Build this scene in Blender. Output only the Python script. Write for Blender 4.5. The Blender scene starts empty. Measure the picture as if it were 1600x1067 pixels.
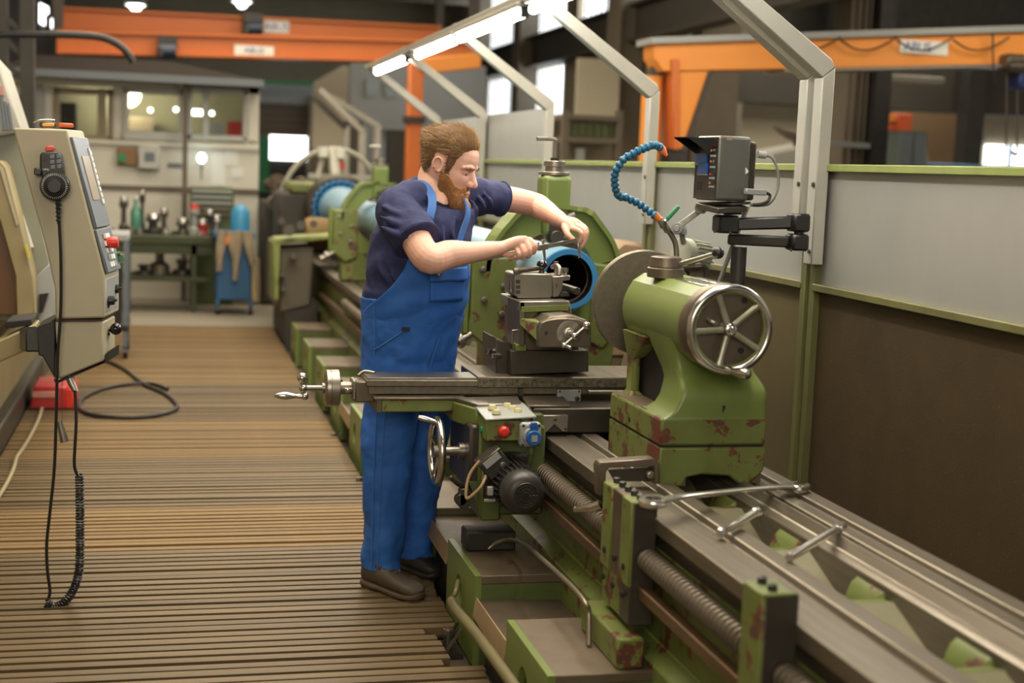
import bpy, bmesh, math, random
import numpy as np
from mathutils import Vector, Matrix, noise
random.seed(7); rng = np.random.default_rng(7)
SC = bpy.context.scene; COL = SC.collection
# ------------------------------------------------------------------ camera, world, light, exposure
CR = Vector((0.97204, -0.23179, 0.03764)); CU = Vector((-0.00824, 0.12653, 0.99193)); CF = Vector((0.23468, 0.96450, -0.12108))
CAMPOS = Vector((0, 0, 1.62)); FPX = 2222.0
cd = bpy.data.cameras.new('camera'); cam = bpy.data.objects.new('camera', cd); COL.objects.link(cam)
cd.sensor_width = 36; cd.lens = FPX / 1600 * 36; cd.clip_end = 200
m = Matrix((CR, CU, -CF)).transposed().to_4x4(); m.translation = CAMPOS; cam.matrix_world = m
cd.dof.use_dof = True; cd.dof.focus_distance = 5.15; cd.dof.aperture_fstop = 1.9
SC.camera = cam
W = bpy.data.worlds.new('world'); SC.world = W; W.use_nodes = True
W.node_tree.nodes['Background'].inputs[0].default_value = (1.0, .93, .82, 1); W.node_tree.nodes['Background'].inputs[1].default_value = .2
def area(name, loc, target, sx, sy, e, col):
    l = bpy.data.lights.new(name, 'AREA'); l.shape = 'RECTANGLE'; l.size = sx; l.size_y = sy; l.energy = e; l.color = col
    o = bpy.data.objects.new(name, l); COL.objects.link(o); o.location = loc
    o.rotation_euler = (Vector(target) - Vector(loc)).to_track_quat('-Z', 'Y').to_euler(); return o
area('skylight_near', (.6, 6.2, 5.3), (.6, 6.6, 0), 4.0, 6.0, 400, (1, .89, .70))
area('skylight_far', (1.0, 16.0, 5.3), (1.0, 16, 0), 5, 9, 520, (1, .87, .66))
area('annex_fill', (9.5, 18.0, 5.3), (9.5, 18.5, 0), 5, 6, 300, (1, .88, .68))  # fill light added to brighten the annex, no roof opening there
area('bay_fill', (7.5, 8.5, 5.3), (7.2, 10.5, 1.5), 4, 4, 300, (1, .88, .68))  # fill light added to brighten the orange jib and the right side
area('side_windows', (6.0, 7.5, 4.3), (0.8, 5.5, 1.0), 7, 1.6, 160, (1, .95, .85))
area('rear_fill', (-1.4, -4.0, 3.6), (1.6, 4.6, .8), 4.0, 2.6, 180, (1, .90, .72))  # unseen frontal fill light added behind the camera
SC.view_settings.view_transform = 'Standard'; SC.view_settings.look = 'None'; SC.view_settings.gamma = 1; SC.view_settings.use_curve_mapping = False
SC.view_settings.exposure = 0.5
SC.cycles.max_bounces = 6; SC.cycles.diffuse_bounces = 3; SC.cycles.glossy_bounces = 3; SC.cycles.transmission_bounces = 4; SC.cycles.transparent_max_bounces = 6
SC.cycles.caustics_reflective = False; SC.cycles.caustics_refractive = False; SC.cycles.sample_clamp_indirect = 4

def P(x, y, X=None, Y=None, Z=None):
    """surveyed point: the sight line through photo point (x, y) met with a plane of known X, Y or Z in the hall"""
    d = CF + CR * ((x - 800) / FPX) + CU * ((533.5 - y) / FPX)
    t = X / d.x if X is not None else (Y / d.y if Y is not None else (Z - 1.62) / d.z)
    return CAMPOS + d * t
# ------------------------------------------------------------------ materials
def mat(name, c, c2=None, scale=6, amt=.6, rough=.5, metal=0, bump=0, bscale=60, chips=None, cth=.62, cscale=9, c4=None, stretch=None, rough2=None, emit=None, estr=0, trans=0, alpha=1, rand=0):
    m = bpy.data.materials.new(name); m.use_nodes = True; nt = m.node_tree; N = nt.nodes; L = nt.links
    b = N['Principled BSDF']; b.inputs['Roughness'].default_value = rough; b.inputs['Metallic'].default_value = metal
    b.inputs['Base Color'].default_value = (*c, 1)
    tc = N.new('ShaderNodeTexCoord'); src = tc.outputs['Object']
    if stretch:
        mp = N.new('ShaderNodeMapping'); mp.inputs['Scale'].default_value = stretch; L.new(src, mp.inputs['Vector']); src = mp.outputs[0]
    col = None
    def noi(s, det=6, ro=.6):
        n = N.new('ShaderNodeTexNoise'); n.inputs['Scale'].default_value = s; n.inputs['Detail'].default_value = det; n.inputs['Roughness'].default_value = ro; L.new(src, n.inputs['Vector']); return n.outputs['Fac']
    def ramp(o, a, bb):
        r = N.new('ShaderNodeMapRange'); r.inputs['From Min'].default_value = a; r.inputs['From Max'].default_value = bb; L.new(o, r.inputs['Value']); return r.outputs[0]
    def mix(f, a, bcol):
        x = N.new('ShaderNodeMix'); x.data_type = 'RGBA'; L.new(f, x.inputs['Factor'])
        for k, q in ((6, a), (7, bcol)):
            if isinstance(q, tuple): x.inputs[k].default_value = (*q, 1)
            else: L.new(q, x.inputs[k])
        return x.outputs[2]
    if c2: 
        f = ramp(noi(scale), .5 - amt * .35, .5 + amt * .35); col = mix(f, c, c2)
        if rough2 is not None:
            r = N.new('ShaderNodeMapRange'); r.inputs['To Min'].default_value = rough; r.inputs['To Max'].default_value = rough2; L.new(f, r.inputs['Value']); L.new(r.outputs[0], b.inputs['Roughness'])
    if chips:
        n1 = noi(cscale, 9, .68); f = ramp(n1, cth, cth + .02)
        col = mix(f, col or c, chips)
        if c4: col = mix(ramp(n1, cth + .05, cth + .07), col, c4)
    if rand:
        oi = N.new('ShaderNodeObjectInfo'); h = N.new('ShaderNodeHueSaturation'); r = N.new('ShaderNodeMapRange')
        r.inputs['To Min'].default_value = 1 - rand; r.inputs['To Max'].default_value = 1 + rand; L.new(oi.outputs['Random'], r.inputs['Value']); L.new(r.outputs[0], h.inputs['Value'])
        if col: L.new(col, h.inputs['Color'])
        else: h.inputs['Color'].default_value = (*c, 1)
        col = h.outputs[0]
    if col: L.new(col, b.inputs['Base Color'])
    if bump:
        bp = N.new('ShaderNodeBump'); bp.inputs['Strength'].default_value = bump; bp.inputs['Distance'].default_value = .004; L.new(noi(bscale, 5, .6), bp.inputs['Height']); L.new(bp.outputs[0], b.inputs['Normal'])
    if emit: b.inputs['Emission Color'].default_value = (*emit, 1); b.inputs['Emission Strength'].default_value = estr
    if trans: b.inputs['Transmission Weight'].default_value = trans
    if alpha < 1: b.inputs['Alpha'].default_value = alpha
    return m
GREEN = mat('green_machine_paint', (.175, .225, .055), (.135, .18, .045), 4, .8, .38, bump=.08, bscale=25, chips=(.10, .035, .02), cth=.70, cscale=7, c4=(.06, .05, .045))
GREENW = mat('worn_green_paint', (.17, .215, .052), (.115, .13, .034), 7, .8, .45, bump=.15, bscale=30, chips=(.13, .035, .02), cth=.555, cscale=9, c4=(.07, .05, .04))
GREEND = mat('oily_green_paint', (.11, .15, .04), (.055, .06, .022), 5, .9, .4, bump=.1, chips=(.05, .03, .018), cth=.64, cscale=8)
GREENL = mat('rail_green_paint', (.26, .31, .09), (.19, .215, .06), 8, .8, .5, chips=(.12, .09, .05), cth=.66)
GREENX = mat('grimy_green_post', (.15, .16, .05), (.07, .055, .025), 6, .9, .5, stretch=(1, 1, .3))
CHROME = mat('chrome_tool', (.82, .80, .76), (.7, .68, .64), 9, .6, .2, .9)
SPOKE = mat('worn_spoke', (.24, .25, .13), (.42, .40, .33), 18, .7, .36, .5)
GREENWW = mat('heavily_chipped_green', (.17, .205, .05), (.13, .13, .035), 8, .8, .5, bump=.2, bscale=30, chips=(.10, .05, .025), cth=.52, cscale=8, c4=(.14, .03, .018))
STEEL = mat('bright_steel', (.62, .60, .57), (.48, .45, .42), 12, .7, .22, 1, bump=.02)
STEELG = mat('ground_steel_way', (.25, .22, .175), (.15, .12, .085), 5, .9, .36, .75, stretch=(9, .5, 9), rough2=.5, bump=.03)
STEELB = mat('brown_oily_steel', (.20, .165, .125), (.11, .085, .06), 6, .9, .36, .7, bump=.05, rough2=.5)
STEELD = mat('dark_oily_steel', (.10, .088, .072), (.055, .046, .037), 6, .9, .38, .6, bump=.06)
STEELM = mat('machined_steel', (.36, .33, .29), (.25, .22, .18), 7, .8, .3, .9, bump=.03, rough2=.42)
BLACK = mat('black_plastic', (.012, .012, .013), rough=.35)
BLACKM = mat('black_painted_metal', (.022, .021, .02), (.04, .035, .03), 9, .6, .42, .2, bump=.05)
RODB = mat('rusty_brown_rod', (.17, .10, .05), (.10, .06, .032), 8, .9, .4, .5)
CAVITY = mat('recess_black', (.012, .010, .008), rough=.8)  # near-black colour puts shade into holes and gaps; some bolts share it
CHIPTRAY = mat('oily_tray_sheet', (.125, .092, .058), (.045, .032, .02), 4, .9, .42, .3, bump=.06, rough2=.6)
RUST = mat('rusty_plate', (.09, .058, .034), (.17, .135, .085), 6, .9, .55, .2, chips=(.12, .05, .03), cth=.6, cscale=6)
ALU = mat('brushed_aluminium_sheet', (.46, .45, .42), (.38, .37, .335), 1.6, .9, .36, .45, stretch=(1, 1, .6), rough2=.46, bump=.02)
GRIME = mat('oil_stained_sheet', (.105, .070, .034), (.058, .040, .022), 2.6, .9, .42, .35, bump=.25, bscale=140, chips=(.30, .22, .11), cth=.655, cscale=95, rough2=.6)
GRIMEL = mat('olive_stained_sheet', (.15, .12, .06), (.11, .085, .045), 2.2, .9, .5, .25, bump=.15, bscale=140)
GREYP = mat('pale_grey_paint', (.40, .385, .33), (.33, .315, .27), 4, .6, .45, bump=.03)
BEIGE = mat('beige_machine_paint', (.41, .365, .25), (.36, .315, .215), 3, .7, .45, bump=.04)
BEIGEY = mat('yellowed_machine_paint', (.29, .235, .115), (.21, .17, .085), 4, .8, .5, chips=(.10, .07, .04), cth=.68)
GREYB = mat('blue_grey_panel', (.13, .15, .17), rough=.4)
PANELG = mat('grey_panel_light', (.30, .31, .30), rough=.4)
GLASSG = mat('machine_window_tint', (.20, .21, .165), (.26, .26, .2), 2, .8, .12)
BROWNW = mat('brown_guard_window', (.11, .05, .018), rough=.3)
RED = mat('red_plastic', (.62, .035, .02), rough=.35)
REDP = mat('red_paint', (.42, .03, .03), rough=.4)
BLUE = mat('blue_plastic', (.02, .10, .34), rough=.35)
PIPEB = mat('blue_pipe_paint', (.035, .20, .47), (.05, .26, .52), 6, .7, .4)
PIPEL = mat('pale_blue_pipe_skin', (.32, .45, .55), (.14, .32, .46), 2.5, .9, .35, stretch=(1, .35, 1), bump=.04)
BORE = mat('pipe_bore', (.05, .04, .03), (.02, .016, .013), 6, .9, .4, .7)
HOSEB = mat('blue_segment_hose', (.012, .10, .20), (.02, .15, .27), 20, .6, .4)
ORANGEP = mat('orange_plastic', (.80, .20, .05), rough=.45)
GREENV = mat('green_valve_grip', (.02, .24, .09), rough=.4)
ORANGE = mat('orange_crane_paint', (.80, .30, .05), (.68, .235, .035), 1.2, .7, .45)
ORANGER = mat('red_orange_crane_paint', (.50, .105, .02), (.58, .17, .03), .7, .9, .45)
WHITE = mat('white_sign', (.72, .72, .68), rough=.5)
INK = mat('blue_ink', (.03, .07, .28), rough=.5)
INKD = mat('dark_ink', (.02, .02, .02), rough=.6)
YELLOWB = mat('pale_yellow_button', (.50, .46, .25), rough=.45)
CREAM = mat('cream_wall', (.50, .45, .34), (.43, .39, .29), 1.2, .7, .7)
CREAMD = mat('dull_cream_wall', (.30, .255, .17), (.23, .19, .125), 1, .8, .7)
WALLW = mat('pale_wall', (.52, .52, .48), (.45, .45, .42), 1, .7, .7)
CONC = mat('concrete_column', (.16, .13, .095), (.11, .09, .065), 2, .8, .75)
CONCD = mat('concrete_floor', (.27, .235, .18), (.20, .175, .135), 1.5, .9, .7)
PIT = mat('pit_floor', (.055, .04, .026), (.10, .075, .045), 8, .9, .8, bump=.4)
DARK = mat('dark_ironwork', (.03, .026, .02), (.05, .042, .033), 2, .8, .6)
CEIL = mat('dark_ceiling', (.085, .065, .045), (.055, .043, .03), .8, .8, .85)
ROOFD = mat('dark_roof_sheet', (.026, .021, .018), rough=.95)
WOOD = mat('oiled_duckboard', (.165, .115, .058), (.095, .064, .032), 5, .9, .5, stretch=(.35, 3, 3), bump=.3, bscale=40, chips=(.34, .25, .13), cth=.70, cscale=16, rand=.16)
WOODL = mat('dusty_duckboard', (.23, .148, .068), (.155, .10, .045), 5, .9, .6, stretch=(.35, 3, 3), bump=.3, bscale=40, chips=(.40, .28, .14), cth=.66, cscale=16, rand=.12)
CHIPS = mat('swarf_dust', (.20, .135, .06), (.13, .085, .04), 20, .9, .7, bump=.4)
GLOW = mat('daylight_glazing', (.9, .95, 1), emit=(.93, .97, 1.0), estr=3.2)
TUBE = mat('fluorescent_tube', (1, 1, 1), emit=(1, .97, .90), estr=30)
LAMPW = mat('lamp_glow', (1, 1, 1), emit=(1, .96, .85), estr=5)
SKIN = mat('skin', (.78, .475, .365), (.69, .37, .275), 14, .7, .5, bump=.06, bscale=160)
SKIN.node_tree.nodes['Principled BSDF'].inputs['Subsurface Weight'].default_value = .12
SKIN.node_tree.nodes['Principled BSDF'].inputs['Subsurface Radius'].default_value = (.012, .005, .003)
HAIRD = mat('dark_scalp_hair', (.12, .062, .024), (.19, .10, .042), 40, .9, .6)
HAIR = mat('ginger_blond_hair', (.27, .15, .058), (.50, .31, .145), 60, .9, .45, rand=.1)
BEARD = mat('ginger_beard_hair', (.36, .15, .045), (.56, .29, .115), 60, .9, .5)
SHIRT = mat('navy_cotton', (.016, .020, .078), (.022, .027, .094), 30, .5, .85, bump=.1, bscale=300)
OVERALL = mat('blue_work_cotton', (.017, .10, .40), (.026, .135, .48), 12, .7, .75, bump=.15, bscale=250)
SEAM = mat('pale_blue_stitch', (.05, .15, .40), rough=.8)
SHOE = mat('dusty_brown_leather', (.055, .040, .026), (.10, .075, .05), 10, .8, .6, bump=.2)
SHOED = mat('black_leather', (.018, .015, .013), rough=.6)
SOLE = mat('tan_shoe_sole', (.14, .09, .05), (.05, .035, .025), 14, .8, .7)
EYEW = mat('eye_white', (.6, .55, .5), rough=.2)
RAG = mat('pale_rag', (.36, .29, .2), (.22, .165, .11), 6, .8, .9)
BLUET = mat('blue_trolley_paint', (.03, .115, .25), rough=.45)
GLASS = mat('pane_glass', (.85, .9, .88), rough=.03, trans=1)
GLASS.node_tree.nodes['Principled BSDF'].inputs['IOR'].default_value = 1.04
for q, v in ((ROOFD, .05), (WOOD, .25), (WOODL, .2), (CEIL, .1), (GRIMEL, .3)): q.node_tree.nodes['Principled BSDF'].inputs['Specular IOR Level'].default_value = v
CHUTE = mat('dusty_chute_paint', (.25, .22, .145), (.17, .16, .085), 6, .8, .6)
# ------------------------------------------------------------------ geometry helpers
def V(*a): return Vector(a)
def frame(d):
    d = Vector(d).normalized(); u = d.cross(V(0, 0, 1)) if abs(d.z) < .95 else d.cross(V(1, 0, 0)); u.normalize(); return u, d.cross(u) * -1, d
class G:
    def __init__(s): s.v = []; s.f = []
    def add(s, vs, fs):
        k = len(s.v); s.v += [tuple(q) for q in vs]; s.f += [tuple(i + k for i in f) for f in fs]; return s
    def hexa(s, p): return s.add(p, [(0, 3, 2, 1), (4, 5, 6, 7), (0, 1, 5, 4), (1, 2, 6, 5), (2, 3, 7, 6), (3, 0, 4, 7)])
    def box(s, x0, x1, y0, y1, z0, z1): return s.hexa([(x0, y0, z0), (x1, y0, z0), (x1, y1, z0), (x0, y1, z0), (x0, y0, z1), (x1, y0, z1), (x1, y1, z1), (x0, y1, z1)])
    def bar(s, a, b, w, h, up=(0, 0, 1)):
        a = Vector(a); b = Vector(b); d = (b - a).normalized(); u = d.cross(Vector(up)).normalized(); n = u.cross(d)
        q = [a - u * w / 2 - n * h / 2, a + u * w / 2 - n * h / 2, b + u * w / 2 - n * h / 2, b - u * w / 2 - n * h / 2]
        return s.hexa(q + [x + n * h for x in q])
    def prism(s, poly, d):
        n = len(poly); d = Vector(d); a = [Vector(q) for q in poly]
        return s.add(a + [q + d for q in a], [tuple(range(n))[::-1], tuple(range(n, 2 * n))] + [(i, (i + 1) % n, n + (i + 1) % n, n + i) for i in range(n)])
    def rev(s, prof, o, ax, n=32, a0=0, a1=None):
        u, w, d = frame(ax); o = Vector(o); k = len(prof); vs = []; full = a1 is None; a1 = a0 + 2 * math.pi if full else a1; nn = n if full else n + 1
        for i in range(nn):
            t = a0 + (a1 - a0) * i / n; e = u * math.cos(t) + w * math.sin(t)
            vs += [o + e * r + d * h for r, h in prof]
        fs = [(i * k + j, ((i + 1) % nn) * k + j, ((i + 1) % nn) * k + j + 1, i * k + j + 1) for i in range(n) for j in range(k - 1)]
        return s.add(vs, fs)
    def cyl(s, a, b, r, r2=None, n=24):
        a = Vector(a); b = Vector(b); L = (b - a).length; r2 = r if r2 is None else r2
        return s.rev([(1e-5, 0), (r, 0), (r2, L), (1e-5, L)], a, b - a, n)
    def tube(s, pts, r, n=10, closed=False, caps=True):
        pts = [Vector(q) for q in pts]; m = len(pts); rr = r if isinstance(r, (list, tuple)) else [r] * m; vs = []
        t0 = None; u = None
        for i in range(m):
            if closed: t = pts[(i + 1) % m] - pts[i - 1]
            else: t = pts[min(i + 1, m - 1)] - pts[max(i - 1, 0)]
            t.normalize()
            if u is None: u = frame(t)[0]
            else: u = (u - t * u.dot(t)); u.normalize()
            w = t.cross(u)
            vs += [pts[i] + (u * math.cos(2 * math.pi * j / n) + w * math.sin(2 * math.pi * j / n)) * rr[i] for j in range(n)]
        fs = [(i * n + j, i * n + (j + 1) % n, ((i + 1) % m) * n + (j + 1) % n, ((i + 1) % m) * n + j) for i in range(m if closed else m - 1) for j in range(n)]
        if caps and not closed: fs += [tuple(range(n))[::-1], tuple(range((m - 1) * n, m * n))]
        return s.add(vs, fs)
    def limb(s, pts, rr, n=16, sub=4):
        """closed round-ended tapering limb through joints"""
        p, r = spline(pts, sub, rr)
        a = (p[0] - p[1]).normalized(); b = (p[-1] - p[-2]).normalized()
        pp = [p[0] + a * r[0] * .95, p[0] + a * r[0] * .7] + p + [p[-1] + b * r[-1] * .7, p[-1] + b * r[-1] * .95]
        return s.tube(pp, [r[0] * .3, r[0] * .72] + r + [r[-1] * .72, r[-1] * .3], n)
    def sph(s, c, r, n=16, sc=(1, 1, 1), rot=None):
        c = Vector(c); k = n // 2; vs = []
        for i in range(k + 1):
            ph = math.pi * i / k
            for j in range(n):
                q = V(math.sin(ph) * math.cos(2 * math.pi * j / n) * r * sc[0], math.sin(ph) * math.sin(2 * math.pi * j / n) * r * sc[1], math.cos(ph) * r * sc[2])
                if rot: q = rot @ q
                vs.append(c + q)
        return s.add(vs, [(i * n + j, (i + 1) * n + j, (i + 1) * n + (j + 1) % n, i * n + (j + 1) % n) for i in range(k) for j in range(n)])
    def torus(s, c, ax, R, r, n=40, m=12, sy=1):
        return s.rev([(R + r * math.cos(2 * math.pi * j / m), r * sy * math.sin(2 * math.pi * j / m)) for j in range(m + 1)], c, ax, n)
    def loft(s, rings, caps=True):
        n = len(rings[0]); m = len(rings); vs = [q for r in rings for q in r]
        fs = [(i * n + j, i * n + (j + 1) % n, (i + 1) * n + (j + 1) % n, (i + 1) * n + j) for i in range(m - 1) for j in range(n)]
        if caps: fs += [tuple(range(n))[::-1], tuple(range((m - 1) * n, m * n))]
        return s.add(vs, fs)
def spline(pts, sub=4, vals=None):
    p = [Vector(q) for q in pts]; out = []; vo = []; n = len(p)
    for i in range(n - 1):
        a, b, c, d = p[max(i - 1, 0)], p[i], p[i + 1], p[min(i + 2, n - 1)]
        for k in range(sub):
            t = k / sub; out.append(.5 * ((2 * b) + (c - a) * t + (2 * a - 5 * b + 4 * c - d) * t * t + (3 * b - a - 3 * c + d) * t ** 3))
            if vals: vo.append(vals[i] + (vals[i + 1] - vals[i]) * (3 * t * t - 2 * t ** 3))
    out.append(p[-1])
    if vals: vo.append(vals[-1]); return out, vo
    return out
def ob(name, g, m, parent=None, bevel=0, ang=35, seg=1, fix=True):
    me = bpy.data.meshes.new(name); off = parent.get('_o') if parent else None
    vs = g.v
    if parent is not None:
        w = Vector(parent['_w']); vs = [(a - w.x, b - w.y, c - w.z) for a, b, c in vs]; base = w
    else:
        a = np.array(vs); base = Vector((float((a[:, 0].min() + a[:, 0].max()) / 2), float((a[:, 1].min() + a[:, 1].max()) / 2), float(a[:, 2].min()))); vs = [(p[0] - base.x, p[1] - base.y, p[2] - base.z) for p in vs]
    me.from_pydata(vs, [], g.f)
    if fix:
        bm = bmesh.new(); bm.from_mesh(me); bmesh.ops.remove_doubles(bm, verts=bm.verts, dist=2e-5); bmesh.ops.recalc_face_normals(bm, faces=bm.faces); bm.to_mesh(me); bm.free()
    me.polygons.foreach_set('use_smooth', [True] * len(me.polygons)); me.set_sharp_from_angle(angle=math.radians(ang))
    me.materials.append(m); o = bpy.data.objects.new(name, me); COL.objects.link(o)
    if parent is not None: o.parent = parent; o['_w'] = [base.x, base.y, base.z]
    else: o.location = base; o['_w'] = [base.x, base.y, base.z]
    if bevel:
        b = o.modifiers.new('bevel', 'BEVEL'); b.width = bevel; b.segments = seg; b.limit_method = 'ANGLE'; b.angle_limit = math.radians(40)
    return o
def thing(name, label, cat, loc, group=None):
    o = bpy.data.objects.new(name, None); COL.objects.link(o); o.location = loc; o.empty_display_size = .1; o['_w'] = list(loc)
    o['label'] = label; o['category'] = cat
    if group: o['group'] = group
    return o
def tag(o, label, cat, group=None):
    o['label'] = label; o['category'] = cat
    if group: o['group'] = group
    return o
def struct(name, g, m, bevel=0, label=None, cat=None):
    o = ob(name, g, m, None, bevel); o['kind'] = 'structure'
    if label: o['label'] = label
    if cat: o['category'] = cat
    return o
def text(name, s, size, m, parent, loc, xdir, updir, ext=.0008):
    c = bpy.data.curves.new(name, 'FONT'); c.body = s; c.size = size; c.extrude = ext; c.align_x = 'CENTER'; c.align_y = 'CENTER'
    tmp = bpy.data.objects.new('tmp', c); COL.objects.link(tmp); bpy.context.view_layer.update(); dg = bpy.context.evaluated_depsgraph_get(); me = bpy.data.meshes.new_from_object(tmp.evaluated_get(dg)); bpy.data.objects.remove(tmp); me.materials.clear(); me.materials.append(m)
    o = bpy.data.objects.new(name, me); COL.objects.link(o); o.parent = parent
    x = Vector(xdir).normalized(); y = Vector(updir); y = (y - x * y.dot(x)).normalized(); z = x.cross(y)
    M = Matrix((x, y, z)).transposed().to_4x4(); M.translation = Vector(loc) - Vector(parent['_w']); o.matrix_local = M; return o
def bolt(g, p, ax, r=.008, h=.008): g.rev([(1e-5, h), (r * .45, h), (r * .45, h * .6), (r * .55, h * .6), (r * .6, h), (r, h * .9), (r, 0)], p, ax, 10)
# ------------------------------------------------------------------ the hall
struct('floor', G().box(-3.4, 18, -6, 13.9, -.25, -.075), PIT)
struct('floor_concrete', G().box(-3.4, 18, 13.9, 36, -.25, 0.0), CONCD)
struct('wall_left', G().box(-3.6, -3.4, -6, 36, -.2, 5.6), CREAMD)
struct('wall_back', G().box(-3.6, 6.7, 34, 34.2, -.2, 5.6), CREAMD)
g = G()                                                     # side wall with its window bays
g.box(6.5, 6.7, 18.2, 34, -.2, 2.2); g.box(6.5, 6.7, 18.2, 34, 3.42, 4.0)
for y0, y1 in ((18.2, 23.7), (26.6, 26.9), (30.2, 34)): g.box(6.5, 6.7, y0, y1, 2.2, 3.45)
g.box(6.5, 6.7, 23.7, 30.2, 2.2, 2.57)
g.box(6.5, 6.7, 18.2, 34, 5.45, 5.6)
for y0, y1 in ((20.0, 20.3), (23.0, 23.7), (26.4, 26.9), (31.5, 34), (18.2, 18.5)): g.box(6.5, 6.7, y0, y1, 4.0, 5.45)
struct('wall_right', g, CREAMD)
n = 1
for y0, y1, z0, z1 in ((23.7, 26.6, 2.57, 3.42), (26.9, 30.2, 2.57, 3.42), (18.5, 20.0, 4.0, 5.45), (20.3, 23.0, 4.0, 5.45), (23.7, 26.4, 4.0, 5.45), (26.9, 31.5, 4.0, 5.45)):
    w = struct('window_%d' % n, G().box(6.6, 6.64, y0, y1, z0, z1), GLOW); n += 1
    q = G()
    for k in range(int((y1 - y0) / .28)): q.box(6.52, 6.57, y0 + .14 + k * .28, y0 + .16 + k * .28, z0, z1)
    ob('glazing_bar', q, PANELG, w)
struct('wall_annex_back', G().box(6.7, 18, 24, 24.2, -.2, 5.6), CREAMD)
for x0, x1 in ((13.44, 14.36), (14.76, 16.6)):
    w = struct('window_%d' % n, G().box(x0, x1, 23.9, 23.98, 1.99, 2.38), GLOW); n += 1
    q = G()
    for k in range(1, 4): q.box(x0 + (x1 - x0) * k / 4 - .03, x0 + (x1 - x0) * k / 4 + .03, 23.84, 23.9, 1.99, 2.38)
    q.box(x0 - .05, x1 + .05, 23.82, 23.9, 1.90, 1.99); ob('window_frame', q, BLUET, w)
c = struct('ceiling', G().box(-3.6, 18, -6, 36, 5.6, 5.8), CEIL)
for k in range(7):                                         # roof joists
    y = 9.5 + k * 3.6
    g = G().box(-3.4, 18, y - .09, y + .09, 5.15, 5.6).box(-3.4, 18, y - .2, y + .2, 5.12, 5.17); ob('joist', g, DARK if k % 2 else CONC, c)
for x in (-2.2, .6, 3.4): ob('purlin', G().box(x - .06, x + .06, -6, 34, 5.42, 5.6), DARK, c)
g = G().box(6.2, 6.5, 9, 34, 3.42, 3.47).box(6.2, 6.5, 9, 34, 3.92, 3.96).box(6.32, 6.38, 9, 34, 3.45, 3.94); tag(struct('trim_1', g, DARK), 'dark steel crane runway girder below the upper windows', 'girder')
k = 0
for y, x, w_ in ((19.6, 6.1, .5), (25.5, 6.1, .4), (29.6, 6.1, .4)):
    k += 1; struct('column_%d' % k, G().box(x, x + .35, y - w_ / 2, y + w_ / 2, -.2, 5.4).box(x - .03, x + .0, y - w_ / 2 - .06, y + w_ / 2 + .06, -.2, 5.4), CONC)
a = P(1322, 150, Y=14.5); b = P(1368, 150, Y=14.5)
g = G().box(a.x, b.x, 14.5, 14.9, -.2, 5.6)
for t in (.18, .42, .62, .85): g.box(a.x + (b.x - a.x) * t - .012, a.x + (b.x - a.x) * t + .012, 14.44, 14.5, -.2, 5.6)
struct('column_4', g, CONC, .01); struct('column_5', G().box(P(1368, 150, Y=14.3).x, P(1392, 150, Y=14.3).x, 14.3, 14.6, -.2, 5.6), BLACKM)
struct('column_6', G().box(P(1508, 220, Y=20).x, P(1535, 220, Y=20).x, 20, 20.3, -.2, 5.6), BLACKM)
struct('column_7', G().box(P(1090, 200, Y=18).x, P(1150, 200, Y=18).x, 18, 18.4, -.2, 5.6), CONC)
struct('trim_2', G().box(6.7, 18, 15.5, 15.9, 3.2, 4.4), BLACKM); struct('trim_3', G().box(6.7, 18, 20.5, 20.8, 2.75, 3.5), DARK)
struct('wall_annex_panel', G().box(P(1160, 150, Y=21).x, P(1330, 150, Y=21).x, 21, 21.1, -.2, 2.9), CREAM)
struct('wall_annex_board', G().box(P(1400, 150, Y=22).x, P(1508, 150, Y=22).x, 22, 22.08, 1.95, 2.8), mat('tan_board', (.36, .235, .13), rough=.7))
# ------------------------------------------------------------------ duckboard floor, one slat at a time
slat = G().box(-.5, .5, -.0215, .0215, -.03, 0)
sm = {}
def slatmesh(mm):
    if mm.name not in sm:
        me = bpy.data.meshes.new('slat'); me.from_pydata(slat.v, [], slat.f); me.materials.append(mm); sm[mm.name] = me
    return sm[mm.name]
secs = [(2.5, 4.02, WOOD, 0), (4.02, 5.90, WOOD, 0), (5.90, 6.66, WOODL, 1), (6.66, 7.74, WOOD, 0), (7.74, 8.9, WOODL, 1), (8.9, 10.3, WOOD, 1), (10.3, 12.2, WOODL, 1), (12.2, 13.88, WOODL, 1)]
names = ['nearest dark wooden duckboard with wide open gaps at the bottom edge of the picture', 'dark duckboard the man stands on, black gaps between slats', 'dusty pale duckboard just behind the man, gaps filled with swarf',
         'dark striped duckboard under the hanging cable coil top', 'brown dusty duckboard beside the red tool case', 'duckboard with the looped black cable lying on it', 'far pale duckboard below the beige control panel', 'farthest duckboard ending at the concrete floor']
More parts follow.
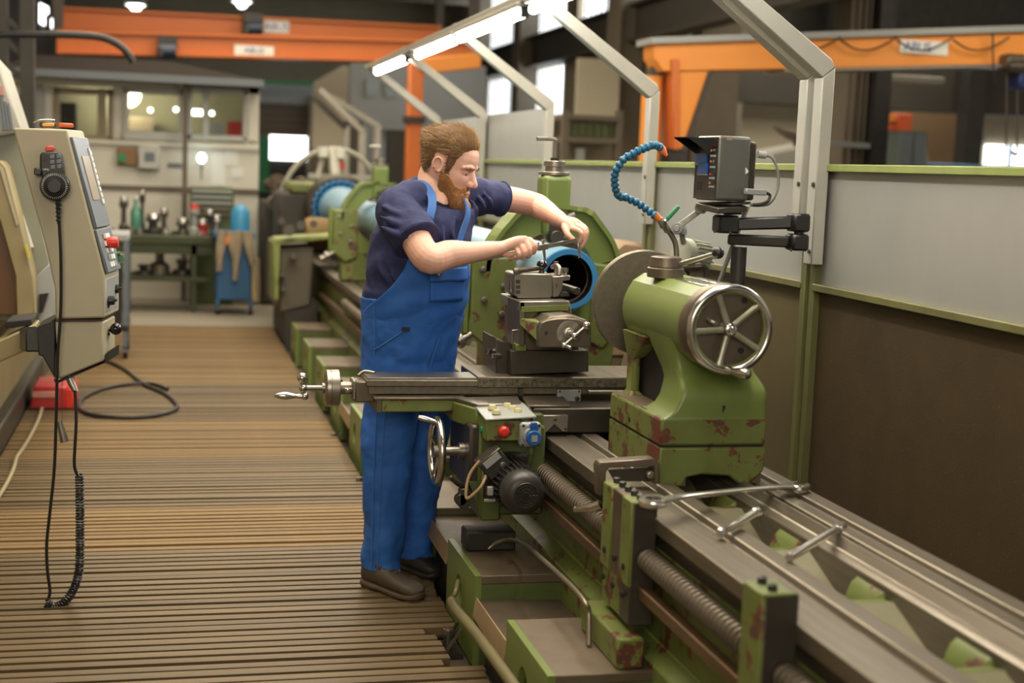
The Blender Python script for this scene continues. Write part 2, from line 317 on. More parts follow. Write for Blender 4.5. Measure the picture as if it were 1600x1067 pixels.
for (y0, y1, mm, fill), lab in zip(secs, names):
    xl = -2.2 if y0 < 5.8 else -.862
    d = thing('duckboard', lab, 'duckboard', (-.6, (y0 + y1) / 2, -.07), 'wooden duckboard floor sections')
    g = G()
    for x in ((-2.0, -1.2, -.45, .3, .86) if xl < -2 else (-.8, -.1, .4, .86)): g.box(x - .03, x + .03, y0 + .02, y1 - .02, -.074, -.031)
    ob('joist', g, WOOD, d)
    if fill: ob('swarf', G().box(xl, .93, y0 + .01, y1 - .01, -.03, -.012), CHIPS, d)
    nn = int((y1 - y0) / .0625); st = (y1 - y0) / nn
    for k in range(nn):
        y = y0 + (k + .5) * st; xr = 1.005 + random.uniform(-.012, .012)
        if 4.40 < y < 4.80: xr = .90 + random.uniform(-.03, .02)
        if 4.80 <= y < 4.98: xr = 1.0
        if y > 6.5: xr = .975
        o = bpy.data.objects.new('slat', slatmesh(mm)); COL.objects.link(o); o.parent = d
        o.location = ((xr + xl) / 2 - -.6, y - d.location.y + random.uniform(-.003, .003), .07 + random.uniform(-.0025, .0025)); o.rotation_euler = (random.uniform(-.03, .03), 0, random.uniform(-.0012, .0012)); o.scale = (xr - xl, 1 + random.uniform(-.06, .05), 1)
# ------------------------------------------------------------------ lathe bed
SX, SZ = 1.63, 1.165
bed = thing('lathe_bed', 'long green lathe bed with bright steel ways running away from the camera', 'lathe bed', (1.6, 8, -.07))
Y0, Y1 = 1.2, 15.2
def xz(poly, y0, y1): return G().prism([(x, y0, z) for x, z in poly], (0, y1 - y0, 0))
ob('front_way', xz([(1.318, .67), (1.432, .67), (1.440, .655), (1.452, .655), (1.46, .674), (1.515, .674), (1.53, .655), (1.53, .56), (1.36, .56), (1.36, .605), (1.318, .628)], Y0, Y1), STEELG, bed, .003)
ob('rear_way', xz([(1.695, .56), (1.695, .645), (1.71, .655), (1.725, .655), (1.748, .682), (1.772, .66), (1.785, .650), (1.79, .67), (1.838, .67), (1.842, .66), (1.852, .66), (1.856, .676), (1.912, .676), (1.912, .60), (1.87, .56)], Y0, Y1), STEELG, bed, .003)
ob('bed_wall', xz([(1.36, .56), (1.42, .56), (1.42, .02), (1.31, .02), (1.31, .27), (1.36, .30)], Y0, Y1), GREENW, bed, .004)
ob('bed_wall', xz([(1.72, .56), (1.86, .56), (1.86, -.07), (1.80, -.07), (1.80, .44), (1.72, .5)], Y0, Y1), GREENW, bed, .004)
ob('bed_base', G().box(1.31, 1.86, Y0, Y1, -.07, .03), GREEND, bed)
for k in range(30):                                        # chip chutes between the ways
    y = 1.35 + k * .47
    ob('chute_rib', xz([(1.42, .30), (1.42, .60), (1.55, .622), (1.68, .622), (1.80, .58), (1.80, .30)], y + .24, y + .27), GREENW, bed, .004); ob('chute', G().prism([(1.42, y, .535), (1.80, y, .535), (1.80, y + .24, .622), (1.42, y + .24, .622)], (0, 0, -.02)), CHUTE, bed)
    ob('chute_cheek', xz([(1.53, .64), (1.55, .625), (1.575, .58), (1.58, .44), (1.53, .44)], y + .27, y + .40), GREENW, bed, .012); ob('chute_cheek', xz([(1.70, .64), (1.675, .62), (1.655, .57), (1.65, .44), (1.70, .44)], y + .27, y + .43), GREENW, bed, .012)
# lead screw and feed rod
pr = []; pitch = .027; L = 9.2
for k in range(int(L / pitch)):
    h = k * pitch; pr += [(.0225, h), (.0225, h + pitch * .38), (.0325, h + pitch * .5), (.0325, h + pitch * .88)]
ob('lead_screw', G().rev(pr, (1.30, 1.6, .553), (0, 1, 0), 18), STEELB, bed, ang=50)
ob('feed_rod', G().box(1.280, 1.316, 1.6, 12.5, .437, .473), RODB, bed, .004)
def plate_hole(x, y0, y1, z0, z1, cy, cz, ry, rz, t, n=28):
    """plate in the YZ plane with an oval hole"""
    g = G(); o = []; i = []
    for k in range(n):
        a = 2 * math.pi * (k + .5) / n; c_, s_ = math.cos(a), math.sin(a); i.append((cy + ry * c_, cz + rz * s_))
        tt = min((y1 - cy) / c_ if c_ > 0 else (y0 - cy) / c_ if c_ < 0 else 9, (z1 - cz) / s_ if s_ > 0 else (z0 - cz) / s_ if s_ < 0 else 9); o.append((cy + tt * c_, cz + tt * s_))
    for cy_, cz_ in ((y0, z0), (y0, z1), (y1, z0), (y1, z1)):
        j = min(range(n), key=lambda q: (o[q][0] - cy_) ** 2 + (o[q][1] - cz_) ** 2); o[j] = (cy_, cz_)
    vs = [(x, *q) for q in o] + [(x, *q) for q in i] + [(x + t, *q) for q in o] + [(x + t, *q) for q in i]; fs = []
    for k in range(n):
        j = (k + 1) % n; fs += [(k, j, n + j, n + k), (2 * n + k, 3 * n + k, 3 * n + j, 2 * n + j), (n + k, n + j, 3 * n + j, 3 * n + k), (k, 2 * n + k, 2 * n + j, j)]
    return g.add(vs, fs)
feet = [2.615, 3.593, 4.545, 5.50, 6.47, 7.51, 8.50, 9.50, 10.5, 11.6]
for k, y in enumerate(feet):
    f = ob('bed_foot', G().box(1.03, 1.40, y, y + .487, .222, .252), RUST, bed, .003)
    ob('foot_plate', plate_hole(1.01, y, y + .487, -.06, .252, y + .27, .12, .055, .06, .022), GREEN, f)
    ob('foot_web', G().box(1.032, 1.36, y, y + .03, -.06, .222), GREEND, f); ob('foot_web', G().box(1.032, 1.36, y + .455, y + .485, -.06, .222), GREEND, f)
    if k in (1, 6): ob('foot_block', G().box(1.212, 1.29, y + .02, y + .38, .252, .340), GREENW, f, .006)
# brackets that carry screw and rod
def bracket(y0, y1, x0, x1, z0, z1, nb, nplates):
    b = ob('screw_bracket', G().box(x0, x1 + .008, y0, y0 + (y1 - y0) / nplates - .002, z0, z1 - .002), STEELD, bed, .004)
    for k in range(nplates): ob('bracket_plate', G().box(x0 - .006 + .004 * (k % 2), x1, y0 + (y1 - y0) * k / nplates + .001, y0 + (y1 - y0) * (k + 1) / nplates - .001, z0 + .11, z1), STEELB if k % 2 and nplates > 2 else GREENW, b, .004)
    q = G()
    for k in range(nplates):
        for z in (z0 + .04, z0 + .12): bolt(q, (x0 - .004, y0 + (y1 - y0) * (k + .5) / nplates, z + .04), (-1, 0, 0), .010, .007)
    ob('bracket_leg', G().box(x0 + .002, x1 - .02, y0 + .01, y1 - .01, z0, z0 + .2), GREENW, b, .004)
    for k in range(nb):
        q2 = G(); bolt(q2, (x0 + .028, y0 + (y1 - y0) * (k + .5) / nb, z1), (0, 0, 1), .011, .016); ob('bolt', q2, BLACKM, b)
    ob('bolts', q, CAVITY, b)
bracket(3.66, 3.93, 1.255, 1.318, .36, .715, 5, 3)
bracket(2.74, 2.85, 1.245, 1.318, .20, .735, 2, 1)
# ------------------------------------------------------------------ chip trays between the feet
tl = ['brown sheet chip tray between the two nearest green feet', 'stained chip tray with a tan bent flange, beside the thin bent pipe', 'wide brown chip tray behind the man\'s far shoe', 'chip tray between feet just left of the cross slide handle', 'far chip tray below the dial of the handle', 'sixth chip tray from the camera along the lathe', 'seventh chip tray from the camera along the lathe']
for k in range(7):
    y0 = feet[k] + .49; y1 = feet[k + 1] - .003
    if k == 0: y0 = 3.11
    z = .165 if k != 2 else .215
    t = thing('chip_tray', tl[k], 'chip tray', (1.2, (y0 + y1) / 2, z), 'chip trays between the lathe feet')
    ob('tray_sheet', G().prism([(1.02, y0, z), (1.36, y0, z - .01), (1.36, y1, z - .01), (1.02, y1, z)], (0, 0, .004)), CHIPTRAY, t)
    ob('tray_flange', G().prism([(1.004, y0, z - .06), (1.004, y1, z - .05), (1.014, y1, z + .014), (1.014, y0, z + .014)], (.004, 0, 0)), mat('tan_flange_%d' % k, (.36, .25, .14), (.25, .17, .09), 5, .8, .5), t)
    ob('tray_lip', G().box(1.02, 1.36, y0, y0 + .006, z - .03, z + .012), STEELD, t)
    ob('tray_bearer', G().box(1.05, 1.09, y0 + .02, y1 - .02, -.07, z - .012), BLACKM, t)
# ------------------------------------------------------------------ splash guard fence with green frames
FX = 2.4
bays = [(2.75, 5.02), (5.06, 6.95), (6.99, 8.95), (8.99, 11.0), (11.04, 13.0)]
bl = ['nearest splash guard bay, brushed sheet above a brown oil stained sheet', 'splash guard bay behind the tailstock and readout box', 'splash guard bay behind the blue segmented hose', 'splash guard bay behind the top of the green steady rest', 'farthest splash guard bay behind the man\'s head']
for k, (y0, y1) in enumerate(bays):
    t = thing('splash_guard', bl[k], 'splash guard', (FX, (y0 + y1) / 2, -.07), 'sheet metal splash guard bays')
    ob('upper_panel', G().box(FX + .012, FX + .016, y0 + .02, y1 - .02, 1.225, 1.65), ALU, t)
    ob('lower_panel', G().box(FX + .012, FX + .016, y0 + .02, y1 - .02, .05, 1.2), GRIME if k == 0 else GRIMEL, t)
    ob('top_rail', G().box(FX - .015, FX + .03, y0, y1, 1.65, 1.678), GREENL, t, .003)
    ob('middle_rail', G().box(FX - .02, FX + .012, y0 + .03, y1 - .03, 1.198, 1.226), mat('grimy_green_rail_%d' % k, (.17, .17, .06), (.10, .085, .035), 9, .9, .5), t, .003)
    for y in (y0, y1 - .04): ob('post', G().box(FX - .016, FX + .03, y, y + .04, -.075, 1.65), GREENX, t, .003)
    if k >= 3: ob('upper_panel', G().box(FX + .012, FX + .016, y0 + .02, y1 - .02, 1.68, 2.02), ALU, t)
    for y in (y0 + .02, y1 - .02): ob('foot', G().box(FX - .04, FX + .05, y - .04, y + .04, -.075, -.06), DARK, t)
# ------------------------------------------------------------------ lamp frames and fluorescent lamps
fl = ['pale grey bent lamp frame nearest the camera, ending low behind the black arm', 'second pale lamp frame, right beside the nearest one', 'pale lamp frame rising behind the blue hose', 'pale lamp frame above the steady rest', 'pale lamp frame behind the man\'s head', 'farthest pale lamp frame of the row']
for k, (y, zb) in enumerate(((4.97, 1.30), (5.10, 1.38), (6.93, 1.36), (8.97, 1.45), (11.0, 1.5), (12.95, 1.5))):
    t = thing('lamp_gantry', fl[k], 'lamp frame', (2.37, y, zb), 'bent lamp frames along the splash guard')
    w = .036; d = .05; zt = 2.03
    a = V(2.37, y, zb); b = V(2.37, y, zt); c_ = V(1.73, y, 2.50)
    ob('upright', G().prism([(2.345, y - w, zb), (2.395, y - w, zb), (2.395, y - w, zt + .005), (2.345, y - w, zt - .035)], (0, 2 * w, 0)), GREYP, t, .004)
    ob('arm', G().prism([(2.345, y - w, zt - .035), (2.395, y - w, zt + .005), (2.378, y - w, zt + .034), (1.73, y - w, 2.51), (1.73, y - w, 2.45)], (0, 2 * w, 0)), GREYP, t, .004)
    ob('clamp_bolt', G().cyl((2.338, y - .02, zb + .05), (2.346, y - .02, zb + .05), .008, n=8).cyl((2.338, y - .02, 1.60), (2.346, y - .02, 1.60), .009, n=8), STEELD, t)
ll = ['long fluorescent lamp nearest the camera at the top edge', 'long bright fluorescent lamp between second and third frame', 'short bright fluorescent lamp at the far end of the row']
rail = tag(ob('lamp_rail', G().box(1.725, 1.785, 3.2, 13.2, 2.46, 2.50), GREYP, None, .004), 'long pale rail carrying the fluorescent lamps over the lathe', 'rail')
for k, (y0, y1) in enumerate(((2.9, 4.95), (5.1, 7.05), (7.2, 8.9), (8.98, 10.45), (10.95, 12.6))):
    t = thing('fluorescent_lamp', ['fluorescent lamp nearest the camera above the tailstock end of the lathe', 'fluorescent lamp at the top edge above the steady rest, cut by the frame', 'bright long fluorescent lamp right of the middle of the lamp row', 'bright fluorescent lamp left of the gap with the black clip', 'short bright fluorescent lamp at the far left end of the row'][k], 'lamp', (1.75, (y0 + y1) / 2, 2.40), 'fluorescent lamps above the lathe')
    ob('housing', G().box(1.71, 1.80, y0, y1, 2.435, 2.46), GREYP, t, .004)
    ob('tube', G().cyl((1.755, y0 + .02, 2.41), (1.755, y1 - .02, 2.41), .026, n=12), TUBE, t)
    for y in (y0 + .01, y1 - .01): ob('holder', G().box(1.735, 1.775, y - .012, y + .012, 2.385, 2.44), BLACK, t)
# ------------------------------------------------------------------ workpiece pipe
pipe = thing('steel_pipe', 'long pale blue pipe with a bright blue painted end ring, held in the lathe', 'pipe', (SX, 9, 1.03))
ob('pipe_shell', G().rev([(.1285, 0), (.1285, 7.0), (.15, 7.6), (.205, 8.0), (.205, 8.35)], (SX, 5.735, SZ), (0, 1, 0), 64), PIPEL, pipe)
ob('end_ring', G().rev([(.104, .02), (.104, -.001), (.126, -.001), (.1295, .003), (.1295, .016), (.1285, .02)], (SX, 5.735, SZ), (0, 1, 0), 64), PIPEB, pipe)
ob('bore', G().rev([(.104, 0), (.103, .06), (.097, .062), (.096, .16), (.09, .17), (.09, 1.6), (.001, 1.6)], (SX, 5.735, SZ), (0, 1, 0), 64), BORE, pipe)
g = G()
for k in range(24):
    a = k * math.pi / 12; g.cyl((SX + .245 * math.cos(a), 14.02, SZ + .245 * math.sin(a)), (SX + .245 * math.cos(a), 14.12, SZ + .245 * math.sin(a)), .03, n=8)
ob('scalloped_collar', g.rev([(.15, 0), (.25, 0), (.25, .12), (.15, .12)], (SX, 14.02, SZ), (0, 1, 0), 40), PIPEB, pipe)
# ------------------------------------------------------------------ steady rests
def steady(y, label, mm, full=True):
    t = thing('steady_rest', label, 'steady rest', (SX, y + .06, .65), 'steady rests along the lathe')
    cx, cz, R, r = SX - .005, SZ, .305, .185
    def arc(rad, a0, a1, n): return [(cx + rad * math.cos(math.radians(a0 + (a1 - a0) * k / n)), cz + rad * math.sin(math.radians(a0 + (a1 - a0) * k / n))) for k in range(n + 1)]
    def sect(inner, outer, y0, y1): return G().prism([(a, y0, b) for a, b in outer + inner[::-1]], (0, y1 - y0, 0))
    # hinged upper half, in strips so that the ring stays open
    up = G(); N_ = 22
    A = arc(r, 14, 178, N_)
    def outer(a):
        q = math.radians(a); x, z = math.cos(q), math.sin(q)
        rr = R + .02 * math.exp(-((a - 62) / 10) ** 2) + .02 * math.exp(-((a - 118) / 10) ** 2)
        return (cx + rr * x, cz + rr * z)
    B = [outer(14 + 164 * k / N_) for k in range(N_ + 1)]
    for k in range(N_): up.hexa([(A[k][0], y, A[k][1]), (B[k][0], y, B[k][1]), (B[k + 1][0], y, B[k + 1][1]), (A[k + 1][0], y, A[k + 1][1]), (A[k][0], y + .12, A[k][1]), (B[k][0], y + .12, B[k][1]), (B[k + 1][0], y + .12, B[k + 1][1]), (A[k + 1][0], y + .12, A[k + 1][1])])
    ob('upper_frame', up, mm, t, ang=50)
    rim = G()
    for k in range(N_): rim.hexa([(p[0] + (q[0] - p[0]) * s_, yy, p[1] + (q[1] - p[1]) * s_) for yy in (y - .03, y + .15) for (p, q, s_) in ((A[k], B[k], .86), (A[k], B[k], 1.02), (A[k + 1], B[k + 1], 1.02), (A[k + 1], B[k + 1], .86))])
    ob('frame_rim', rim, mm, t, ang=50)
    ob('boss', G().box(cx - .064, cx + .064, y - .02, y + .11, cz + .17, cz + .43), mm, t, .022, seg=3)
    ob('boss_collar', G().cyl((cx, y + .05, cz + .43), (cx, y + .05, cz + .445), .068).cyl((cx, y + .05, cz + .445), (cx, y + .05, cz + .468), .04).cyl((cx, y + .05, cz + .468), (cx, y + .05, cz + .492), .047), STEELM, t, .002)
    ob('hex_key', G().tube(spline([(cx, y + .05, cz + .48), (cx, y + .05, cz + .57), (cx - .012, y + .045, cz + .585), (cx - .09, y + .02, cz + .583)], 3), .009, 6), STEELM, t)
    ob('screw_nut', G().cyl((cx, y + .05, cz + .49), (cx, y + .05, cz + .505), .02, n=6), BLACKM, t)
    ob('jaw', G().box(cx - .035, cx + .035, y - .025, y + .02, cz + .14, cz + .235), STEELD, t, .008)
    ob('roller', G().cyl((cx, y - .04, cz + .163), (cx, y + .05, cz + .163), .03, n=20), STEELD, t, .003)
    ob('eye_bolt', G().tube([(cx + .01, y - .03, cz + .245), (cx + .06, y - .05, cz + .262)], .008, 8).cyl((cx + .05, y - .047, cz + .258), (cx + .072, y - .055, cz + .266), .012, n=8), STEELM, t)
    # lower body
    lo = G()
    C = arc(r, 178, 374, 24)
    def lo_out(p):
        x = (p[0] - cx) * 1.75; z = (p[1] - cz) * 1.5; return (cx + max(-.33, min(.305, x * 1.05)), max(cz - .34, cz + z - .02 if z < -.05 else cz + z))
    D = [lo_out(p) for p in C]
    for k in range(24): lo.hexa([(C[k][0], y, C[k][1]), (C[k + 1][0], y, C[k + 1][1]), (D[k + 1][0], y, D[k + 1][1]), (D[k][0], y, D[k][1]), (C[k][0], y + .12, C[k][1]), (C[k + 1][0], y + .12, C[k + 1][1]), (D[k + 1][0], y + .12, D[k + 1][1]), (D[k][0], y + .12, D[k][1])])
    ob('lower_frame', lo, mm, t, ang=50)
    ob('side_block', G().prism([(cx - .37, y - .03, cz + .075), (cx - .17, y - .03, cz + .075), (cx - .175, y - .03, cz - .30), (cx - .27, y - .03, cz - .34), (cx - .40, y - .03, cz - .235), (cx - .37, y - .03, cz - .2)], (0, .15, 0)), GREENW, t, .012, seg=2)
    ob('side_block', G().prism([(cx + .17, y - .01, cz + .06), (cx + .325, y - .01, cz + .04), (cx + .33, y - .01, cz - .22), (cx + .24, y - .01, cz - .33), (cx + .17, y - .01, cz - .30)], (0, .13, 0)), GREENW, t, .012, seg=2)
    ob('foot', G().prism([(cx - .30, y, .675), (cx + .28, y, .675), (cx + .30, y, cz - .26), (cx - .30, y, cz - .26)], (0, .14, 0)), GREENW, t, .01)
    ob('side_rail', G().box(cx - .405, cx - .375, y - .04, y + .0, cz - .26, cz + .10), mm, t, .006)
    q = G()
    for p in ((cx - .32, cz + .02), (cx - .31, cz - .11), (cx - .225, cz - .05), (cx - .23, cz - .17)): bolt(q, (p[0], y - .03, p[1]), (0, -1, 0), .014, .012)
    ob('bolts', q, STEELM, t)
    ob('clamp_screw', G().cyl((cx - .36, y - .02, cz - .26), (cx - .47, y - .05, cz - .32), .016).cyl((cx - .40, y - .03, cz - .28), (cx - .425, y - .036, cz - .296), .034).cyl((cx - .445, y - .043, cz - .305), (cx - .462, y - .046, cz - .318), .030), STEELM, t, .002)
    return t
steady(5.97, 'green steady rest round the blue ended pipe, hex key on top', GREEN)
steady(11.3, 'blurred green steady rest beyond the man\'s back', GREEN)
# ------------------------------------------------------------------ tailstock
ts = thing('tailstock', 'chipped green tailstock with a big five spoke handwheel and a round steel plate', 'tailstock', (1.64, 4.3, .67))
x0, x1, y0, y1 = 1.467, 1.815, 4.06, 4.577
ob('base_plate', G().prism([(x0, y0, .662), (1.545, y0, .662), (1.56, y0, .690), (1.61, y0, .700), (1.70, y0, .694), (1.735, y0, .668), (1.765, y0, .664), (1.795, y0, .69), (x1, y0, .71), (x1, y0, .785), (x0, y0, .785)], (0, y1 - y0, 0)), GREENW, ts, .006)
ob('worn_side', G().box(x0 - .0015, x0 + .0005, y0 + .004, y1 - .004, .666, .783), GREENWW, ts); ob('worn_side', G().box(x0 - .0015, x0 + .0005, y0 + .008, y1 - .008, .795, .868), GREENWW, ts); ob('base_top', G().box(x0 + .006, x0 + .10, y0 + .17, y1 - .02, .8755, .877), RUST, ts)
ob('base_shoe', G().box(x0 + .01, x0 + .09, y0 + .003, y1 - .01, .664, .70).box(x1 - .05, x1 - .005, y0 + .01, y1 - .01, .668, .70), RUST, ts)
ob('base_body', G().box(x0, x1, y0, y1, .791, .876), GREENW, ts, .008, seg=2)
ob('base_gap', G().box(x0 + .006, x1 - .006, y0 + .006, y1 - .006, .784, .792), CAVITY, ts)
def ring(z, a, b, c_, d, rr=.03):
    out = []
    for (cx, cy, a0) in ((b - rr, d - rr, 0), (a + rr, d - rr, 90), (a + rr, c_ + rr, 180), (b - rr, c_ + rr, 270)):
        for k in range(5): t = math.radians(a0 + k * 22.5); out.append((cx + rr * math.cos(t), cy + rr * math.sin(t), z))
    return out
ob('near_column', G().loft([ring(.872, 1.470, 1.815, 4.06, 4.30, .012), ring(.882, 1.488, 1.815, 4.06, 4.27, .014), ring(.90, 1.508, 1.815, 4.06, 4.255, .016), ring(.925, 1.52, 1.815, 4.06, 4.25, .018), ring(.955, 1.527, 1.814, 4.06, 4.25, .02), ring(.97, 1.53, 1.81, 4.068, 4.25, .02), ring(.985, 1.531, 1.805, 4.085, 4.25, .02), ring(1.01, 1.529, 1.79, 4.105, 4.27, .02), ring(1.04, 1.522, 1.778, 4.115, 4.30, .02), ring(1.08, 1.513, 1.768, 4.118, 4.34, .02), ring(1.14, 1.505, 1.76, 4.11, 4.40, .02)]), GREEN, ts, ang=40)
ob('far_column', G().loft([ring(.872, 1.50, 1.56, 4.48, 4.575, .012), ring(.89, 1.515, 1.545, 4.50, 4.57, .012), ring(1.0, 1.515, 1.545, 4.50, 4.57, .012), ring(1.03, 1.51, 1.60, 4.45, 4.58, .012), ring(1.09, 1.50, 1.70, 4.36, 4.59, .012)]), GREENWW, ts, ang=40); ob('column_shade', G().box(1.555, 1.76, 4.20, 4.56, .874, 1.07), CAVITY, ts)  # black backing box stands in for the deep shade between the columns
bp = []
for k in range(25):
    a = math.radians(150 + k * 240 / 24); bp.append((SX + .131 * math.cos(a), SZ + .131 * math.sin(a)))
bp += [(SX + .105, SZ + .085), (SX + .072, SZ + .118), (SX - .060, SZ + .118), (SX - .098, SZ + .092)]
ob('barrel', G().prism([(x, 4.02, z) for x, z in bp], (0, 4.60 - 4.02, 0)), GREEN, ts, .008, seg=2, ang=25)
ob('barrel_flange', G().rev([(1e-4, -.012), (.122, -.012), (.130, -.006), (.134, 0), (.134, .03), (.120, .045)], (SX, 4.005, SZ), (0, 1, 0), 56), STEELB, ts)
ob('quill', G().cyl((SX, 4.58, SZ), (SX, 4.76, SZ), .062, n=32), STEELM, ts)
ob('round_plate', G().rev([(.03, -.014), (.182, -.014), (.187, -.009), (.187, .006), (.03, .006)], (SX, 4.765, SZ), (0, 1, 0), 96), STEELG, ts)
ob('clamp_collar', G().rev([(1e-4, 0), (.060, 0), (.060, .030), (.0535, .034), (.056, .036), (.050, .066), (.044, .069), (1e-4, .069)], (1.585, 4.42, SZ + .117), (0, 0, 1), 40), STEELB, ts)
a = V(1.60, 4.40, SZ + .155); b = P(1122, 395, Y=4.28)
lv = ob('clamp_lever', G().tube([a, b], [.0085, .0075], 12), STEELM, ts); ob('ball_knob', G().sph(b, .020, 20), BLACK, lv)
ob('way_cover', G().box(SX - .045, SX + .005, 4.08, 4.33, SZ + .115, SZ + .123), STEEL, ts, .002); ob('way_cover', G().box(SX + .02, SX + .055, 4.10, 4.36, SZ + .114, SZ + .125), STEEL, ts, .003)
wy = 3.955
wh = ob('handwheel', G().torus((SX, wy, SZ), (0, 1, 0), .1235, .0128, 64, 14, 1.15), STEEL, ts)
gi = G().rev([(.116, -.008), (.108, -.006), (.108, .008), (.116, .01)], (SX, wy, SZ), (0, 1, 0), 64); ob('inner_rim', gi, GREENW, wh)
for k in range(5):
    a = math.radians(112 - 72 * k); e = V(math.cos(a), 0, math.sin(a)); n_ = V(-math.sin(a), 0, math.cos(a)); o = V(SX, wy, SZ)
    g = G(); rr = []
    for rad, w_, d_ in ((.016, .0105, .010), (.05, .0095, .0085), (.09, .0090, .0075), (.112, .0115, .009)):
        c_ = o + e * rad + V(0, .006 * (1 - rad / .11), 0); rr.append([c_ + n_ * (w_ * math.cos(t)) + V(0, d_ * math.sin(t), 0) for t in [2 * math.pi * q / 10 for q in range(10)]])
    ob('spoke', g.loft(rr), SPOKE, wh)
ob('hub', G().rev([(1e-4, -.030), (.008, -.030), (.012, -.027), (.0125, -.018), (.017, -.016), (.022, -.006), (.023, .03), (1e-4, .03)], (SX, wy, SZ), (0, 1, 0), 24), STEEL, wh)
a = math.radians(268); kp = V(SX + .122 * math.cos(a), wy, SZ + .122 * math.sin(a))
ob('grip', G().rev([(1e-4, 0), (.014, 0), (.015, .01), (.0095, .022), (.011, .034), (.0175, .06), (.0185, .075), (.014, .09), (1e-4, .096)], kp, (.45, -1, -.02), 20), STEEL, wh)
ob('clamp_nut', G().cyl((SX - .055, wy + .03, SZ + .022), (SX - .045, wy + .005, SZ + .015), .008, n=10).tube([(SX - .066, wy + .02, SZ + .03), (SX - .036, wy + .02, SZ + .01)], .005, 8), STEELM, ts)
for p in ((.058, .085), (.056, -.068), (-.08, .06)): ob('screw_hole', G().cyl((SX + p[0], 3.99, SZ + p[1]), (SX + p[0], 3.995, SZ + p[1]), .010, n=12), CAVITY, ts)
ob('marks', G().prism([P(1130, 634, Y=4.055), P(1134, 634, Y=4.055), P(1130, 645, Y=4.055)], (0, .004, 0)), CAVITY, ts)
for yy, zz in ((4.36, .80), ): ob('side_hole', G().cyl((1.463, yy, zz + .02), (1.47, yy, zz + .02), .008, n=10), CAVITY, ts)
# steel angle bracket from the screw bracket to the tailstock
ab = tag(ob('angle_bracket', G().prism([P(938, 722, Y=4.0), P(1022, 716, Y=4.0), P(1030, 724, Y=4.0), P(1030, 757, Y=4.0), P(1022, 757, Y=4.0), P(1021, 729, Y=4.0), P(952, 731, Y=4.0), P(947, 738, Y=4.0), P(947, 775, Y=4.0), P(936, 775, Y=4.0), P(934, 730, Y=4.0)], (0, .05, 0)), STEELB, None, .003), 'brown steel angle bracket hooked against the foot of the tailstock', 'bracket')
q = G(); bolt(q, P(1015, 741, Y=3.995), (0, -1, 0), .012, .016); ob('bolt', q, STEELM, ab)
ob('inner_plate', G().prism([P(950, 734, Y=4.04), P(1020, 730, Y=4.04), P(1020, 752, Y=4.04), P(960, 752, Y=4.04)], (0, .006, 0)), STEELD, ab)
# ------------------------------------------------------------------ carriage
ca = thing('lathe_carriage', 'lathe carriage with cross slide, tool post, apron and motor in front of the man', 'carriage', (1.4, 5.0, .67))
TY = 5.03
sx = lambda px_, py_, y: tuple(P(px_, py_, Y=y))
ob('saddle', G().box(1.27, 1.95, 4.86, 5.46, .678, .770), STEELD, ca, .006)
ob('saddle_top', G().prism([(1.25, 4.865, .770), (1.41, 4.865, .770), (1.43, 5.04, .778), (1.27, 5.04, .778)], (0, 0, .010)), STEELB, ca, .003)
q = G().prism([(1.30, 4.835, .748), (1.395, 4.835, .748), (1.395, 4.835, .688), (1.375, 4.835, .688), (1.345, 4.835, .716), (1.318, 4.835, .688), (1.30, 4.835, .680)], (0, .03, 0)); wpr = ob('way_wiper', q, STEELM, ca, .002)
q = G(); bolt(q, (1.345, 4.835, .733), (0, -1, 0), .006, .006); bolt(q, (1.385, 4.835, .70), (0, -1, 0), .005, .006); ob('screw', q, STEELD, wpr)
ob('saddle_post', G().box(1.262, 1.300, 4.82, 4.87, .60, .755), GREEND, ca, .004); q = G(); bolt(q, (1.283, 4.82, .715), (0, -1, 0), .010, .01); ob('post_bolt', q, STEELM, ca); ob('post_foot', G().box(1.262, 1.302, 4.825, 4.87, .575, .625), STEELD, ca, .004)
# cross slide: wing, way and table
ob('slide_wing', G().prism([(.742, TY - .045, .735), (1.03, TY - .045, .735), (1.03, TY + .15, .735), (.742, TY + .15, .735)], (0, 0, .045)), GREENW, ca, .004)
ob('wing_top', G().prism([(.715, TY - .05, .780), (1.05, TY - .05, .780), (1.05, TY + .16, .780), (.715, TY + .16, .780)], (0, 0, .008)), STEELB, ca, .002)
ob('wing_end', G().prism([(.725, TY - .045, .735), (.742, TY - .045, .735), (.742, TY + .1, .735), (.71, TY + .1, .75)], (0, 0, .046)), STEELB, ca)
ob('wing_corner', G().prism([(1.0, TY - .05, .70), (1.055, TY - .20, .70), (1.26, TY - .20, .70), (1.26, TY + .1, .70), (1.0, TY + .1, .70)], (0, 0, .075)), GREENW, ca, .006)
ob('corner_cover', G().prism([(1.005, TY - .05, .777), (1.06, TY - .19, .777), (1.22, TY - .185, .777), (1.25, TY - .02, .777), (1.20, TY - .02, .777)], (0, 0, .012)), STEELM, ca, .002)
ob('slide_way', G().box(.70, 1.86, TY + .01, TY + .15, .79, .842).box(.69, 1.86, TY - .008, TY + .165, .822, .846), STEELG, ca, .003)
ob('slide_cover', G().box(.695, 1.12, TY + .0, TY + .15, .846, .853), STEELM, ca, .001)
ob('way_tip', G().tube(spline([(.675, TY + .10, .845), (.70, TY + .12, .858), (.735, TY + .10, .855)], 3), .006, 8), STEELM, ca)
tb = ob('table', G().box(1.098, 1.88, TY - .01, TY + .30, .818, .858), STEELG, ca, .003); ob('table_edge', G().box(1.105, 1.88, TY - .0125, TY - .009, .821, .853), mat('speckled_oxide_edge', (.22, .19, .12), (.05, .045, .035), 60, .5, .5, .5), tb)
ob('slide_stop', G().box(1.255, 1.27, TY - .012, TY + .02, .79, .815), STEELD, ca)
q = G().box(1.40, 1.49, TY - .02, TY, .765, .812); sp = ob('stop_plate', q, PANELG, ca, .002)
q = G()
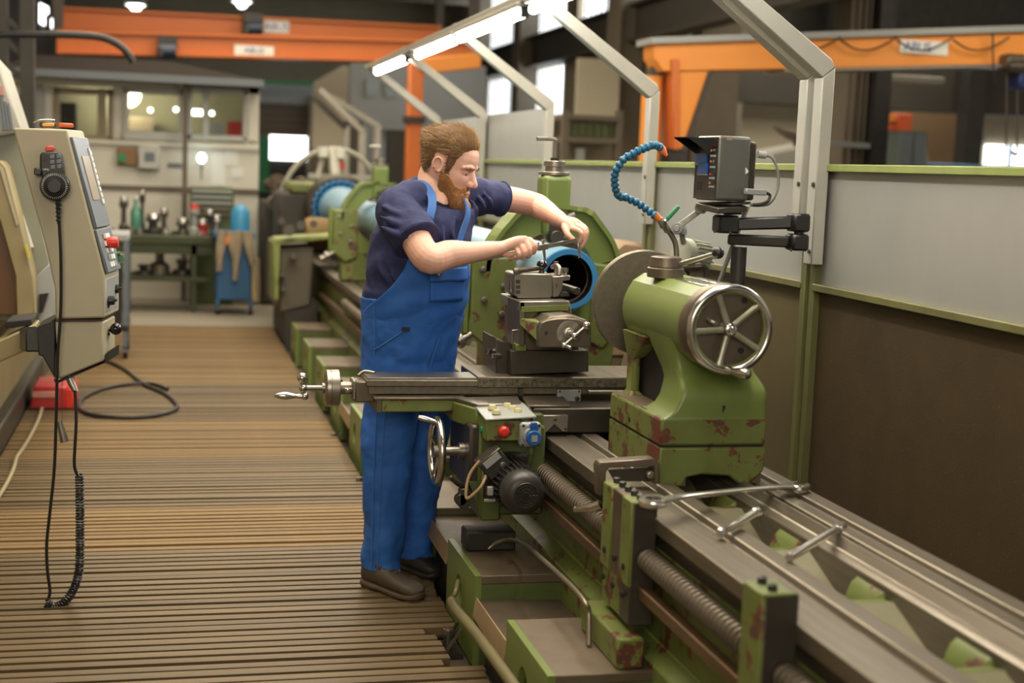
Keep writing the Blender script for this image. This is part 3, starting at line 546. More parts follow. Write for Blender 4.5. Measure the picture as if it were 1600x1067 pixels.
for x, z in ((1.415, .78), (1.475, .78)): bolt(q, (x, TY - .02, z), (0, -1, 0), .009, .007)
for x, z in ((1.408, .806), (1.482, .806)): bolt(q, (x, TY - .02, z), (0, -1, 0), .004, .003)
ob('bolt', q, STEELD, sp)
ob('side_screw', G().cyl((1.52, TY - .01, .802), (1.9, TY - .01, .802), .009, n=12), STEELM, ca)
# cross feed handle on the left end
hy = TY + .06; hz = .806
ob('end_block', G().box(.655, .735, hy - .045, hy + .05, hz - .045, hz + .030), STEELB, ca, .004); ob('end_flange', G().box(.643, .66, hy - .04, hy + .04, hz - .04, hz + .035), STEELM, ca, .005)
ob('feed_shaft', G().rev([(.024, 0), (.024, .085), (.0235, .09)], (.565, hy, hz), (1, 0, 0), 24).cyl((.47, hy, hz), (.57, hy, hz), .0095).cyl((.540, hy, hz), (.562, hy, hz), .019), STEELM, ca)
q = G(); bolt(q, (.632, hy - .026, hz - .004), (0, -1, 0), .008, .012); q.cyl((.62, hy - .022, hz - .004), (.655, hy - .022, hz - .004), .009, n=8); q.cyl((.61, hy, hz + .022), (.61, hy, hz + .03), .004, n=8); ob('oil_nipple', q, STEEL, ca)
dl = ob('feed_dial', G().rev([(.02, 0), (.058, .001), (.066, .006), (.067, .018), (.0655, .019), (.0655, .022), (.067, .023), (.067, .050), (.062, .053), (.02, .053)], (.548, hy, hz), (1, 0, 0), 56), STEELM, ca)
hb = ob('crank', G().sph((.472, hy, hz), .016, 16).sph((.468, hy, hz + .037), .0185, 20).tube([(.47, hy, hz + .03), (.474, hy, hz - .03)], [.010, .0085], 12).sph((.478, hy, hz - .030), .0145, 16), STEEL, ca)
ob('crank_grip', G().rev([(1e-4, 0), (.0085, .004), (.0095, .022), (.007, .032), (.0095, .045), (.0145, .068), (.0145, .08), (.0105, .098), (.004, .112), (1e-4, .113)], (.482, hy - .002, hz - .030), (-1, 0, .02), 24), STEEL, hb)
# apron
ob('apron_body', G().box(1.06, 1.30, 4.78, 5.10, .40, .72), GREEND, ca, .008)
ob('apron_side', G().box(1.03, 1.075, 4.80, 5.16, .48, .72), STEELD, ca, .01)
ob('apron_foot', G().box(1.07, 1.14, 4.765, 5.0, .385, .60), GREEND, ca, .006); ob('apron_lower', G().prism([(1.03, 4.79, .52), (1.06, 4.79, .44), (1.10, 4.79, .40), (1.10, 4.79, .52)], (0, .3, 0)), GREEND, ca)
wx, wyy, wz = .932, 4.905, .608
hw = ob('apron_handwheel', G().torus((wx, wyy, wz), (1, 0, 0), .112, .0135, 56, 14), STEEL, ca)
for k in range(4):
    a = math.radians(20 + 90 * k); e = V(0, math.cos(a), math.sin(a)); ob('spoke', G().tube([V(wx + .012, wyy, wz) + e * .018, V(wx, wyy, wz) + e * .108], [.010, .0085], 10), STEEL, hw)
ob('wheel_shaft', G().cyl((wx - .01, wyy, wz), (1.035, wyy, wz), .017).cyl((wx - .012, wyy, wz), (wx + .03, wyy, wz), .022).cyl((1.012, wyy, wz), (1.035, wyy, wz), .030), STEELM, hw)
ob('wheel_grip', G().rev([(1e-4, 0), (.007, 0), (.009, .02), (.012, .045), (.009, .065), (1e-4, .07)], (wx - .008, wyy - .02, wz + .109), (-1, .2, .25), 14), STEEL, hw)
ob('apron_lever', G().tube([(1.03, 4.80, .50), (.99, 4.78, .515), (.955, 4.77, .545)], .009, 10).cyl((1.0, 4.80, .46), (1.0, 4.77, .46), .022).box(.995, 1.03, 4.77, 4.81, .43, .50), STEELD, ca, .003)
# control box with buttons, emergency stop and blue socket
cb = ob('control_box', G().prism([(1.062, 4.69, .685), (1.19, 4.69, .685), (1.19, 4.69, .757), (1.062, 4.69, .757)], (0, .17, 0)), GREENW, ca, .004)
ob('box_lid', G().prism([(1.055, 4.675, .758), (1.235, 4.675, .768), (1.235, 4.86, .782), (1.055, 4.86, .772)], (0, 0, .007)), PANELG, cb, .002)
for x, y in ((1.105, 4.73), (1.105, 4.795), (1.165, 4.825), (1.175, 4.785), (1.185, 4.745)): ob('push_button', G().rev([(1e-4, .015), (.011, .015), (.014, .011), (.016, 0)], (x, y, .770 + (y - 4.68) * .07), (0, 0, 1), 20), YELLOWB, cb)
ob('emergency_stop', G().rev([(1e-4, .034), (.012, .033), (.019, .026), (.020, .012), (.012, .008), (.012, 0)], (1.12, 4.69, .722), (0, -1, 0), 28), RED, cb)
ob('side_plug', G().cyl((1.062, 4.76, .712), (1.055, 4.76, .712), .013, n=16), GREENV, cb)
so = ob('socket_housing', G().box(1.175, 1.250, 4.655, 4.70, .668, .755), PANELG, cb, .012, seg=2)
ob('socket_collar', G().rev([(.026, .014), (.031, .014), (.033, 0), (.02, 0)], (1.216, 4.655, .707), (0, -1, 0), 28), PANELG, so)
ob('socket_flap', G().rev([(1e-4, .016), (.024, .016), (.027, .012), (.028, 0)], (1.218, 4.645, .705), (0, -1, 0), 28).box(1.205, 1.232, 4.636, 4.655, .722, .752).box(1.208, 1.228, 4.634, 4.65, .745, .757), BLUE, so)
ob('flap_label', G().box(1.208, 1.229, 4.6275, 4.630, .694, .716), PANELG, so)
q = G()
for x, z in ((1.184, .745), (1.240, .745), (1.184, .678), (1.240, .678)): bolt(q, (x, 4.655, z), (0, -1, 0), .005, .004)
ob('screw', q, STEELD, so)
ob('socket_cable', G().cyl((1.225, 4.69, .67), (1.225, 4.69, .64), .013, n=12).tube(spline([(1.225, 4.69, .645), (1.222, 4.70, .60), (1.21, 4.72, .57)], 4), .009, 10), GREEND, cb)
# feed motor
mo = ob('feed_motor', G().rev([(1e-4, 0), (.045, .0), (.060, .006), (.070, .02), (.0735, .05), (.0735, .075), (.070, .08), (.070, .30)], (1.155, 4.47, .545), (0, 1, 0), 48), BLACKM, ca)
g = G()
for k in range(28):
    a = 2 * math.pi * k / 28; e = V(math.cos(a), 0, math.sin(a)); n_ = V(-math.sin(a), 0, math.cos(a)); c_ = V(1.155, 4.56, .545); g.hexa([c_ + e * .066 - n_ * .0016, c_ + e * .066 + n_ * .0016, c_ + e * .066 + n_ * .0016 + V(0, .2, 0), c_ + e * .066 - n_ * .0016 + V(0, .2, 0), c_ + e * .082 - n_ * .0012, c_ + e * .082 + n_ * .0012, c_ + e * .082 + n_ * .0012 + V(0, .2, 0), c_ + e * .082 - n_ * .0012 + V(0, .2, 0)])
ob('cooling_fins', g, BLACKM, mo)
g = G()
for r in (.012, .022, .032, .041): g.torus((1.155, 4.468, .545), (0, 1, 0), r, .0022, 28, 6)
for k in range(12):
    a = math.pi * k / 6; g.tube([(1.155 + .008 * math.cos(a), 4.468, .545 + .008 * math.sin(a)), (1.155 + .043 * math.cos(a), 4.468, .545 + .043 * math.sin(a))], .0016, 5)
ob('fan_grille', g, STEELD, mo); ob('fan_hub', G().cyl((1.155, 4.464, .545), (1.155, 4.47, .545), .009, n=14), BLACK, mo); ob('fan_hole', G().cyl((1.155, 4.4695, .545), (1.155, 4.4705, .545), .043, n=28), CAVITY, mo)
ob('motor_flange', G().box(1.075, 1.235, 4.74, 4.79, .46, .63), BLACKM, mo, .01)
M3 = Matrix.Rotation(math.radians(-40), 3, 'Y'); o3 = V(1.085, 4.66, .615)
def rbox(hx, hy_, hz_, c_=V(0, 0, 0)): return [o3 + M3 @ (c_ + V(a * hx, b * hy_, d * hz_)) for d in (-1, 1) for a, b in ((-1, -1), (1, -1), (1, 1), (-1, 1))]
tbx = ob('terminal_box', G().hexa(rbox(.045, .04, .033)), BLACKM, mo, .004); ob('terminal_lid', G().hexa(rbox(.047, .042, .006, V(0, 0, .036))), STEELD, tbx, .003); ob('lid_plate', G().hexa(rbox(.032, .002, .012, V(-.0, -.043, .024))), PANELG, tbx)
q = G(); bolt(q, o3 + M3 @ V(.02, -.04, -.012), (0, -1, 0), .010, .008); ob('gland', q, STEELM, tbx)
ob('motor_cable', G().tube(spline([(1.05, 4.62, .58), (1.035, 4.60, .555), (1.015, 4.60, .53), (.985, 4.61, .505), (.985, 4.62, .545), (1.0, 4.63, .59), (1.03, 4.63, .63)], 5), .0055, 8), mat('tan_cable', (.30, .20, .10), rough=.5), mo)
ob('white_clip', G().box(1.055, 1.075, 4.60, 4.62, .515, .545).box(1.045, 1.085, 4.605, 4.615, .492, .502), PANELG, mo, .002)
# compound slide, riser and tool post
RY = 5.06
def pl(y, *q): return [P(a, b, Y=y) for a, b in q]
def ext(y0_, y1_, *q): return G().prism(pl(y0_, *q), (0, y1_ - y0_, 0))
ri = ob('riser_block', ext(RY, RY + .24, (798, 586), (920, 581), (920, 547), (798, 548)), STEELD, ca, .003)
ob('riser_step', ext(RY + .06, RY + .30, (775, 586), (800, 586), (800, 540), (775, 528)), STEELD, ca, .003)
q = G(); bolt(q, P(790, 556, Y=RY + .05) + V(-.02, 0, 0), (-1, -.3, 0), .010, .04); bolt(q, P(783, 549, Y=RY + .13) + V(-.02, 0, 0), (-1, -.3, 0), .010, .04); ob('clamp_bolt', q, STEEL, ri)
ob('riser_bracket', G().tube([P(801, 537, Y=RY), P(801, 516, Y=RY), P(813, 515, Y=RY)], .004, 6), STEELM, ri); ob('riser_key', ext(RY - .012, RY + .05, (806, 549), (823, 549), (823, 537), (806, 538)), GREENW, ri, .003)
ob('compound_body', ext(RY + .015, RY + .26, (812, 548), (905, 548), (890, 470), (812, 470)), STEELB, ca, .004)
ob('compound_top', ext(RY - .02, RY + .30, (811, 486), (890, 486), (890, 470), (812, 471)), STEELM, ca, .003)
ob('compound_green', ext(RY - .022, RY, (814, 488), (888, 485), (890, 476), (815, 479)), GREENW, ca, .001)
ob('compound_left', G().prism([P(792, 540, Y=RY + .14), P(812, 540, Y=RY - .02), P(812, 471, Y=RY - .02), P(793, 463, Y=RY + .14)], (.02, 0, 0)), STEELB, ca, .003)
ob('compound_nose', G().prism([P(812, 497, Y=RY - .02), P(812, 508, Y=RY - .02), P(838, 533, Y=RY - .15), P(843, 514, Y=RY - .15), P(850, 505, Y=RY - .15)], (.10, 0, 0)), GREENW, ca, .004)
cy0 = 4.885
cap = ob('end_cap', ext(cy0, cy0 + .04, (841, 543), (842, 512), (846, 504), (856, 500), (872, 497.5), (888, 497), (903, 499), (917, 504), (923, 510), (924, 543)), STEELB, ca, .004, seg=2)
ob('nose_body', ext(cy0 + .03, RY + .1, (842, 538), (843, 508), (860, 494), (890, 492), (918, 500), (921, 538)), STEELB, ca, .006)
c0 = P(889, 521, Y=cy0)
ob('compound_dial', G().rev([(1e-4, .022), (.012, .022), (.0135, .02), (.0135, .012), (.020, .01), (.0215, .008), (.0215, .003), (.034, .003), (.046, .0015), (.0475, -.002), (.048, -.004), (.02, -.004)], c0, (0, -1, 0), 44), STEELM, cap)
q = G()
for p in ((853, 520), (918, 519)): q.cyl(P(p[0], p[1], Y=cy0 - .001), P(p[0], p[1], Y=cy0 + .004), .0075, n=16)
ob('socket_screw', q, CAVITY, cap)
e = (P(911, 510, Y=cy0 - .05) - P(895, 524, Y=cy0 - .05)); e.normalize(); hc = c0 + V(.008, -.045, -.004)
cr = ob('ball_crank', G().cyl(c0 + V(0, -.015, 0), hc, .0085, n=14).tube([hc - e * .045, hc + e * .055], .0055, 12).sph(hc + e * .058, .0145, 18).sph(hc, .0125, 16, (1, 1.1, 1)).sph(hc - e * .050, .0105, 14), STEEL, ca); ob('crank_grip', G().rev([(1e-4, 0), (.007, 0), (.006, .012), (.0085, .03), (.006, .042), (1e-4, .045)], hc - e * .050, (.35, -.9, -.12), 14), STEEL, cr)
PY = RY + .07
tp = ob('tool_post', ext(PY, PY + .16, (803, 461), (810, 466), (860, 466), (864, 462), (864, 431), (858, 428), (806, 427), (803, 430)), STEELM, ca, .004, seg=2)
ob('ratchet_ring', G().rev([(1e-4, -.022)] + [(.062, -.022), (.062, .004), (1e-4, .004)], P(843, 466, Y=PY + .07), (0, 0, 1), 40), STEELD, tp)
g = G()
for k in range(36):
    a = 2 * math.pi * k / 36; c_ = P(843, 466, Y=PY + .07) + V(.062 * math.cos(a), .062 * math.sin(a), -.02); g.box(c_.x - .003, c_.x + .003, c_.y - .003, c_.y + .003, c_.z, c_.z + .018)
ob('ratchet_teeth', g, STEELM, tp)
for k in range(3): ob('dovetail_slot', ext(PY - .002, PY + .004, (806, 437 + k * 8), (813, 437 + k * 8), (813, 443 + k * 8), (806, 443 + k * 8)), STEELD, tp, .001)
ob('top_disc', G().rev([(1e-4, .008), (.026, .008), (.03, .004), (.03, 0)], P(843, 428, Y=PY + .07), (0, 0, 1), 32), STEELM, tp)
th = ob('tool_holder', ext(PY - .01, PY + .13, (864, 464), (864, 432), (891, 430), (891, 438), (880, 439), (880, 450), (873, 464)), STEELM, ca, .003)
ob('holder_shelf', ext(PY + .0, PY + .13, (873, 464), (891, 463), (889, 456), (876, 455)), STEELD, th, .002)
text('mark', '1', .024, INKD, th, P(870, 447, Y=PY - .0115), (1, 0, 0), (0, 0, 1))
ob('boring_bar', G().tube([P(880, 448, Y=PY + .10), P(902, 455, Y=PY - .06)], .0145, 8), STEELD, th, .001, ang=30)
q = G()
for p, h in ((868, .055), (878, .03), (884, .03)):
    c_ = P(p, 431, Y=PY + .03); q.cyl(c_, c_ + V(0, 0, h), .006, n=10); q.cyl(c_ + V(0, 0, h * .5), c_ + V(0, 0, h), .0095, n=6)
ob('clamp_screw', q, STEELM, th)
ob('top_clamp', G().tube(spline([P(863, 417, Y=PY + .06), P(868, 414, Y=PY + .03), P(873, 418, Y=PY + .01), P(873, 430, Y=PY)], 3), .009, 8), STEELM, th)
bc = P(847, 414, Y=PY + .05)
ob('lock_lever', G().tube([bc + V(0, 0, -.01), P(808, 423, Y=PY + .0)], [.009, .0105], 12).cyl(P(809, 423, Y=PY), P(803, 424, Y=PY), .013, n=16).cyl(bc + V(0, 0, -.035), bc, .010), STEELB, tp); ob('lever_ball', G().sph(bc, .021, 22), mat('chrome_black_ball', (.08, .08, .09), rough=.08, metal=.9), tp)
ob('left_pin', G().cyl(P(799, 452, Y=PY + .05), P(799, 440, Y=PY + .05), .008).sph(P(799, 455, Y=PY + .05), .011, 12), STEELM, tp)
# ------------------------------------------------------------------ coolant pump, hose, readout
cp = thing('coolant_pump', 'grey ribbed coolant pump with steel pipe, valve and blue segmented hose behind the tailstock', 'coolant pump', (1.97, 5.25, .77))
ob('pump_bracket', G().box(1.90, 2.03, 5.22, 5.40, .772, .79).box(1.94, 1.99, 5.26, 5.32, .77, 1.27).box(1.92, 2.03, 5.2, 5.36, 1.26, 1.275), STEELD, cp, .004)
PUMPG = mat('pale_pump_grey', (.42, .44, .36), rough=.4)
pc = P(1072, 397, Y=5.22); pax = (P(1116, 405, Y=5.28) - pc).normalized()
pb = ob('pump_motor', G().rev([(1e-4, 0), (.058, 0), (.062, .006), (.062, .03), (.052, .034), (.052, .125), (1e-4, .128)], pc - pax * .03, pax, 36), PUMPG, cp)
g = G(); u, w, d_ = frame(pax)
for k in range(22):
    a = 2 * math.pi * k / 22; e = u * math.cos(a) + w * math.sin(a); n_ = -u * math.sin(a) + w * math.cos(a); c_ = pc + d_ * .012
    g.hexa([c_ + e * .05 - n_ * .003, c_ + e * .05 + n_ * .003, c_ + e * .05 + n_ * .003 + d_ * .085, c_ + e * .05 - n_ * .003 + d_ * .085, c_ + e * .064 - n_ * .0025, c_ + e * .064 + n_ * .0025, c_ + e * .064 + n_ * .0025 + d_ * .085, c_ + e * .064 - n_ * .0025 + d_ * .085])
ob('motor_rib', g, PUMPG, pb)
ob('elbow_pipe', G().tube(spline([P(1068, 418, Y=5.18), P(1085, 417, Y=5.16), P(1096, 416, Y=5.15), P(1103, 421, Y=5.15), P(1104, 432, Y=5.15)], 4), .013, 12).cyl(P(1086, 417, Y=5.16), P(1094, 416, Y=5.155), .017, n=12), STEELD, cp)
HYp = 5.12
ob('steel_pipe', G().tube(spline([P(1057, 425, Y=HYp), P(1057, 398, Y=HYp), P(1055, 380, Y=HYp), P(1048, 366, Y=HYp), P(1041, 357, Y=HYp)], 5), .0105, 12), STEELM, cp)
va = ob('ball_valve', G().tube([P(1044, 361, Y=HYp), P(1039, 353, Y=HYp), P(1037, 351, Y=HYp), P(1031, 342, Y=HYp)], [.015, .0145, .017, .013], 8).sph(P(1037, 351, Y=HYp), .018, 12).cyl(P(1037, 350, Y=HYp - .012), P(1040, 344, Y=HYp - .02), .008), STEELM, cp, ang=30)
a, b = P(1041, 344, Y=HYp - .02), P(1061, 322, Y=HYp - .03)
ob('valve_lever', G().tube([P(1038, 346, Y=HYp - .02), a], .006, 8), STEEL, va); ob('valve_grip', G().bar(a, b, .016, .016), GREENV, va, .006, seg=3)
path = [(708, 518), (692, 505), (672, 490), (652, 475), (632, 462), (610, 452), (590, 442), (568, 440), (555, 425), (550, 405), (547, 382), (547, 358), (553, 338), (565, 318), (580, 297), (600, 283), (625, 270), (648, 258), (672, 248), (695, 240), (715, 243), (728, 254)]
pp = [P(740 + x * .403, 130 + y * .403, Y=HYp + .04 * math.sin(k * .3)) for k, (x, y) in enumerate(path)]
sp_ = spline(pp, 8); cum = [0]
for i in range(1, len(sp_)): cum.append(cum[-1] + (sp_[i] - sp_[i - 1]).length)
def along(s):
    for i in range(1, len(cum)):
        if cum[i] >= s: t = (s - cum[i - 1]) / (cum[i] - cum[i - 1]); return sp_[i - 1].lerp(sp_[i], t), (sp_[i] - sp_[i - 1]).normalized()
    return sp_[-1], (sp_[-1] - sp_[-2]).normalized()
sg = G().rev([(.009, -.006), (.0145, -.004), (.0165, .003), (.0145, .009), (.0105, .012), (.0095, .019), (.0075, .022)], (0, 0, 0), (0, 0, 1), 16)
sme = bpy.data.meshes.new('hose_segment'); sme.from_pydata(sg.v, [], sg.f); sme.polygons.foreach_set('use_smooth', [True] * len(sme.polygons)); sme.materials.append(HOSEB)
NS = int(cum[-1] / .0215)
for k in range(NS):
    p, t = along((k + .3) * cum[-1] / NS); o = bpy.data.objects.new('hose_segment', sme); COL.objects.link(o); o.parent = cp; o.location = p - Vector(cp['_w']); o.rotation_euler = t.to_track_quat('Z', 'Y').to_euler()
ob('orange_fitting', G().cyl(P(1030, 343, Y=HYp), P(1024, 335, Y=HYp), .013, n=16), ORANGEP, cp)
e = (sp_[-1] - sp_[-4]).normalized(); ob('nozzle', G().rev([(1e-4, -.004), (.015, -.004), (.015, .010), (.011, .018), (.006, .034), (1e-4, .034)], sp_[-1], (.6, -.15, -.75), 16), ORANGEP, cp)
sa = thing('jointed_arm', 'pale jointed steel arm with round pivots beside the green valve grip', 'arm', P(1065, 372, Y=5.18))
ob('arm_bar', G().bar(P(1092, 330, Y=5.10), P(1062, 352, Y=5.12), .022, .022), GREYP, sa, .003); ob('pivot', G().cyl(P(1058, 357, Y=5.08), P(1063, 356, Y=5.16), .022, n=20).cyl(P(1057, 357, Y=5.07), P(1058, 357, Y=5.08), .012, n=12), PANELG, sa, .002); ob('pivot', G().cyl(P(1094, 325, Y=5.06), P(1098, 325, Y=5.14), .022, n=20), PANELG, sa, .002)
ob('arm_stem', G().cyl(P(1065, 362, Y=5.14), P(1068, 380, Y=5.18), .011, n=12).box(*(lambda q: (q.x - .024, q.x + .024, q.y - .01, q.y + .03, q.z - .01, q.z + .012))(P(1063, 362, Y=5.12))), PANELG, sa, .002)
dr = thing('readout_stand', 'grey readout box with blue taped display on a black swing arm and post', 'readout', (2.05, 4.95, -.075))
ob('post', G().cyl((2.06, 4.95, -.07), (2.06, 4.95, 1.36), .029, n=24), BLACKM, dr); ob('post_base', G().box(1.97, 2.15, 4.86, 5.04, -.074, -.05), BLACKM, dr)
A2 = [P(1152, 374, Y=4.95), P(1235, 378, Y=4.82)]
ob('lower_arm', G().bar(A2[0] - (A2[1] - A2[0]).normalized() * .03, A2[1], .06, .040), BLACKM, dr, .006); ob('lower_joint', G().box(*(lambda q: (q.x - .02, q.x + .045, q.y - .04, q.y + .04, q.z - .030, q.z + .030))(P(1240, 378, Y=4.82))), BLACK, dr, .008)
ob('joint_pin', G().cyl(P(1248, 372, Y=4.82), P(1248, 355, Y=4.82), .018), BLACK, dr)
ob('upper_arm', G().bar(P(1148, 350, Y=4.93), P(1255, 347, Y=4.82), .06, .046), BLACK, dr, .007); ob('upper_joint', G().box(*(lambda q: (q.x - .03, q.x + .035, q.y - .04, q.y + .04, q.z - .032, q.z + .034))(P(1246, 348, Y=4.82))), BLACK, dr, .008); ob('upper_joint', G().box(*(lambda q: (q.x - .04, q.x + .04, q.y - .04, q.y + .04, q.z - .033, q.z + .033))(P(1134, 350, Y=4.93))), BLACK, dr, .008)
q = G()
for p in ((1117, 362), (1141, 364), (1236, 391), (1258, 391), (1258, 335)): q.sph(P(*p, Y=4.79), .005, 8)
ob('joint_screw', q, BLACK, dr)
ob('turntable', G().cyl(P(1145, 335, Y=4.95), P(1145, 318, Y=4.95), .035, n=24).cyl(P(1145, 319, Y=4.95), P(1145, 316, Y=4.95), .065, n=28), BLACKM, dr)
ob('base_plate', G().prism([P(1087, 316, Y=5.03), P(1122, 325, Y=4.84), P(1168, 322, Y=4.90), P(1140, 314, Y=5.1)], (0, 0, -.022)), STEELD, dr, .003)
C0 = P(1119, 314, Y=4.86); A0 = P(1084, 307, Y=5.05); B0 = P(1169, 313, Y=4.92); A0.z = B0.z = C0.z; hh = P(1119, 211, Y=4.86).z - C0.z; D0 = A0 + B0 - C0; UP = V(0, 0, hh)
bx = ob('readout_box', G().hexa([A0, C0, B0, D0, A0 + UP, C0 + UP, B0 + UP, D0 + UP]), mat('grey_readout_case', (.17, .165, .15), (.12, .115, .10), 5, .8, .4, .3), dr, .012, seg=3)
fu = (C0 - A0); fv = UP; fn = Vector((fu.y, -fu.x, 0)).normalized(); fn = fn if fn.x < 0 else -fn
def FQ(u, v, d=0): return A0 + fu * u + fv * v + fn * d
def fbox(u0, u1, v0, v1, d0, d1): return G().hexa([FQ(u0, v0, d0), FQ(u1, v0, d0), FQ(u1, v0, d1), FQ(u0, v0, d1), FQ(u0, v1, d0), FQ(u1, v1, d0), FQ(u1, v1, d1), FQ(u0, v1, d1)])
ob('front_plate', fbox(.05, .96, .04, .97, 0, .003), BLACK, bx)
ob('front_rim', fbox(.02, .98, .02, .05, -.002, .004).add(fbox(.02, .05, .02, .98, -.002, .004).v, fbox(0, 1, 0, 1, 0, 1).f), STEELD, bx)
ob('visor', G().prism([FQ(.08, .93, .003), FQ(.72, .93, .003), FQ(.72, .95, .10), FQ(.08, .95, .10)], (0, 0, .003)).prism([FQ(.72, .93, .003), FQ(.72, .70, .003), FQ(.72, .95, .10)], FQ(.73, 0) - FQ(.72, 0)).prism([FQ(.08, .93, .003), FQ(.08, .70, .003), FQ(.08, .95, .10)], FQ(.09, 0) - FQ(.08, 0)), BLACK, bx)
ob('blue_tape', fbox(.10, .58, .56, .72, .004, .012).add(fbox(.24, .62, .40, .57, .004, .012).v, fbox(0, 1, 0, 1, 0, 1).f), BLUE, bx); ob('tape_edge', fbox(.06, .30, .545, .56, .004, .016).add(fbox(.26, .62, .385, .40, .004, .014).v, fbox(0, 1, 0, 1, 0, 1).f), RAG, bx)
ob('red_display', fbox(.70, .92, .83, .89, .003, .005), mat('dark_red_display', (.06, .006, .004), rough=.2), bx)
rows = [(.75, 1), (.67, 0), (.585, 1), (.50, 0), (.39, 2), (.33, 0), (.255, 1), (.20, 0)]
for v, kind in rows:
    for c_ in range(3):
        u = .72 + c_ * .075; ob('key', fbox(u, u + .045, v, v + .032, .003, .008), ORANGEP if (kind == 1 and c_ == 0) else (RED if kind == 2 and c_ == 0 else (PANELG if kind == 0 else STEELD)), bx)
for r in range(3):
    for c_ in range(3): ob('key', fbox(.16 + c_ * .075, .20 + c_ * .075, .16 + r * .045, .185 + r * .045, .003, .007), STEELD, bx)
text('lettering', '100', .012, WHITE, bx, FQ(.86, .765, .006), fu, (0, 0, 1)); text('lettering', '100', .012, WHITE, bx, FQ(.86, .60, .006), fu, (0, 0, 1))
sd = (B0 - C0).normalized()
ob('rear_case', G().hexa([B0 + V(-.004, .02, .004), B0 + sd * .042 + V(0, .02, .004), D0 + sd * .042 + V(0, 0, .004), D0 + V(-.004, 0, .004)] + [q_ + V(0, 0, hh - .02) for q_ in (B0 + V(-.004, .02, .004), B0 + sd * .042 + V(0, .02, .004), D0 + sd * .042 + V(0, 0, .004), D0 + V(-.004, 0, .004))]), STEELD, bx, .01, seg=2)
ob('tape_patch', G().hexa([C0 + sd * .035 + UP * .93 - fn * .0 + V(0, -.002, 0), C0 + sd * .062 + UP * .93 + V(0, -.002, 0), C0 + sd * .062 + UP * .93 + V(0, .004, 0), C0 + sd * .035 + UP * .93 + V(0, .004, 0)] + [q_ + V(0, 0, .013) for q_ in (C0 + sd * .035 + UP * .93 + V(0, -.002, 0), C0 + sd * .062 + UP * .93 + V(0, -.002, 0), C0 + sd * .062 + UP * .93 + V(0, .004, 0), C0 + sd * .035 + UP * .93 + V(0, .004, 0))]), RAG, bx)
ob('switch', G().prism([P(1166, 262, Y=4.90), P(1170, 268, Y=4.90), P(1166, 272, Y=4.90)], (0, .02, 0)), WHITE, bx)
ob('plug', G().cyl(P(1184, 241, Y=4.96), P(1196, 243, Y=4.96), .013, n=12), PANELG, bx); ob('plug', G().bar(P(1164, 299, Y=4.88), P(1196, 301, Y=4.90), .02, .022), PANELG, bx, .003)
ob('cable', G().tube(spline([P(1196, 243, Y=4.96), P(1206, 246, Y=4.95), P(1214, 262, Y=4.94), P(1216, 285, Y=4.93), P(1212, 303, Y=4.92), P(1202, 318, Y=4.91), P(1186, 321, Y=4.91), P(1172, 320, Y=4.92)], 5), .0055, 8), mat('grey_cable', (.16, .15, .13), rough=.5), dr)
ob('cable', G().tube(spline([P(1196, 301, Y=4.90), P(1203, 305, Y=4.90), P(1200, 314, Y=4.90), P(1188, 319, Y=4.90), P(1176, 320, Y=4.91)], 5), .006, 8), BLACKM, dr)
ob('brace', G().bar(P(1168, 322, Y=5.02), P(1122, 445, Y=5.08), .028, .012), PANELG, dr, .002)
# ------------------------------------------------------------------ tools lying on the bed
wr = thing('combination_wrench', 'big steel combination wrench lying across both bed ways', 'wrench', (1.63, 3.85, .676))
a = P(1021, 784, Z=.728); b = P(1250, 759, Z=.694); d = (b - a).normalized(); n_ = V(-d.y, d.x, 0)
ob('ring_end', G().rev([(.023, -.010), (.038, -.011), (.042, -.003), (.042, .005), (.038, .011), (.023, .011), (.023, -.010)], a, (0, 0, 1), 36), CHROME, wr)
g = G(); rr = []
for t, w_, h_, dz in ((.036, .020, .009, 0), (.07, .016, .009, .004), (.14, .015, .008, .006), (.4, .0155, .008, .006), (.56, .017, .008, .003), (.61, .024, .008, 0)):
    c_ = a + d * t + V(0, 0, dz); rr.append([c_ + n_ * (w_ * math.cos(q)) + V(0, 0, h_ * math.sin(q)) for q in [2 * math.pi * k / 12 for k in range(12)]])
ob('shank', g.loft(rr), CHROME, wr)
c_ = a + d * .63
poly = [(-.03, -.012), (-.02, -.03), (.005, -.038), (.035, -.034), (.06, -.018), (.055, -.010), (.02, -.014), (.008, -.004), (.008, .006), (.02, .016), (.058, .016), (.06, .024), (.03, .036), (.0, .036), (-.022, .026), (-.03, .012)]
A_ = math.radians(12); ob('jaw', G().prism([c_ + d * (x * math.cos(A_) - y * math.sin(A_)) + n_ * (x * math.sin(A_) + y * math.cos(A_)) + V(0, 0, -.009) for x, y in poly], (0, 0, .016)), CHROME, wr, .003)
g = G()
for k in range(12): q = a + V(.024 * math.cos(k * math.pi / 6), .024 * math.sin(k * math.pi / 6), 0); g.box(q.x - .003, q.x + .003, q.y - .003, q.y + .003, q.z - .007, q.z + .007)
ob('ring_teeth', g, STEELD, wr)
sw = thing('socket_wrench', 'short chrome socket handle with a dark pointed blade, in the middle of the near way', 'wrench', (1.48, 3.48, .676))
a, b = P(1124, 833, Z=.690), P(1183, 800, Z=.705)
e = (b - a).normalized(); ob('handle', G().rev([(1e-4, 0), (.010, 0), (.013, .006), (.013, .016), (.0095, .022), (.0095, .10), (.012, .11), (.012, (b - a).length - .02), (.015, (b - a).length - .016), (.015, (b - a).length), (1e-4, (b - a).length)], a, e, 20), CHROME, sw)
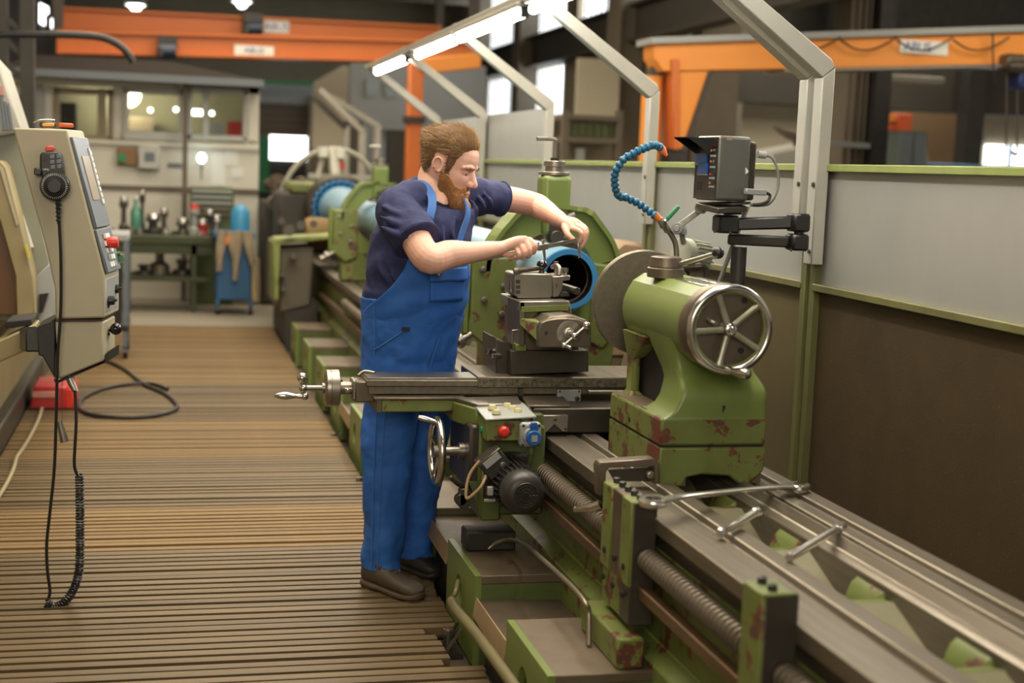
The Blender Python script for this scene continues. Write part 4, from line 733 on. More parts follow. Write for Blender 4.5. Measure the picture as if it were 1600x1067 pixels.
ob('blade', G().add([P(1183, 806, Y=3.56), P(1190, 804, Y=3.56), P(1220, 857, Y=3.50), P(1183, 806, Y=3.575), P(1190, 804, Y=3.575), P(1220, 857, Y=3.505)], [(0, 1, 2), (5, 4, 3), (0, 3, 4, 1), (1, 4, 5, 2), (2, 5, 3, 0)]), STEELD, sw)
a, b = P(1233, 871, Z=.687), P(1316, 822, Z=.694); L_ = (b - a).length
ex = ob('extension_bar', G().rev([(1e-4, 0), (.0105, 0), (.0115, .003), (.0115, L_ - .05), (.009, L_ - .048), (.009, L_ - .038), (.0145, L_ - .034), (.0145, L_), (1e-4, L_)], a, b - a, 24), CHROME); tag(ex, 'round steel extension bar lying across the bed gap, rightmost of the tools on the bed', 'tool')
g = G().tube([P(938, 788, X=1.27), P(926, 793, X=1.25), P(900, 796, X=1.23)], [.016, .013, .009], 12).sph(P(900, 796, X=1.23), .010, 12); ob('shift_lever', g, STEEL, bed)
# low pipes and box in front of the bed
bt = ob('bent_pipe', G().tube(spline([P(763, 857, Z=.262), P(776, 848, Z=.285), P(797, 843, Z=.31), P(820, 851, Z=.335), P(850, 876, Z=.36), P(885, 908, Z=.375), P(906, 930, Z=.375), P(916, 945, Z=.365), P(920, 958, Z=.34), P(920, 1008, Z=.257)], 5), .0085, 12), mat('dull_steel_pipe', (.30, .26, .20), (.2, .16, .11), 8, .8, .35, .7)); tag(bt, 'thin bent steel pipe arching from black box to the nearest green foot', 'pipe')
bb = ob('cover_box', G().box(1.04, 1.22, 4.84, 4.95, .2545, .325), BLACKM, None, .006); tag(bb, 'small black steel box standing on the second green foot', 'box')
gp = ob('floor_pipe', G().tube(spline([P(716, 908, X=.995), P(712, 925, X=.975), P(706, 938, X=.962), P(713, 953, X=.958), P(740, 985, X=.957), P(775, 1032, X=.957), P(800, 1067, X=.957), P(850, 1140, X=.957)], 5), [.009] * 10 + [.018] * 26, 12), mat('olive_pipe', (.20, .17, .08), (.14, .12, .06), 9, .8, .45, .3)); tag(gp, 'olive coolant pipe running along the floor into the hole of a green foot', 'pipe')
def lev(y, k, lab):
    t = thing('levelling_jack', lab, 'jack', (.96, y, -.075), 'levelling brackets at the lathe feet')
    ob('side_plate', G().prism([(.92, y, -.075), (.93, y, -.075), (1.0, y, .03), (.99, y, .03)], (0, .012, 0)), STEELD, t); ob('side_plate', G().prism([(.92, y - .07, -.075), (.93, y - .07, -.075), (1.0, y - .07, .03), (.99, y - .07, .03)], (0, .012, 0)), STEELM, t)
    ob('base', G().box(.90, 1.0, y - .08, y + .02, -.075, -.055), STEELD, t); ob('jack_screw', G().cyl((.955, y - .03, -.06), (.955, y - .03, .02), .011, n=10).cyl((.955, y - .03, .0), (.955, y - .03, .018), .019, n=6), STEELM, t)
lev(4.73, 0, 'small steel levelling bracket between slat ends and the second green foot'); lev(7.15, 1, 'blurred levelling bracket left of the man\'s near leg'); lev(8.35, 2, 'blurred levelling bracket under the cross slide dial')
# ------------------------------------------------------------------ control pendant of the machine on the left
pn = thing('control_panel', 'beige hanging control panel box with a slanted operator face at the left', 'control panel', P(85, 560, Y=5.3))
ev = V(.040, .25, 0)
nf = [(19.5, 199.5), (105, 202), (164, 431), (164, 497), (86, 499), (85, 453), (73, 394)]
bdy = ob('panel_body', G().prism(pl(5.2, *nf), ev), BEIGE, pn, .008, seg=3)
ob('lower_box', G().prism(pl(5.21, (86, 503), (161, 503), (161, 564), (91, 593)), ev * .85), BEIGE, pn, .006, seg=2)
ob('seam', G().prism(pl(5.22, (88, 499), (159, 499), (159, 504), (88, 504)), ev * .8), mat('dark_red_seam', (.05, .015, .01), rough=.5), pn)
ob('rear_plate', G().prism(pl(5.22, (57, 512), (86, 498), (86, 592), (66, 556), (60, 556)), (0, .22, 0)), BLACKM, pn, .004)
ob('bottom_plate', G().prism(pl(5.23, (84, 592), (91, 594), (164, 566), (164, 556), (169, 549), (168, 565), (92, 598), (85, 597)), ev * .8), BLACK, pn)
fa, fb, fc, fd = P(109, 214, Y=5.2), P(166, 430, Y=5.2), P(109, 214, Y=5.2) + ev * .95, P(166, 430, Y=5.2) + ev * .95
nn_ = (fb - fa).cross(fc - fa).normalized(); nn_ = nn_ if nn_.x > 0 else -nn_
def PF(u, v, d=0): return fa.lerp(fb, v).lerp(fc.lerp(fd, v), u) + nn_ * d
def pbox(u0, u1, v0, v1, d0, d1): return G().hexa([PF(u0, v0, d0), PF(u1, v0, d0), PF(u1, v1, d0), PF(u0, v1, d0), PF(u0, v0, d1), PF(u1, v0, d1), PF(u1, v1, d1), PF(u0, v1, d1)])
fp = ob('operator_face', pbox(.02, .98, .0, .66, -.003, .010), GREYB, pn, .003); ob('operator_face', pbox(.02, .98, .67, .99, -.003, .009), GREYB, pn, .003)
ob('screen', pbox(.22, .70, .14, .46, .010, .013), mat('tan_screen', (.30, .24, .17), rough=.3), fp); ob('key_strip', pbox(.76, .90, .08, .50, .010, .013), PANELG, fp)
for r in range(9): ob('soft_key', pbox(.785, .875, .10 + r * .045, .13 + r * .045, .013, .016), WHITE, fp)
for r in range(5):
    for c_ in range(3): ob('key', pbox(.25 + c_ * .15, .36 + c_ * .15, .71 + r * .052, .745 + r * .052, .009, .014), WHITE if (r + c_) % 3 else PANELG, fp)
es = P(170, 378, Y=5.3); ob('stop_collar', G().cyl(P(161, 380, Y=5.29), P(168, 379, Y=5.29), .017), mat('brass', (.5, .35, .1), rough=.3, metal=1), pn); ob('stop_button', G().rev([(1e-4, 0), (.016, 0), (.019, .006), (.022, .034), (.019, .042), (1e-4, .044)], P(166, 379, Y=5.29), (1, -.1, .05), 24), RED, pn)
ob('key_switch', G().cyl(P(180, 398, Y=5.42), P(188, 396, Y=5.42), .009, n=10).bar(P(188, 399, Y=5.42), P(191, 408, Y=5.42), .012, .02), mat('green_key', (.06, .16, .06), rough=.4), pn)
ob('knob_plate', G().prism(pl(5.21, (163, 436), (166, 436), (166, 488), (163, 490)), ev * .85), PANELG, pn, .002)
for px_, py_, y in ((166, 470, 5.25), (173, 452, 5.38)):
    k_ = ob('rotary_knob', G().rev([(1e-4, 0), (.026, 0), (.026, .008), (.017, .010), (.016, .028), (1e-4, .03)], P(px_, py_, Y=y), (1, -.15, .1), 24).cyl(P(px_ + 9, py_ - 1, Y=y), P(px_ + 17, py_ - 1, Y=y), .005, n=8), BLACK, pn)
ob('joystick', G().cyl(P(160, 519, Y=5.3), P(172, 519, Y=5.3), .012, n=12).sph(P(181, 514, Y=5.3), .022, 18), mat('gloss_black', (.01, .01, .01), rough=.08), pn)
mp = thing('hand_pulse_unit', 'black hand unit with round dial and red button hung on the beige panel', 'hand control', P(81, 300, Y=5.19))
ob('case', G().prism(pl(5.16, (62, 241), (66, 238), (90, 237), (96, 240), (100, 262), (101, 282), (96, 288), (70, 288), (66, 280), (62, 262)), (0, .036, 0)), BLACKM, mp, .006, seg=2)
dc = P(85.5, 291, Y=5.16)
ob('dial', G().rev([(1e-4, .014), (.026, .014), (.033, .010), (.047, .008), (.050, .002), (.050, -.03), (1e-4, -.03)], dc, (0, -1, 0), 48), BLACK, mp); g = G()
for k in range(40):
    a = 2 * math.pi * k / 40; g.tube([dc + V(.037 * math.cos(a), -.0098, .037 * math.sin(a)), dc + V(.043 * math.cos(a), -.0092, .043 * math.sin(a))], .0007, 4)
ob('dial_mark', g, WHITE, mp); ob('dial_boss', G().cyl(dc + V(0, -.012, 0), dc + V(0, -.026, 0), .024, .021, n=28), BLACK, mp)
ob('red_button', G().prism(pl(5.165, (70, 229), (84, 227.5), (84, 236), (71, 237)), (0, .022, 0)), RED, mp, .003)
for (px_, py_) in ((78, 242), (88, 241), (78, 250), (88, 249), (79, 258), (89, 257)): ob('key', G().prism(pl(5.158, (px_, py_), (px_ + 7, py_ - .3), (px_ + 7, py_ + 6), (px_, py_ + 6.3)), (0, .006, 0)), GREYB, mp, .001)
ob('rotary_switch', G().cyl(P(69, 247, Y=5.155), P(69, 247, Y=5.165), .008, n=12), BLACK, mp); ob('hook', G().box(*(lambda q: (q.x - .014, q.x + .01, q.y - .01, q.y + .03, q.z - .012, q.z + .012))(P(60, 268, Y=5.165))), BLACK, mp, .003)
text('lettering', 'MPG', .010, WHITE, mp, P(72, 265, Y=5.158), (1, 0, 0), (0, 0, 1))
g = G()
for k in range(6): g.torus(P(91.5, 312 + k * 6.5, Y=5.17), (0, 0, 1), .0085 - k * .0006, .004, 14, 8)
ob('strain_relief', g.cyl(P(90.5, 306, Y=5.17), P(92, 350, Y=5.17), .009, .006, n=12), BLACK, mp)
cc_ = [(92, 340), (95, 400), (95, 480), (90, 560), (88, 640), (85, 730), (78, 800), (73, 850), (74, 890), (78, 922), (76, 934)]
ob('straight_cable', G().tube(spline([P(x, y, Y=5.17) for x, y in cc_], 5), .0055, 8), BLACK, mp)
co = spline([P(x, y, Y=5.17 + .02 * min(1, k / 3)) for k, (x, y) in enumerate([(72, 941), (83, 948), (96, 944), (109, 931), (119, 910), (124, 885), (125, 850), (125, 800), (124, 742)])], 40)
hp = []; N_ = len(co); u = V(1, 0, 0); turns = 54
for i in range(N_):
    t = (co[min(i + 1, N_ - 1)] - co[max(i - 1, 0)]).normalized(); u = (V(0, 1, 0) - t * t.y).normalized(); w = t.cross(u)
L_ = [0]
for i in range(1, N_): L_.append(L_[-1] + (co[i] - co[i - 1]).length)
for s in range(turns * 14 + 1):
    l = L_[-1] * s / (turns * 14); i = min(int(np.searchsorted(L_, l)), N_ - 1); i = max(i, 1); f_ = (l - L_[i - 1]) / max(1e-9, L_[i] - L_[i - 1]); c_ = co[i - 1].lerp(co[i], f_); t = (co[i] - co[i - 1]).normalized(); u = (V(0, 1, 0) - t * t.y).normalized(); w = t.cross(u); a = 2 * math.pi * s / 14; hp.append(c_ + (u * math.cos(a) + w * math.sin(a)) * .0125)
ob('coiled_cable', G().tube(hp, .0042, 6), BLACK, mp)
ob('upper_cable', G().tube(spline([P(124, 745, Y=5.19), P(119, 738, Y=5.19), P(116, 720, Y=5.19), P(119, 660, Y=5.2), P(117, 610, Y=5.22)], 5), .0055, 8), BLACK, mp)
ob('cable_plug', G().tube([P(107, 585, Y=5.25), P(113, 600, Y=5.24), P(119, 613, Y=5.23)], [.014, .0145, .010], 14), STEELM, mp)
ht = thing('hanging_connector', 'small steel connector hanging on a thin string below the panel', 'connector', P(99, 690, Y=5.2))
ob('string', G().tube([P(97, 588, Y=5.22), P(97, 658, Y=5.2)], .0008, 4), STEELD, ht); ob('shell', G().tube([P(93, 659, Y=5.2), P(96, 670, Y=5.2), P(99, 682, Y=5.2), P(101, 690, Y=5.2)], [.010, .012, .014, .015], 16), STEELM, ht, ang=50)
kn = thing('pocket_knife', 'folding tool with orange and red grips lying on top of the control panel', 'knife', P(80, 200, Y=5.28))
KY = 5.28
ob('handle', G().bar(P(62, 195, Y=KY), P(88, 195, Y=KY), .022, .018), BLACKM, kn, .004); ob('orange_grip', G().bar(P(66, 195, Y=KY - .013), P(85, 195, Y=KY - .013), .006, .012), mat('amber_grip', (.75, .32, .04), rough=.4), kn, .002); ob('red_grip', G().bar(P(91, 195, Y=KY - .01), P(115, 196.5, Y=KY - .01), .02, .016), mat('red_orange_grip', (.62, .10, .02), rough=.4), kn, .004); ob('clip', G().tube(spline([P(52, 191, Y=KY), P(60, 188, Y=KY), P(75, 187, Y=KY), P(86, 188, Y=KY)], 3), .003, 6), STEEL, kn)
# ------------------------------------------------------------------ the machine behind the panel
cn = thing('turning_machine', 'beige enclosed turning machine at the left edge with slanted front', 'machine', (-1.5, 8.5, 0))
def pe(y, y1, *q): return G().prism(pl(y, *q), (0, y1 - y, 0))
ob('hood', pe(7.4, 7.9, (-320, 40), (-40, 60), (0, 103), (33, 205), (0, 212), (-320, 212)), GREYP, cn, .01)
for k in range(4): ob('vent_slot', pe(7.385, 7.41, (2 + k * 5 - 6, 152 + k * 3), (5 + k * 5 - 6, 152 + k * 3), (10 + k * 5 - 4, 203), (6 + k * 5 - 4, 203)), GREYB, cn)
ob('vent_plate', pe(7.38, 7.40, (-6, 132), (4, 136), (6, 149), (-6, 148)), mat('pink_plate', (.45, .22, .20), rough=.5), cn)
ob('slant_window', pe(7.5, 10.5, (-300, 205), (33, 205), (86, 452), (86, 500), (-300, 500)), GLASSG, cn, .005)
ob('window_label', pe(7.47, 7.49, (12, 276), (17, 276), (52, 386), (46, 388)), WHITE, cn); ob('window_bar', pe(7.46, 7.49, (10, 262), (20, 262), (22, 272), (10, 276)), BEIGEY, cn); ob('yellow_label', pe(7.24, 7.26, (38, 384), (41, 381), (47, 402), (44, 404)), mat('yellow_label', (.5, .4, .05), rough=.5), cn)
ob('door_frame', pe(7.27, 7.5, (-8, 250), (2, 252), (10, 262), (30, 340), (52, 434), (54, 498), (26, 498), (24, 430), (0, 345), (-8, 330)), BEIGEY, cn, .006)
ob('door_edge', pe(7.26, 7.28, (-2, 258), (4, 262), (28, 350), (26, 354)), BEIGE, cn); ob('guard_window', pe(7.32, 7.36, (-60, 300), (-2, 340), (24, 432), (25, 490), (-60, 490)), BROWNW, cn)
ob('inner_panel', pe(7.45, 7.6, (54, 434), (80, 410), (86, 452), (86, 500), (60, 505)), PANELG, cn, .004); ob('inner_slot', pe(7.43, 7.46, (61, 460), (76, 458), (66, 488), (61, 490)), CAVITY, cn)
ob('boom', G().prism(pl(6.6, (-60, 560), (57, 505), (57, 541), (-60, 592)), (0, .16, 0)), BEIGEY, cn, .006)
ob('boom_link', G().bar(P(56, 530, Y=6.7), P(72, 530, Y=5.3), .14, .09), BLACKM, cn, .006)
ob('boom_bracket', pe(6.62, 6.9, (8, 503), (50, 498), (50, 508), (8, 514)), CAVITY, cn, .004)
ob('front_panel', G().prism([(-.935, 6.3, .14), (-.935, 10.6, .14), (-.93, 10.6, .55), (-.93, 6.3, .55)], (-.05, 0, 0)), BEIGEY, cn, .004)
ob('cabinet', G().box(-2.9, -.98, 6.3, 10.6, .14, .60), BEIGEY, cn); ob('plinth', G().box(-2.9, -.87, 6.25, 10.6, -.075, .14), STEELD, cn, .01); ob('rear_cabinet', G().box(-2.9, -1.25, 7.6, 10.6, .5, 1.7), BEIGE, cn)
rc = thing('tool_case', 'red tool case on the duckboard beside the machine plinth', 'case', P(78, 640, Z=0))
q = P(45, 641, Z=0); y = q.y; ob('case_body', G().prism([(q.x, y, .005), (P(103, 638, Y=y).x, y, .005), (P(103, 600, Y=y).x, y, .15), (P(52, 605, Y=y).x, y, .15)], (0, .42, 0)), REDP, rc, .012, seg=2); ob('case_lid', G().box(P(50, 605, Y=y).x, P(90, 605, Y=y).x, y - .006, y + .2, .08, .12), mat('pink_label', (.55, .25, .2), rough=.5), rc, .003); ob('case_end', G().box(P(103, 638, Y=y).x - .01, P(116, 638, Y=y).x, y, y + .42, .005, .14), RED, rc, .01); ob('case_foot', G().box(q.x, q.x + .3, y - .004, y + .4, -.002, .012), BLACK, rc)
fcb = ob('floor_cable', G().tube(spline([P(x, y_, Z=.014) for x, y_ in ((150, 560), (172, 566), (196, 578), (225, 600), (258, 615), (276, 632), (270, 642), (235, 650), (190, 652), (145, 648), (125, 638), (130, 622), (160, 608), (200, 600), (240, 600), (262, 608))], 6), .013, 10), BLACKM); tag(fcb, 'black cable lying in a loop on the duckboard', 'cable')
ah = ob('air_hose', G().tube(spline([P(x, y_, Z=.012) for x, y_ in ((66, 636), (60, 655), (48, 680), (36, 700), (26, 715), (20, 735), (5, 765), (-20, 800))], 5), .010, 8), mat('tan_hose', (.30, .25, .14), rough=.6)); tag(ah, 'tan air hose leading away from the red tool case', 'hose')
# ------------------------------------------------------------------ office cabin at the back
OY = 16.6
of = thing('office_cabin', 'pale office cabin with three windows and a dark overhanging roof', 'cabin', (P(215, 460, Y=OY).x, OY + 1.2, 0))
def obx(x0, y0, x1, y1, Y=OY, d=.1):
    """box on the cabin front between two photo corners, surveyed at distance Y"""
    a = P(x0, y1, Y=Y); b = P(x1, y0, Y=Y); z0_ = (P((x0 + x1) / 2, y1, Y=Y)).z; z1_ = (P((x0 + x1) / 2, y0, Y=Y)).z
    return (a.x, b.x, Y, Y + d, z0_, z1_)
def part(name, q, m, par, bev=0): return ob(name, G().box(*q), m, par, bev)
WALLO = mat('office_wall', (.68, .65, .57), (.58, .55, .47), 1, .7, .6)
b = obx(20, 218, 405, 470); part('lower_wall', (b[0], b[1], b[2], b[3], 0, b[5]), WALLO, of)
part('upper_wall', obx(20, 122, 405, 138), WALLO, of)
for x0, x1 in ((20, 84), (177, 192), (288, 292), (388, 405)): part('wall_panel', obx(x0, 136, x1, 220), WALLO, of)
for k, (x0, x1) in enumerate(((84, 177), (192, 288), (292, 388))):
    fr = G(); y0, y1 = 138, 220; t = 9
    for q in ((x0, y0, x1, y0 + t), (x0, y1 - t, x1, y1), (x0, y0, x0 + t, y1), (x1 - t, y0, x1, y1)): fr.box(*obx(*q, Y=OY - .04, d=.12))
    if k == 0: fr.box(*obx(152, 138, 166, 220, Y=OY - .05, d=.12))
    if k == 2: fr.box(*obx(316, 140, 327, 220, Y=OY - .05, d=.12))
    if k == 1: fr.box(*obx(192, 205, 288, 220, Y=OY - .07, d=.12))
    w = ob('window_frame', fr, WALLW if k else CREAMD, of, .01); ob('pane', G().box(*obx(x0 + t, y0 + t, x1 - t, y1 - t, Y=OY + .03, d=.012)), GLASS, w)
part('inner_wall', obx(20, 120, 405, 240, Y=OY + 1.6, d=.05), mat('olive_room_wall', (.42, .38, .24), (.24, .23, .14), 1.2, .9, .8), of)
part('dark_locker', obx(86, 160, 118, 235, Y=OY + .9, d=.3), INKD, of); part('room_cabinet', obx(200, 182, 240, 235, Y=OY + 1.1, d=.3), mat('tan_cabinet', (.25, .20, .12), rough=.6), of); part('red_poster', obx(355, 190, 378, 212, Y=OY + 1.2, d=.02), REDP, of); part('room_board', obx(330, 190, 352, 212, Y=OY + 1.2, d=.02), PANELG, of); part('room_door', obx(152, 140, 170, 215, Y=OY + 1.0, d=.05), CREAM, of)
for q in ((110, 138, 145, 147), (295, 171, 319, 180)): l = part('room_lamp', obx(*q, Y=OY + 1.2, d=.05), LAMPW, of)
rl = bpy.data.lights.new('room_light', 'POINT'); rl.energy = 26; rl.color = (1, .9, .68); rl.shadow_soft_size = .15; ro = bpy.data.objects.new('room_light', rl); COL.objects.link(ro); ro.location = (P(200, 150, Y=OY + .9).x, OY + .85, 2.3)
g = G()
for c_ in ((275, 171), (331, 177), (235, 172)): g.sph(P(*c_, Y=OY + .9), .028, 10)
ob('room_bulb', g, LAMPW, of)
z1 = P(215, 126, Y=OY).z; rx0, rx1 = P(-8, 120, Y=OY).x, P(408, 120, Y=OY).x
zt = P(170, 93, Y=OY + .9).z
rf = ob('roof', G().prism([(rx0, OY - .5, z1 - .02), (rx1, OY - .5, z1 - .02), (rx1, OY + 2.6, z1), (rx0, OY + 2.6, z1)], (0, 0, .07)).hexa([(rx0, OY - .5, z1 + .04), (rx1, OY - .5, z1 + .04), (rx1, OY + 2.6, z1 + .04), (rx0, OY + 2.6, z1 + .04), (P(62, 92, Y=OY + .9).x, OY + .7, zt), (P(268, 92, Y=OY + .9).x, OY + .7, zt), (P(268, 92, Y=OY + .9).x, OY + 1.6, zt), (P(62, 92, Y=OY + .9).x, OY + 1.6, zt)]), ROOFD, of)
ob('gutter', G().box(rx0, rx1, OY - .54, OY - .48, z1 - .03, z1 + .05), GREYB, of)
part('post', obx(283, 132, 294, 470, Y=OY - .3, d=.08), CONC, of); part('post', obx(57, 132, 70, 470, Y=OY - .05, d=.08), PANELG, of)
part('sill', obx(20, 220, 405, 227, Y=OY - .06, d=.06), WALLO, of); part('wall_rail', obx(20, 290, 405, 297, Y=OY - .03, d=.03), CONC, of)
sc_ = part('side_wall', (b[1] - .1, b[1], OY + .101, OY + 2.4, 0, z1), WALLO, of)
wb = ob('wall_box', G().box(*obx(215, 228, 250, 265, Y=OY - .12, d=.12)), WALLW, None, .02); tag(wb, 'white wall box with a dark square front below the middle cabin window', 'box'); ob('dark_front', G().box(*obx(226, 238, 242, 252, Y=OY - .13, d=.012)), GREYB, wb)
sh = ob('wall_board', G().box(*obx(183, 231, 214, 258, Y=OY - .08, d=.08)), mat('brown_board', (.25, .13, .06), rough=.6), None, .01); tag(sh, 'small brown board with green items left of the white wall box', 'board'); ob('green_item', G().box(*obx(185, 240, 196, 253, Y=OY - .12, d=.05)), GREENV, sh)
lp = thing('round_lamp', 'bright round lamp head in front of the cabin wall', 'lamp', P(315, 262, Y=OY - .25)); ob('lamp_head', G().sph(P(315, 247, Y=OY - .25), .045, 16, (1, .6, 1.2)), mat('bright_lamp', (1, 1, 1), emit=(.8, .95, 1), estr=9), lp); ob('lamp_arm', G().tube([P(315, 252, Y=OY - .2), P(315, 262, Y=OY), P(315, 280, Y=OY - .02)], .012, 8), PANELG, lp)
for k, (x0, y0, x1, y1) in enumerate(((330, 240, 352, 290), (362, 262, 380, 278), (352, 235, 372, 258), (262, 255, 284, 262))): tag(ob('notice', G().box(*obx(x0, y0, x1, y1, Y=OY - .012, d=.012)), WHITE if k < 3 else GREYB), ['white notice right of the round lamp on the cabin wall', 'small pale notice low at the right of the cabin wall', 'second white notice above the low one at the right of the cabin wall', 'dark strip shelf between wall box and brown post'][k], 'notice')
# workbench with its load
BY = 15.1
wbn = thing('workbench', 'dark green workbench covered with tools in front of the cabin', 'workbench', (P(230, 485, Z=0).x, BY + .35, 0))
zt = P(250, 368, Y=BY).z
GREENB = mat('dark_bench_green', (.05, .065, .025), (.03, .035, .015), 5, .8, .6)
part('bench_top', (P(140, 368, Y=BY).x, P(342, 368, Y=BY).x, BY, BY + .7, zt - .09, zt), GREENB, wbn, .01); part('lower_shelf', (P(150, 430, Y=BY).x, P(325, 430, Y=BY).x, BY, BY + .6, P(250, 432, Y=BY).z - .05, P(250, 432, Y=BY).z), GREENB, wbn)
for x in (200, 303): part('leg', (P(x - 4, 400, Y=BY).x, P(x + 4, 400, Y=BY).x, BY + .02, BY + .1, 0, zt - .08), GREENB, wbn)
part('apron_board', (P(140, 380, Y=BY).x, P(342, 380, Y=BY).x, BY + .02, BY + .06, zt - .19, zt - .09), GREENB, wbn)
def item(name, lab, cat, *parts):
    t = thing(name, lab, cat, parts[0][1]); 
    for nm, _, g, m in parts: ob(nm, g, m, t, .004)
    return t
def bp(x, dy=.3, z=None): q = P(x, 368, Y=BY + dy); return V(q.x, q.y, zt if z is None else z)
p = bp(212); item('green_bottle', 'clear green bottle standing on the workbench', 'bottle', ('glass', p, G().rev([(.001, 0), (.05, 0), (.055, .02), (.055, .22), (.018, .30), (.016, .36), (.001, .36)], p, (0, 0, 1), 16), mat('green_glass', (.08, .28, .20), rough=.15, alpha=.85)), ('cap', p, G().cyl(p + V(0, 0, .355), p + V(0, 0, .385), .02), WHITE))
zs = P(250, 432, Y=BY).z
for k, (x, h, r, m, lab, nm) in enumerate(((193, .33, .05, STEELD, 'dark round spindle with bright head left of the green bottle', 'spindle'), (222, .40, .035, BLACKM, 'tall dark bottle behind the green bottle', 'bottle'), (256, .22, .05, STEELD, 'dark arbor with a shiny top on the bench middle', 'arbor'), (303, .27, .06, PANELG, 'pale canister with a red lid on the bench', 'canister'), (327, .22, .055, BLACKM, 'dark arbor with a bright top beside the canister', 'arbor'), (357, .16, .07, STEELM, 'bright steel flange on the right bench end', 'flange'), (316, .12, .07, REDP, 'small red tin beside the canister', 'tin'), (239, .16, .09, BLACKM, 'squat black chuck on the bench', 'chuck'), (285, .12, .08, STEELD, 'low dark holder left of the canister', 'holder'))):
    q = bp(min(x, 338), .25 + .06 * (k % 3)); item(nm, lab, nm if nm != 'arbor' else 'tool', ('body', q, G().rev([(.001, 0), (r, 0), (r, h * .25), (r * .55, h * .32), (r * .5, h * .8), (r * .9, h * .82), (r * .9, h), (.001, h)], q, (0, 0, 1), 14), m), ('head', q, G().cyl(q + V(0, 0, h), q + V(0, 0, h + .05), r * .8, r * .7), RED if nm == 'canister' else STEEL))
for k in range(14):
    x = 150 + k * 13.5; q = bp(x, .12 + .09 * (k % 4)); h = random.uniform(.04, .1); r = random.uniform(.03, .06)
    t = ob('tool_holder', G().rev([(.001, 0), (r, 0), (r, h * .4), (r * .6, h * .5), (r * .5, h), (.001, h)], q, (.0, .0, 1), 10), random.choice([STEELM, STEELD, STEELB, STEEL])); tag(t, 'small lathe tool holder lying among others on the workbench', 'tool holder', 'small tool holders on the workbench')
for k, (x, h) in enumerate(((250, .34), (245, .12), (285, .16), (225, .10))):
    q = bp(x, .3, zs); t = item('machine_part', ['tall part with a copper head on the lower bench shelf', 'round flat part under the tall one on the lower shelf', 'black heap shaped part right on the lower bench shelf', 'low dark part left on the lower bench shelf'][k], 'part', ('body', q, G().rev([(.001, 0), (.11, 0), (.10, h * .3), (.045, h * .4), (.05, h * .8), (.07, h * .85), (.06, h), (.001, h)], q, (0, 0, 1), 14), STEELB if k == 0 else BLACKM), ('collar', q, G().cyl(q + V(0, 0, h * .82), q + V(0, 0, h * .9), .075), STEELM))
gc = thing('louvered_cabinet', 'dark cabinet with pale horizontal louvres behind the bench', 'cabinet', (P(332, 345, Y=15.9).x, 16.0, 0)); part('cabinet_body', (P(298, 300, Y=15.9).x, P(366, 300, Y=15.9).x, 15.92, 16.3, 0, P(330, 293, Y=15.9).z), GREEND, gc)
for k in range(5): part('louvre', obx(300, 297 + k * 9, 363, 301 + k * 9, Y=15.88, d=.04), PANELG if k < 3 else STEELB, gc)
bc_ = ob('blue_can', G().rev([(.001, 0), (.10, 0), (.10, .22), (.07, .27), (.04, .30), (.001, .30)], (P(376, 330, Y=15.2).x, 15.25, P(376, 365, Y=15.2).z), (0, 0, 1), 16), mat('blue_can', (.05, .28, .50), rough=.4)); tag(bc_, 'bright blue can standing behind the rag trolley', 'can')
tr = thing('rag_trolley', 'blue steel trolley with pale rags hanging over its rim', 'trolley', (P(366, 485, Z=0).x, 15.2, 0))
z0_ = P(366, 470, Y=14.9).z; z1_ = P(366, 368, Y=14.9).z
part('trolley_body', (P(337, 420, Y=14.9).x, P(394, 420, Y=14.9).x, 14.9, 15.5, z0_, z1_), BLUET, tr, .02); part('trolley_rim', (P(333, 420, Y=14.9).x, P(398, 420, Y=14.9).x, 14.87, 15.53, z1_ - .03, z1_ + .03), BLUET, tr, .01)
for x in (340, 392):
    part('trolley_leg', (P(x - 3, 478, Y=14.9).x, P(x + 3, 478, Y=14.9).x, 14.9, 14.96, .09, z0_ + .02), BLUET, tr); q = P(x, 482, Y=14.9); ob('wheel', G().cyl((q.x - .02, 14.95, .052), (q.x + .02, 14.95, .052), .05, n=16), BLACK, tr)
for k, (x, w_, l_) in enumerate(((347, 10, 72), (358, 8, 55), (372, 9, 88), (385, 10, 60))):
    xx = P(x, 372, Y=14.86).x; s_ = 1 / 148; rg = []
    for r_ in range(9):
        f_ = r_ / 8; ww = w_ * s_ * .8 * (1 - .5 * f_); zz = z1_ + .05 - f_ * l_ * s_ * .85
        rg.append([(xx + .06 * f_ * (1 if k % 2 else -.5) + ww * math.cos(a) * (1 + .25 * math.sin(3 * a + r_)), 14.84 - .03 * math.sin(2.2 * f_) + .03 * math.sin(a) * (1 + .3 * math.sin(4 * a)), zz) for a in [2 * math.pi * q / 12 for q in range(12)]])
    rgo = ob('rag', G().loft(rg), RAG); tag(rgo, ['leftmost pale rag over the trolley rim', 'short rag, second from left, over the trolley rim', 'longest rag, hanging white in the trolley middle', 'rightmost rag over the trolley rim'][k], 'rag', 'rags on the blue trolley')
q = P(357, 375, Y=14.82); ot = ob('orange_tag', G().box(q.x - .03, q.x + .04, q.y - .02, q.y, q.z - .04, q.z + .03), ORANGEP); tag(ot, 'small orange tag between the rags of the trolley', 'tag')
pal = thing('stacked_timber', 'pale timber boards leaning behind the blue trolley', 'timber', (P(370, 440, Y=16.1).x, 16.2, 0))
for k in range(12):
    x = 306 + k * 11; a = P(x, 402, Y=16.1); ob('board', G().prism([(a.x, 16.05, .03), (a.x + .065, 16.05, .03), (a.x + .065 - .02, 16.3, .50), (a.x - .02, 16.3, .50)], (0, .02, 0)), mat('timber_%d' % k, (.33 + .04 * (k % 3), .24 + .03 * (k % 3), .15), rough=.7), pal)
ct = thing('service_cart', 'dark steel cart standing behind the control panel', 'cart', (P(190, 545, Z=0).x, 11.8, -.07)); q = P(186, 545, Z=0)
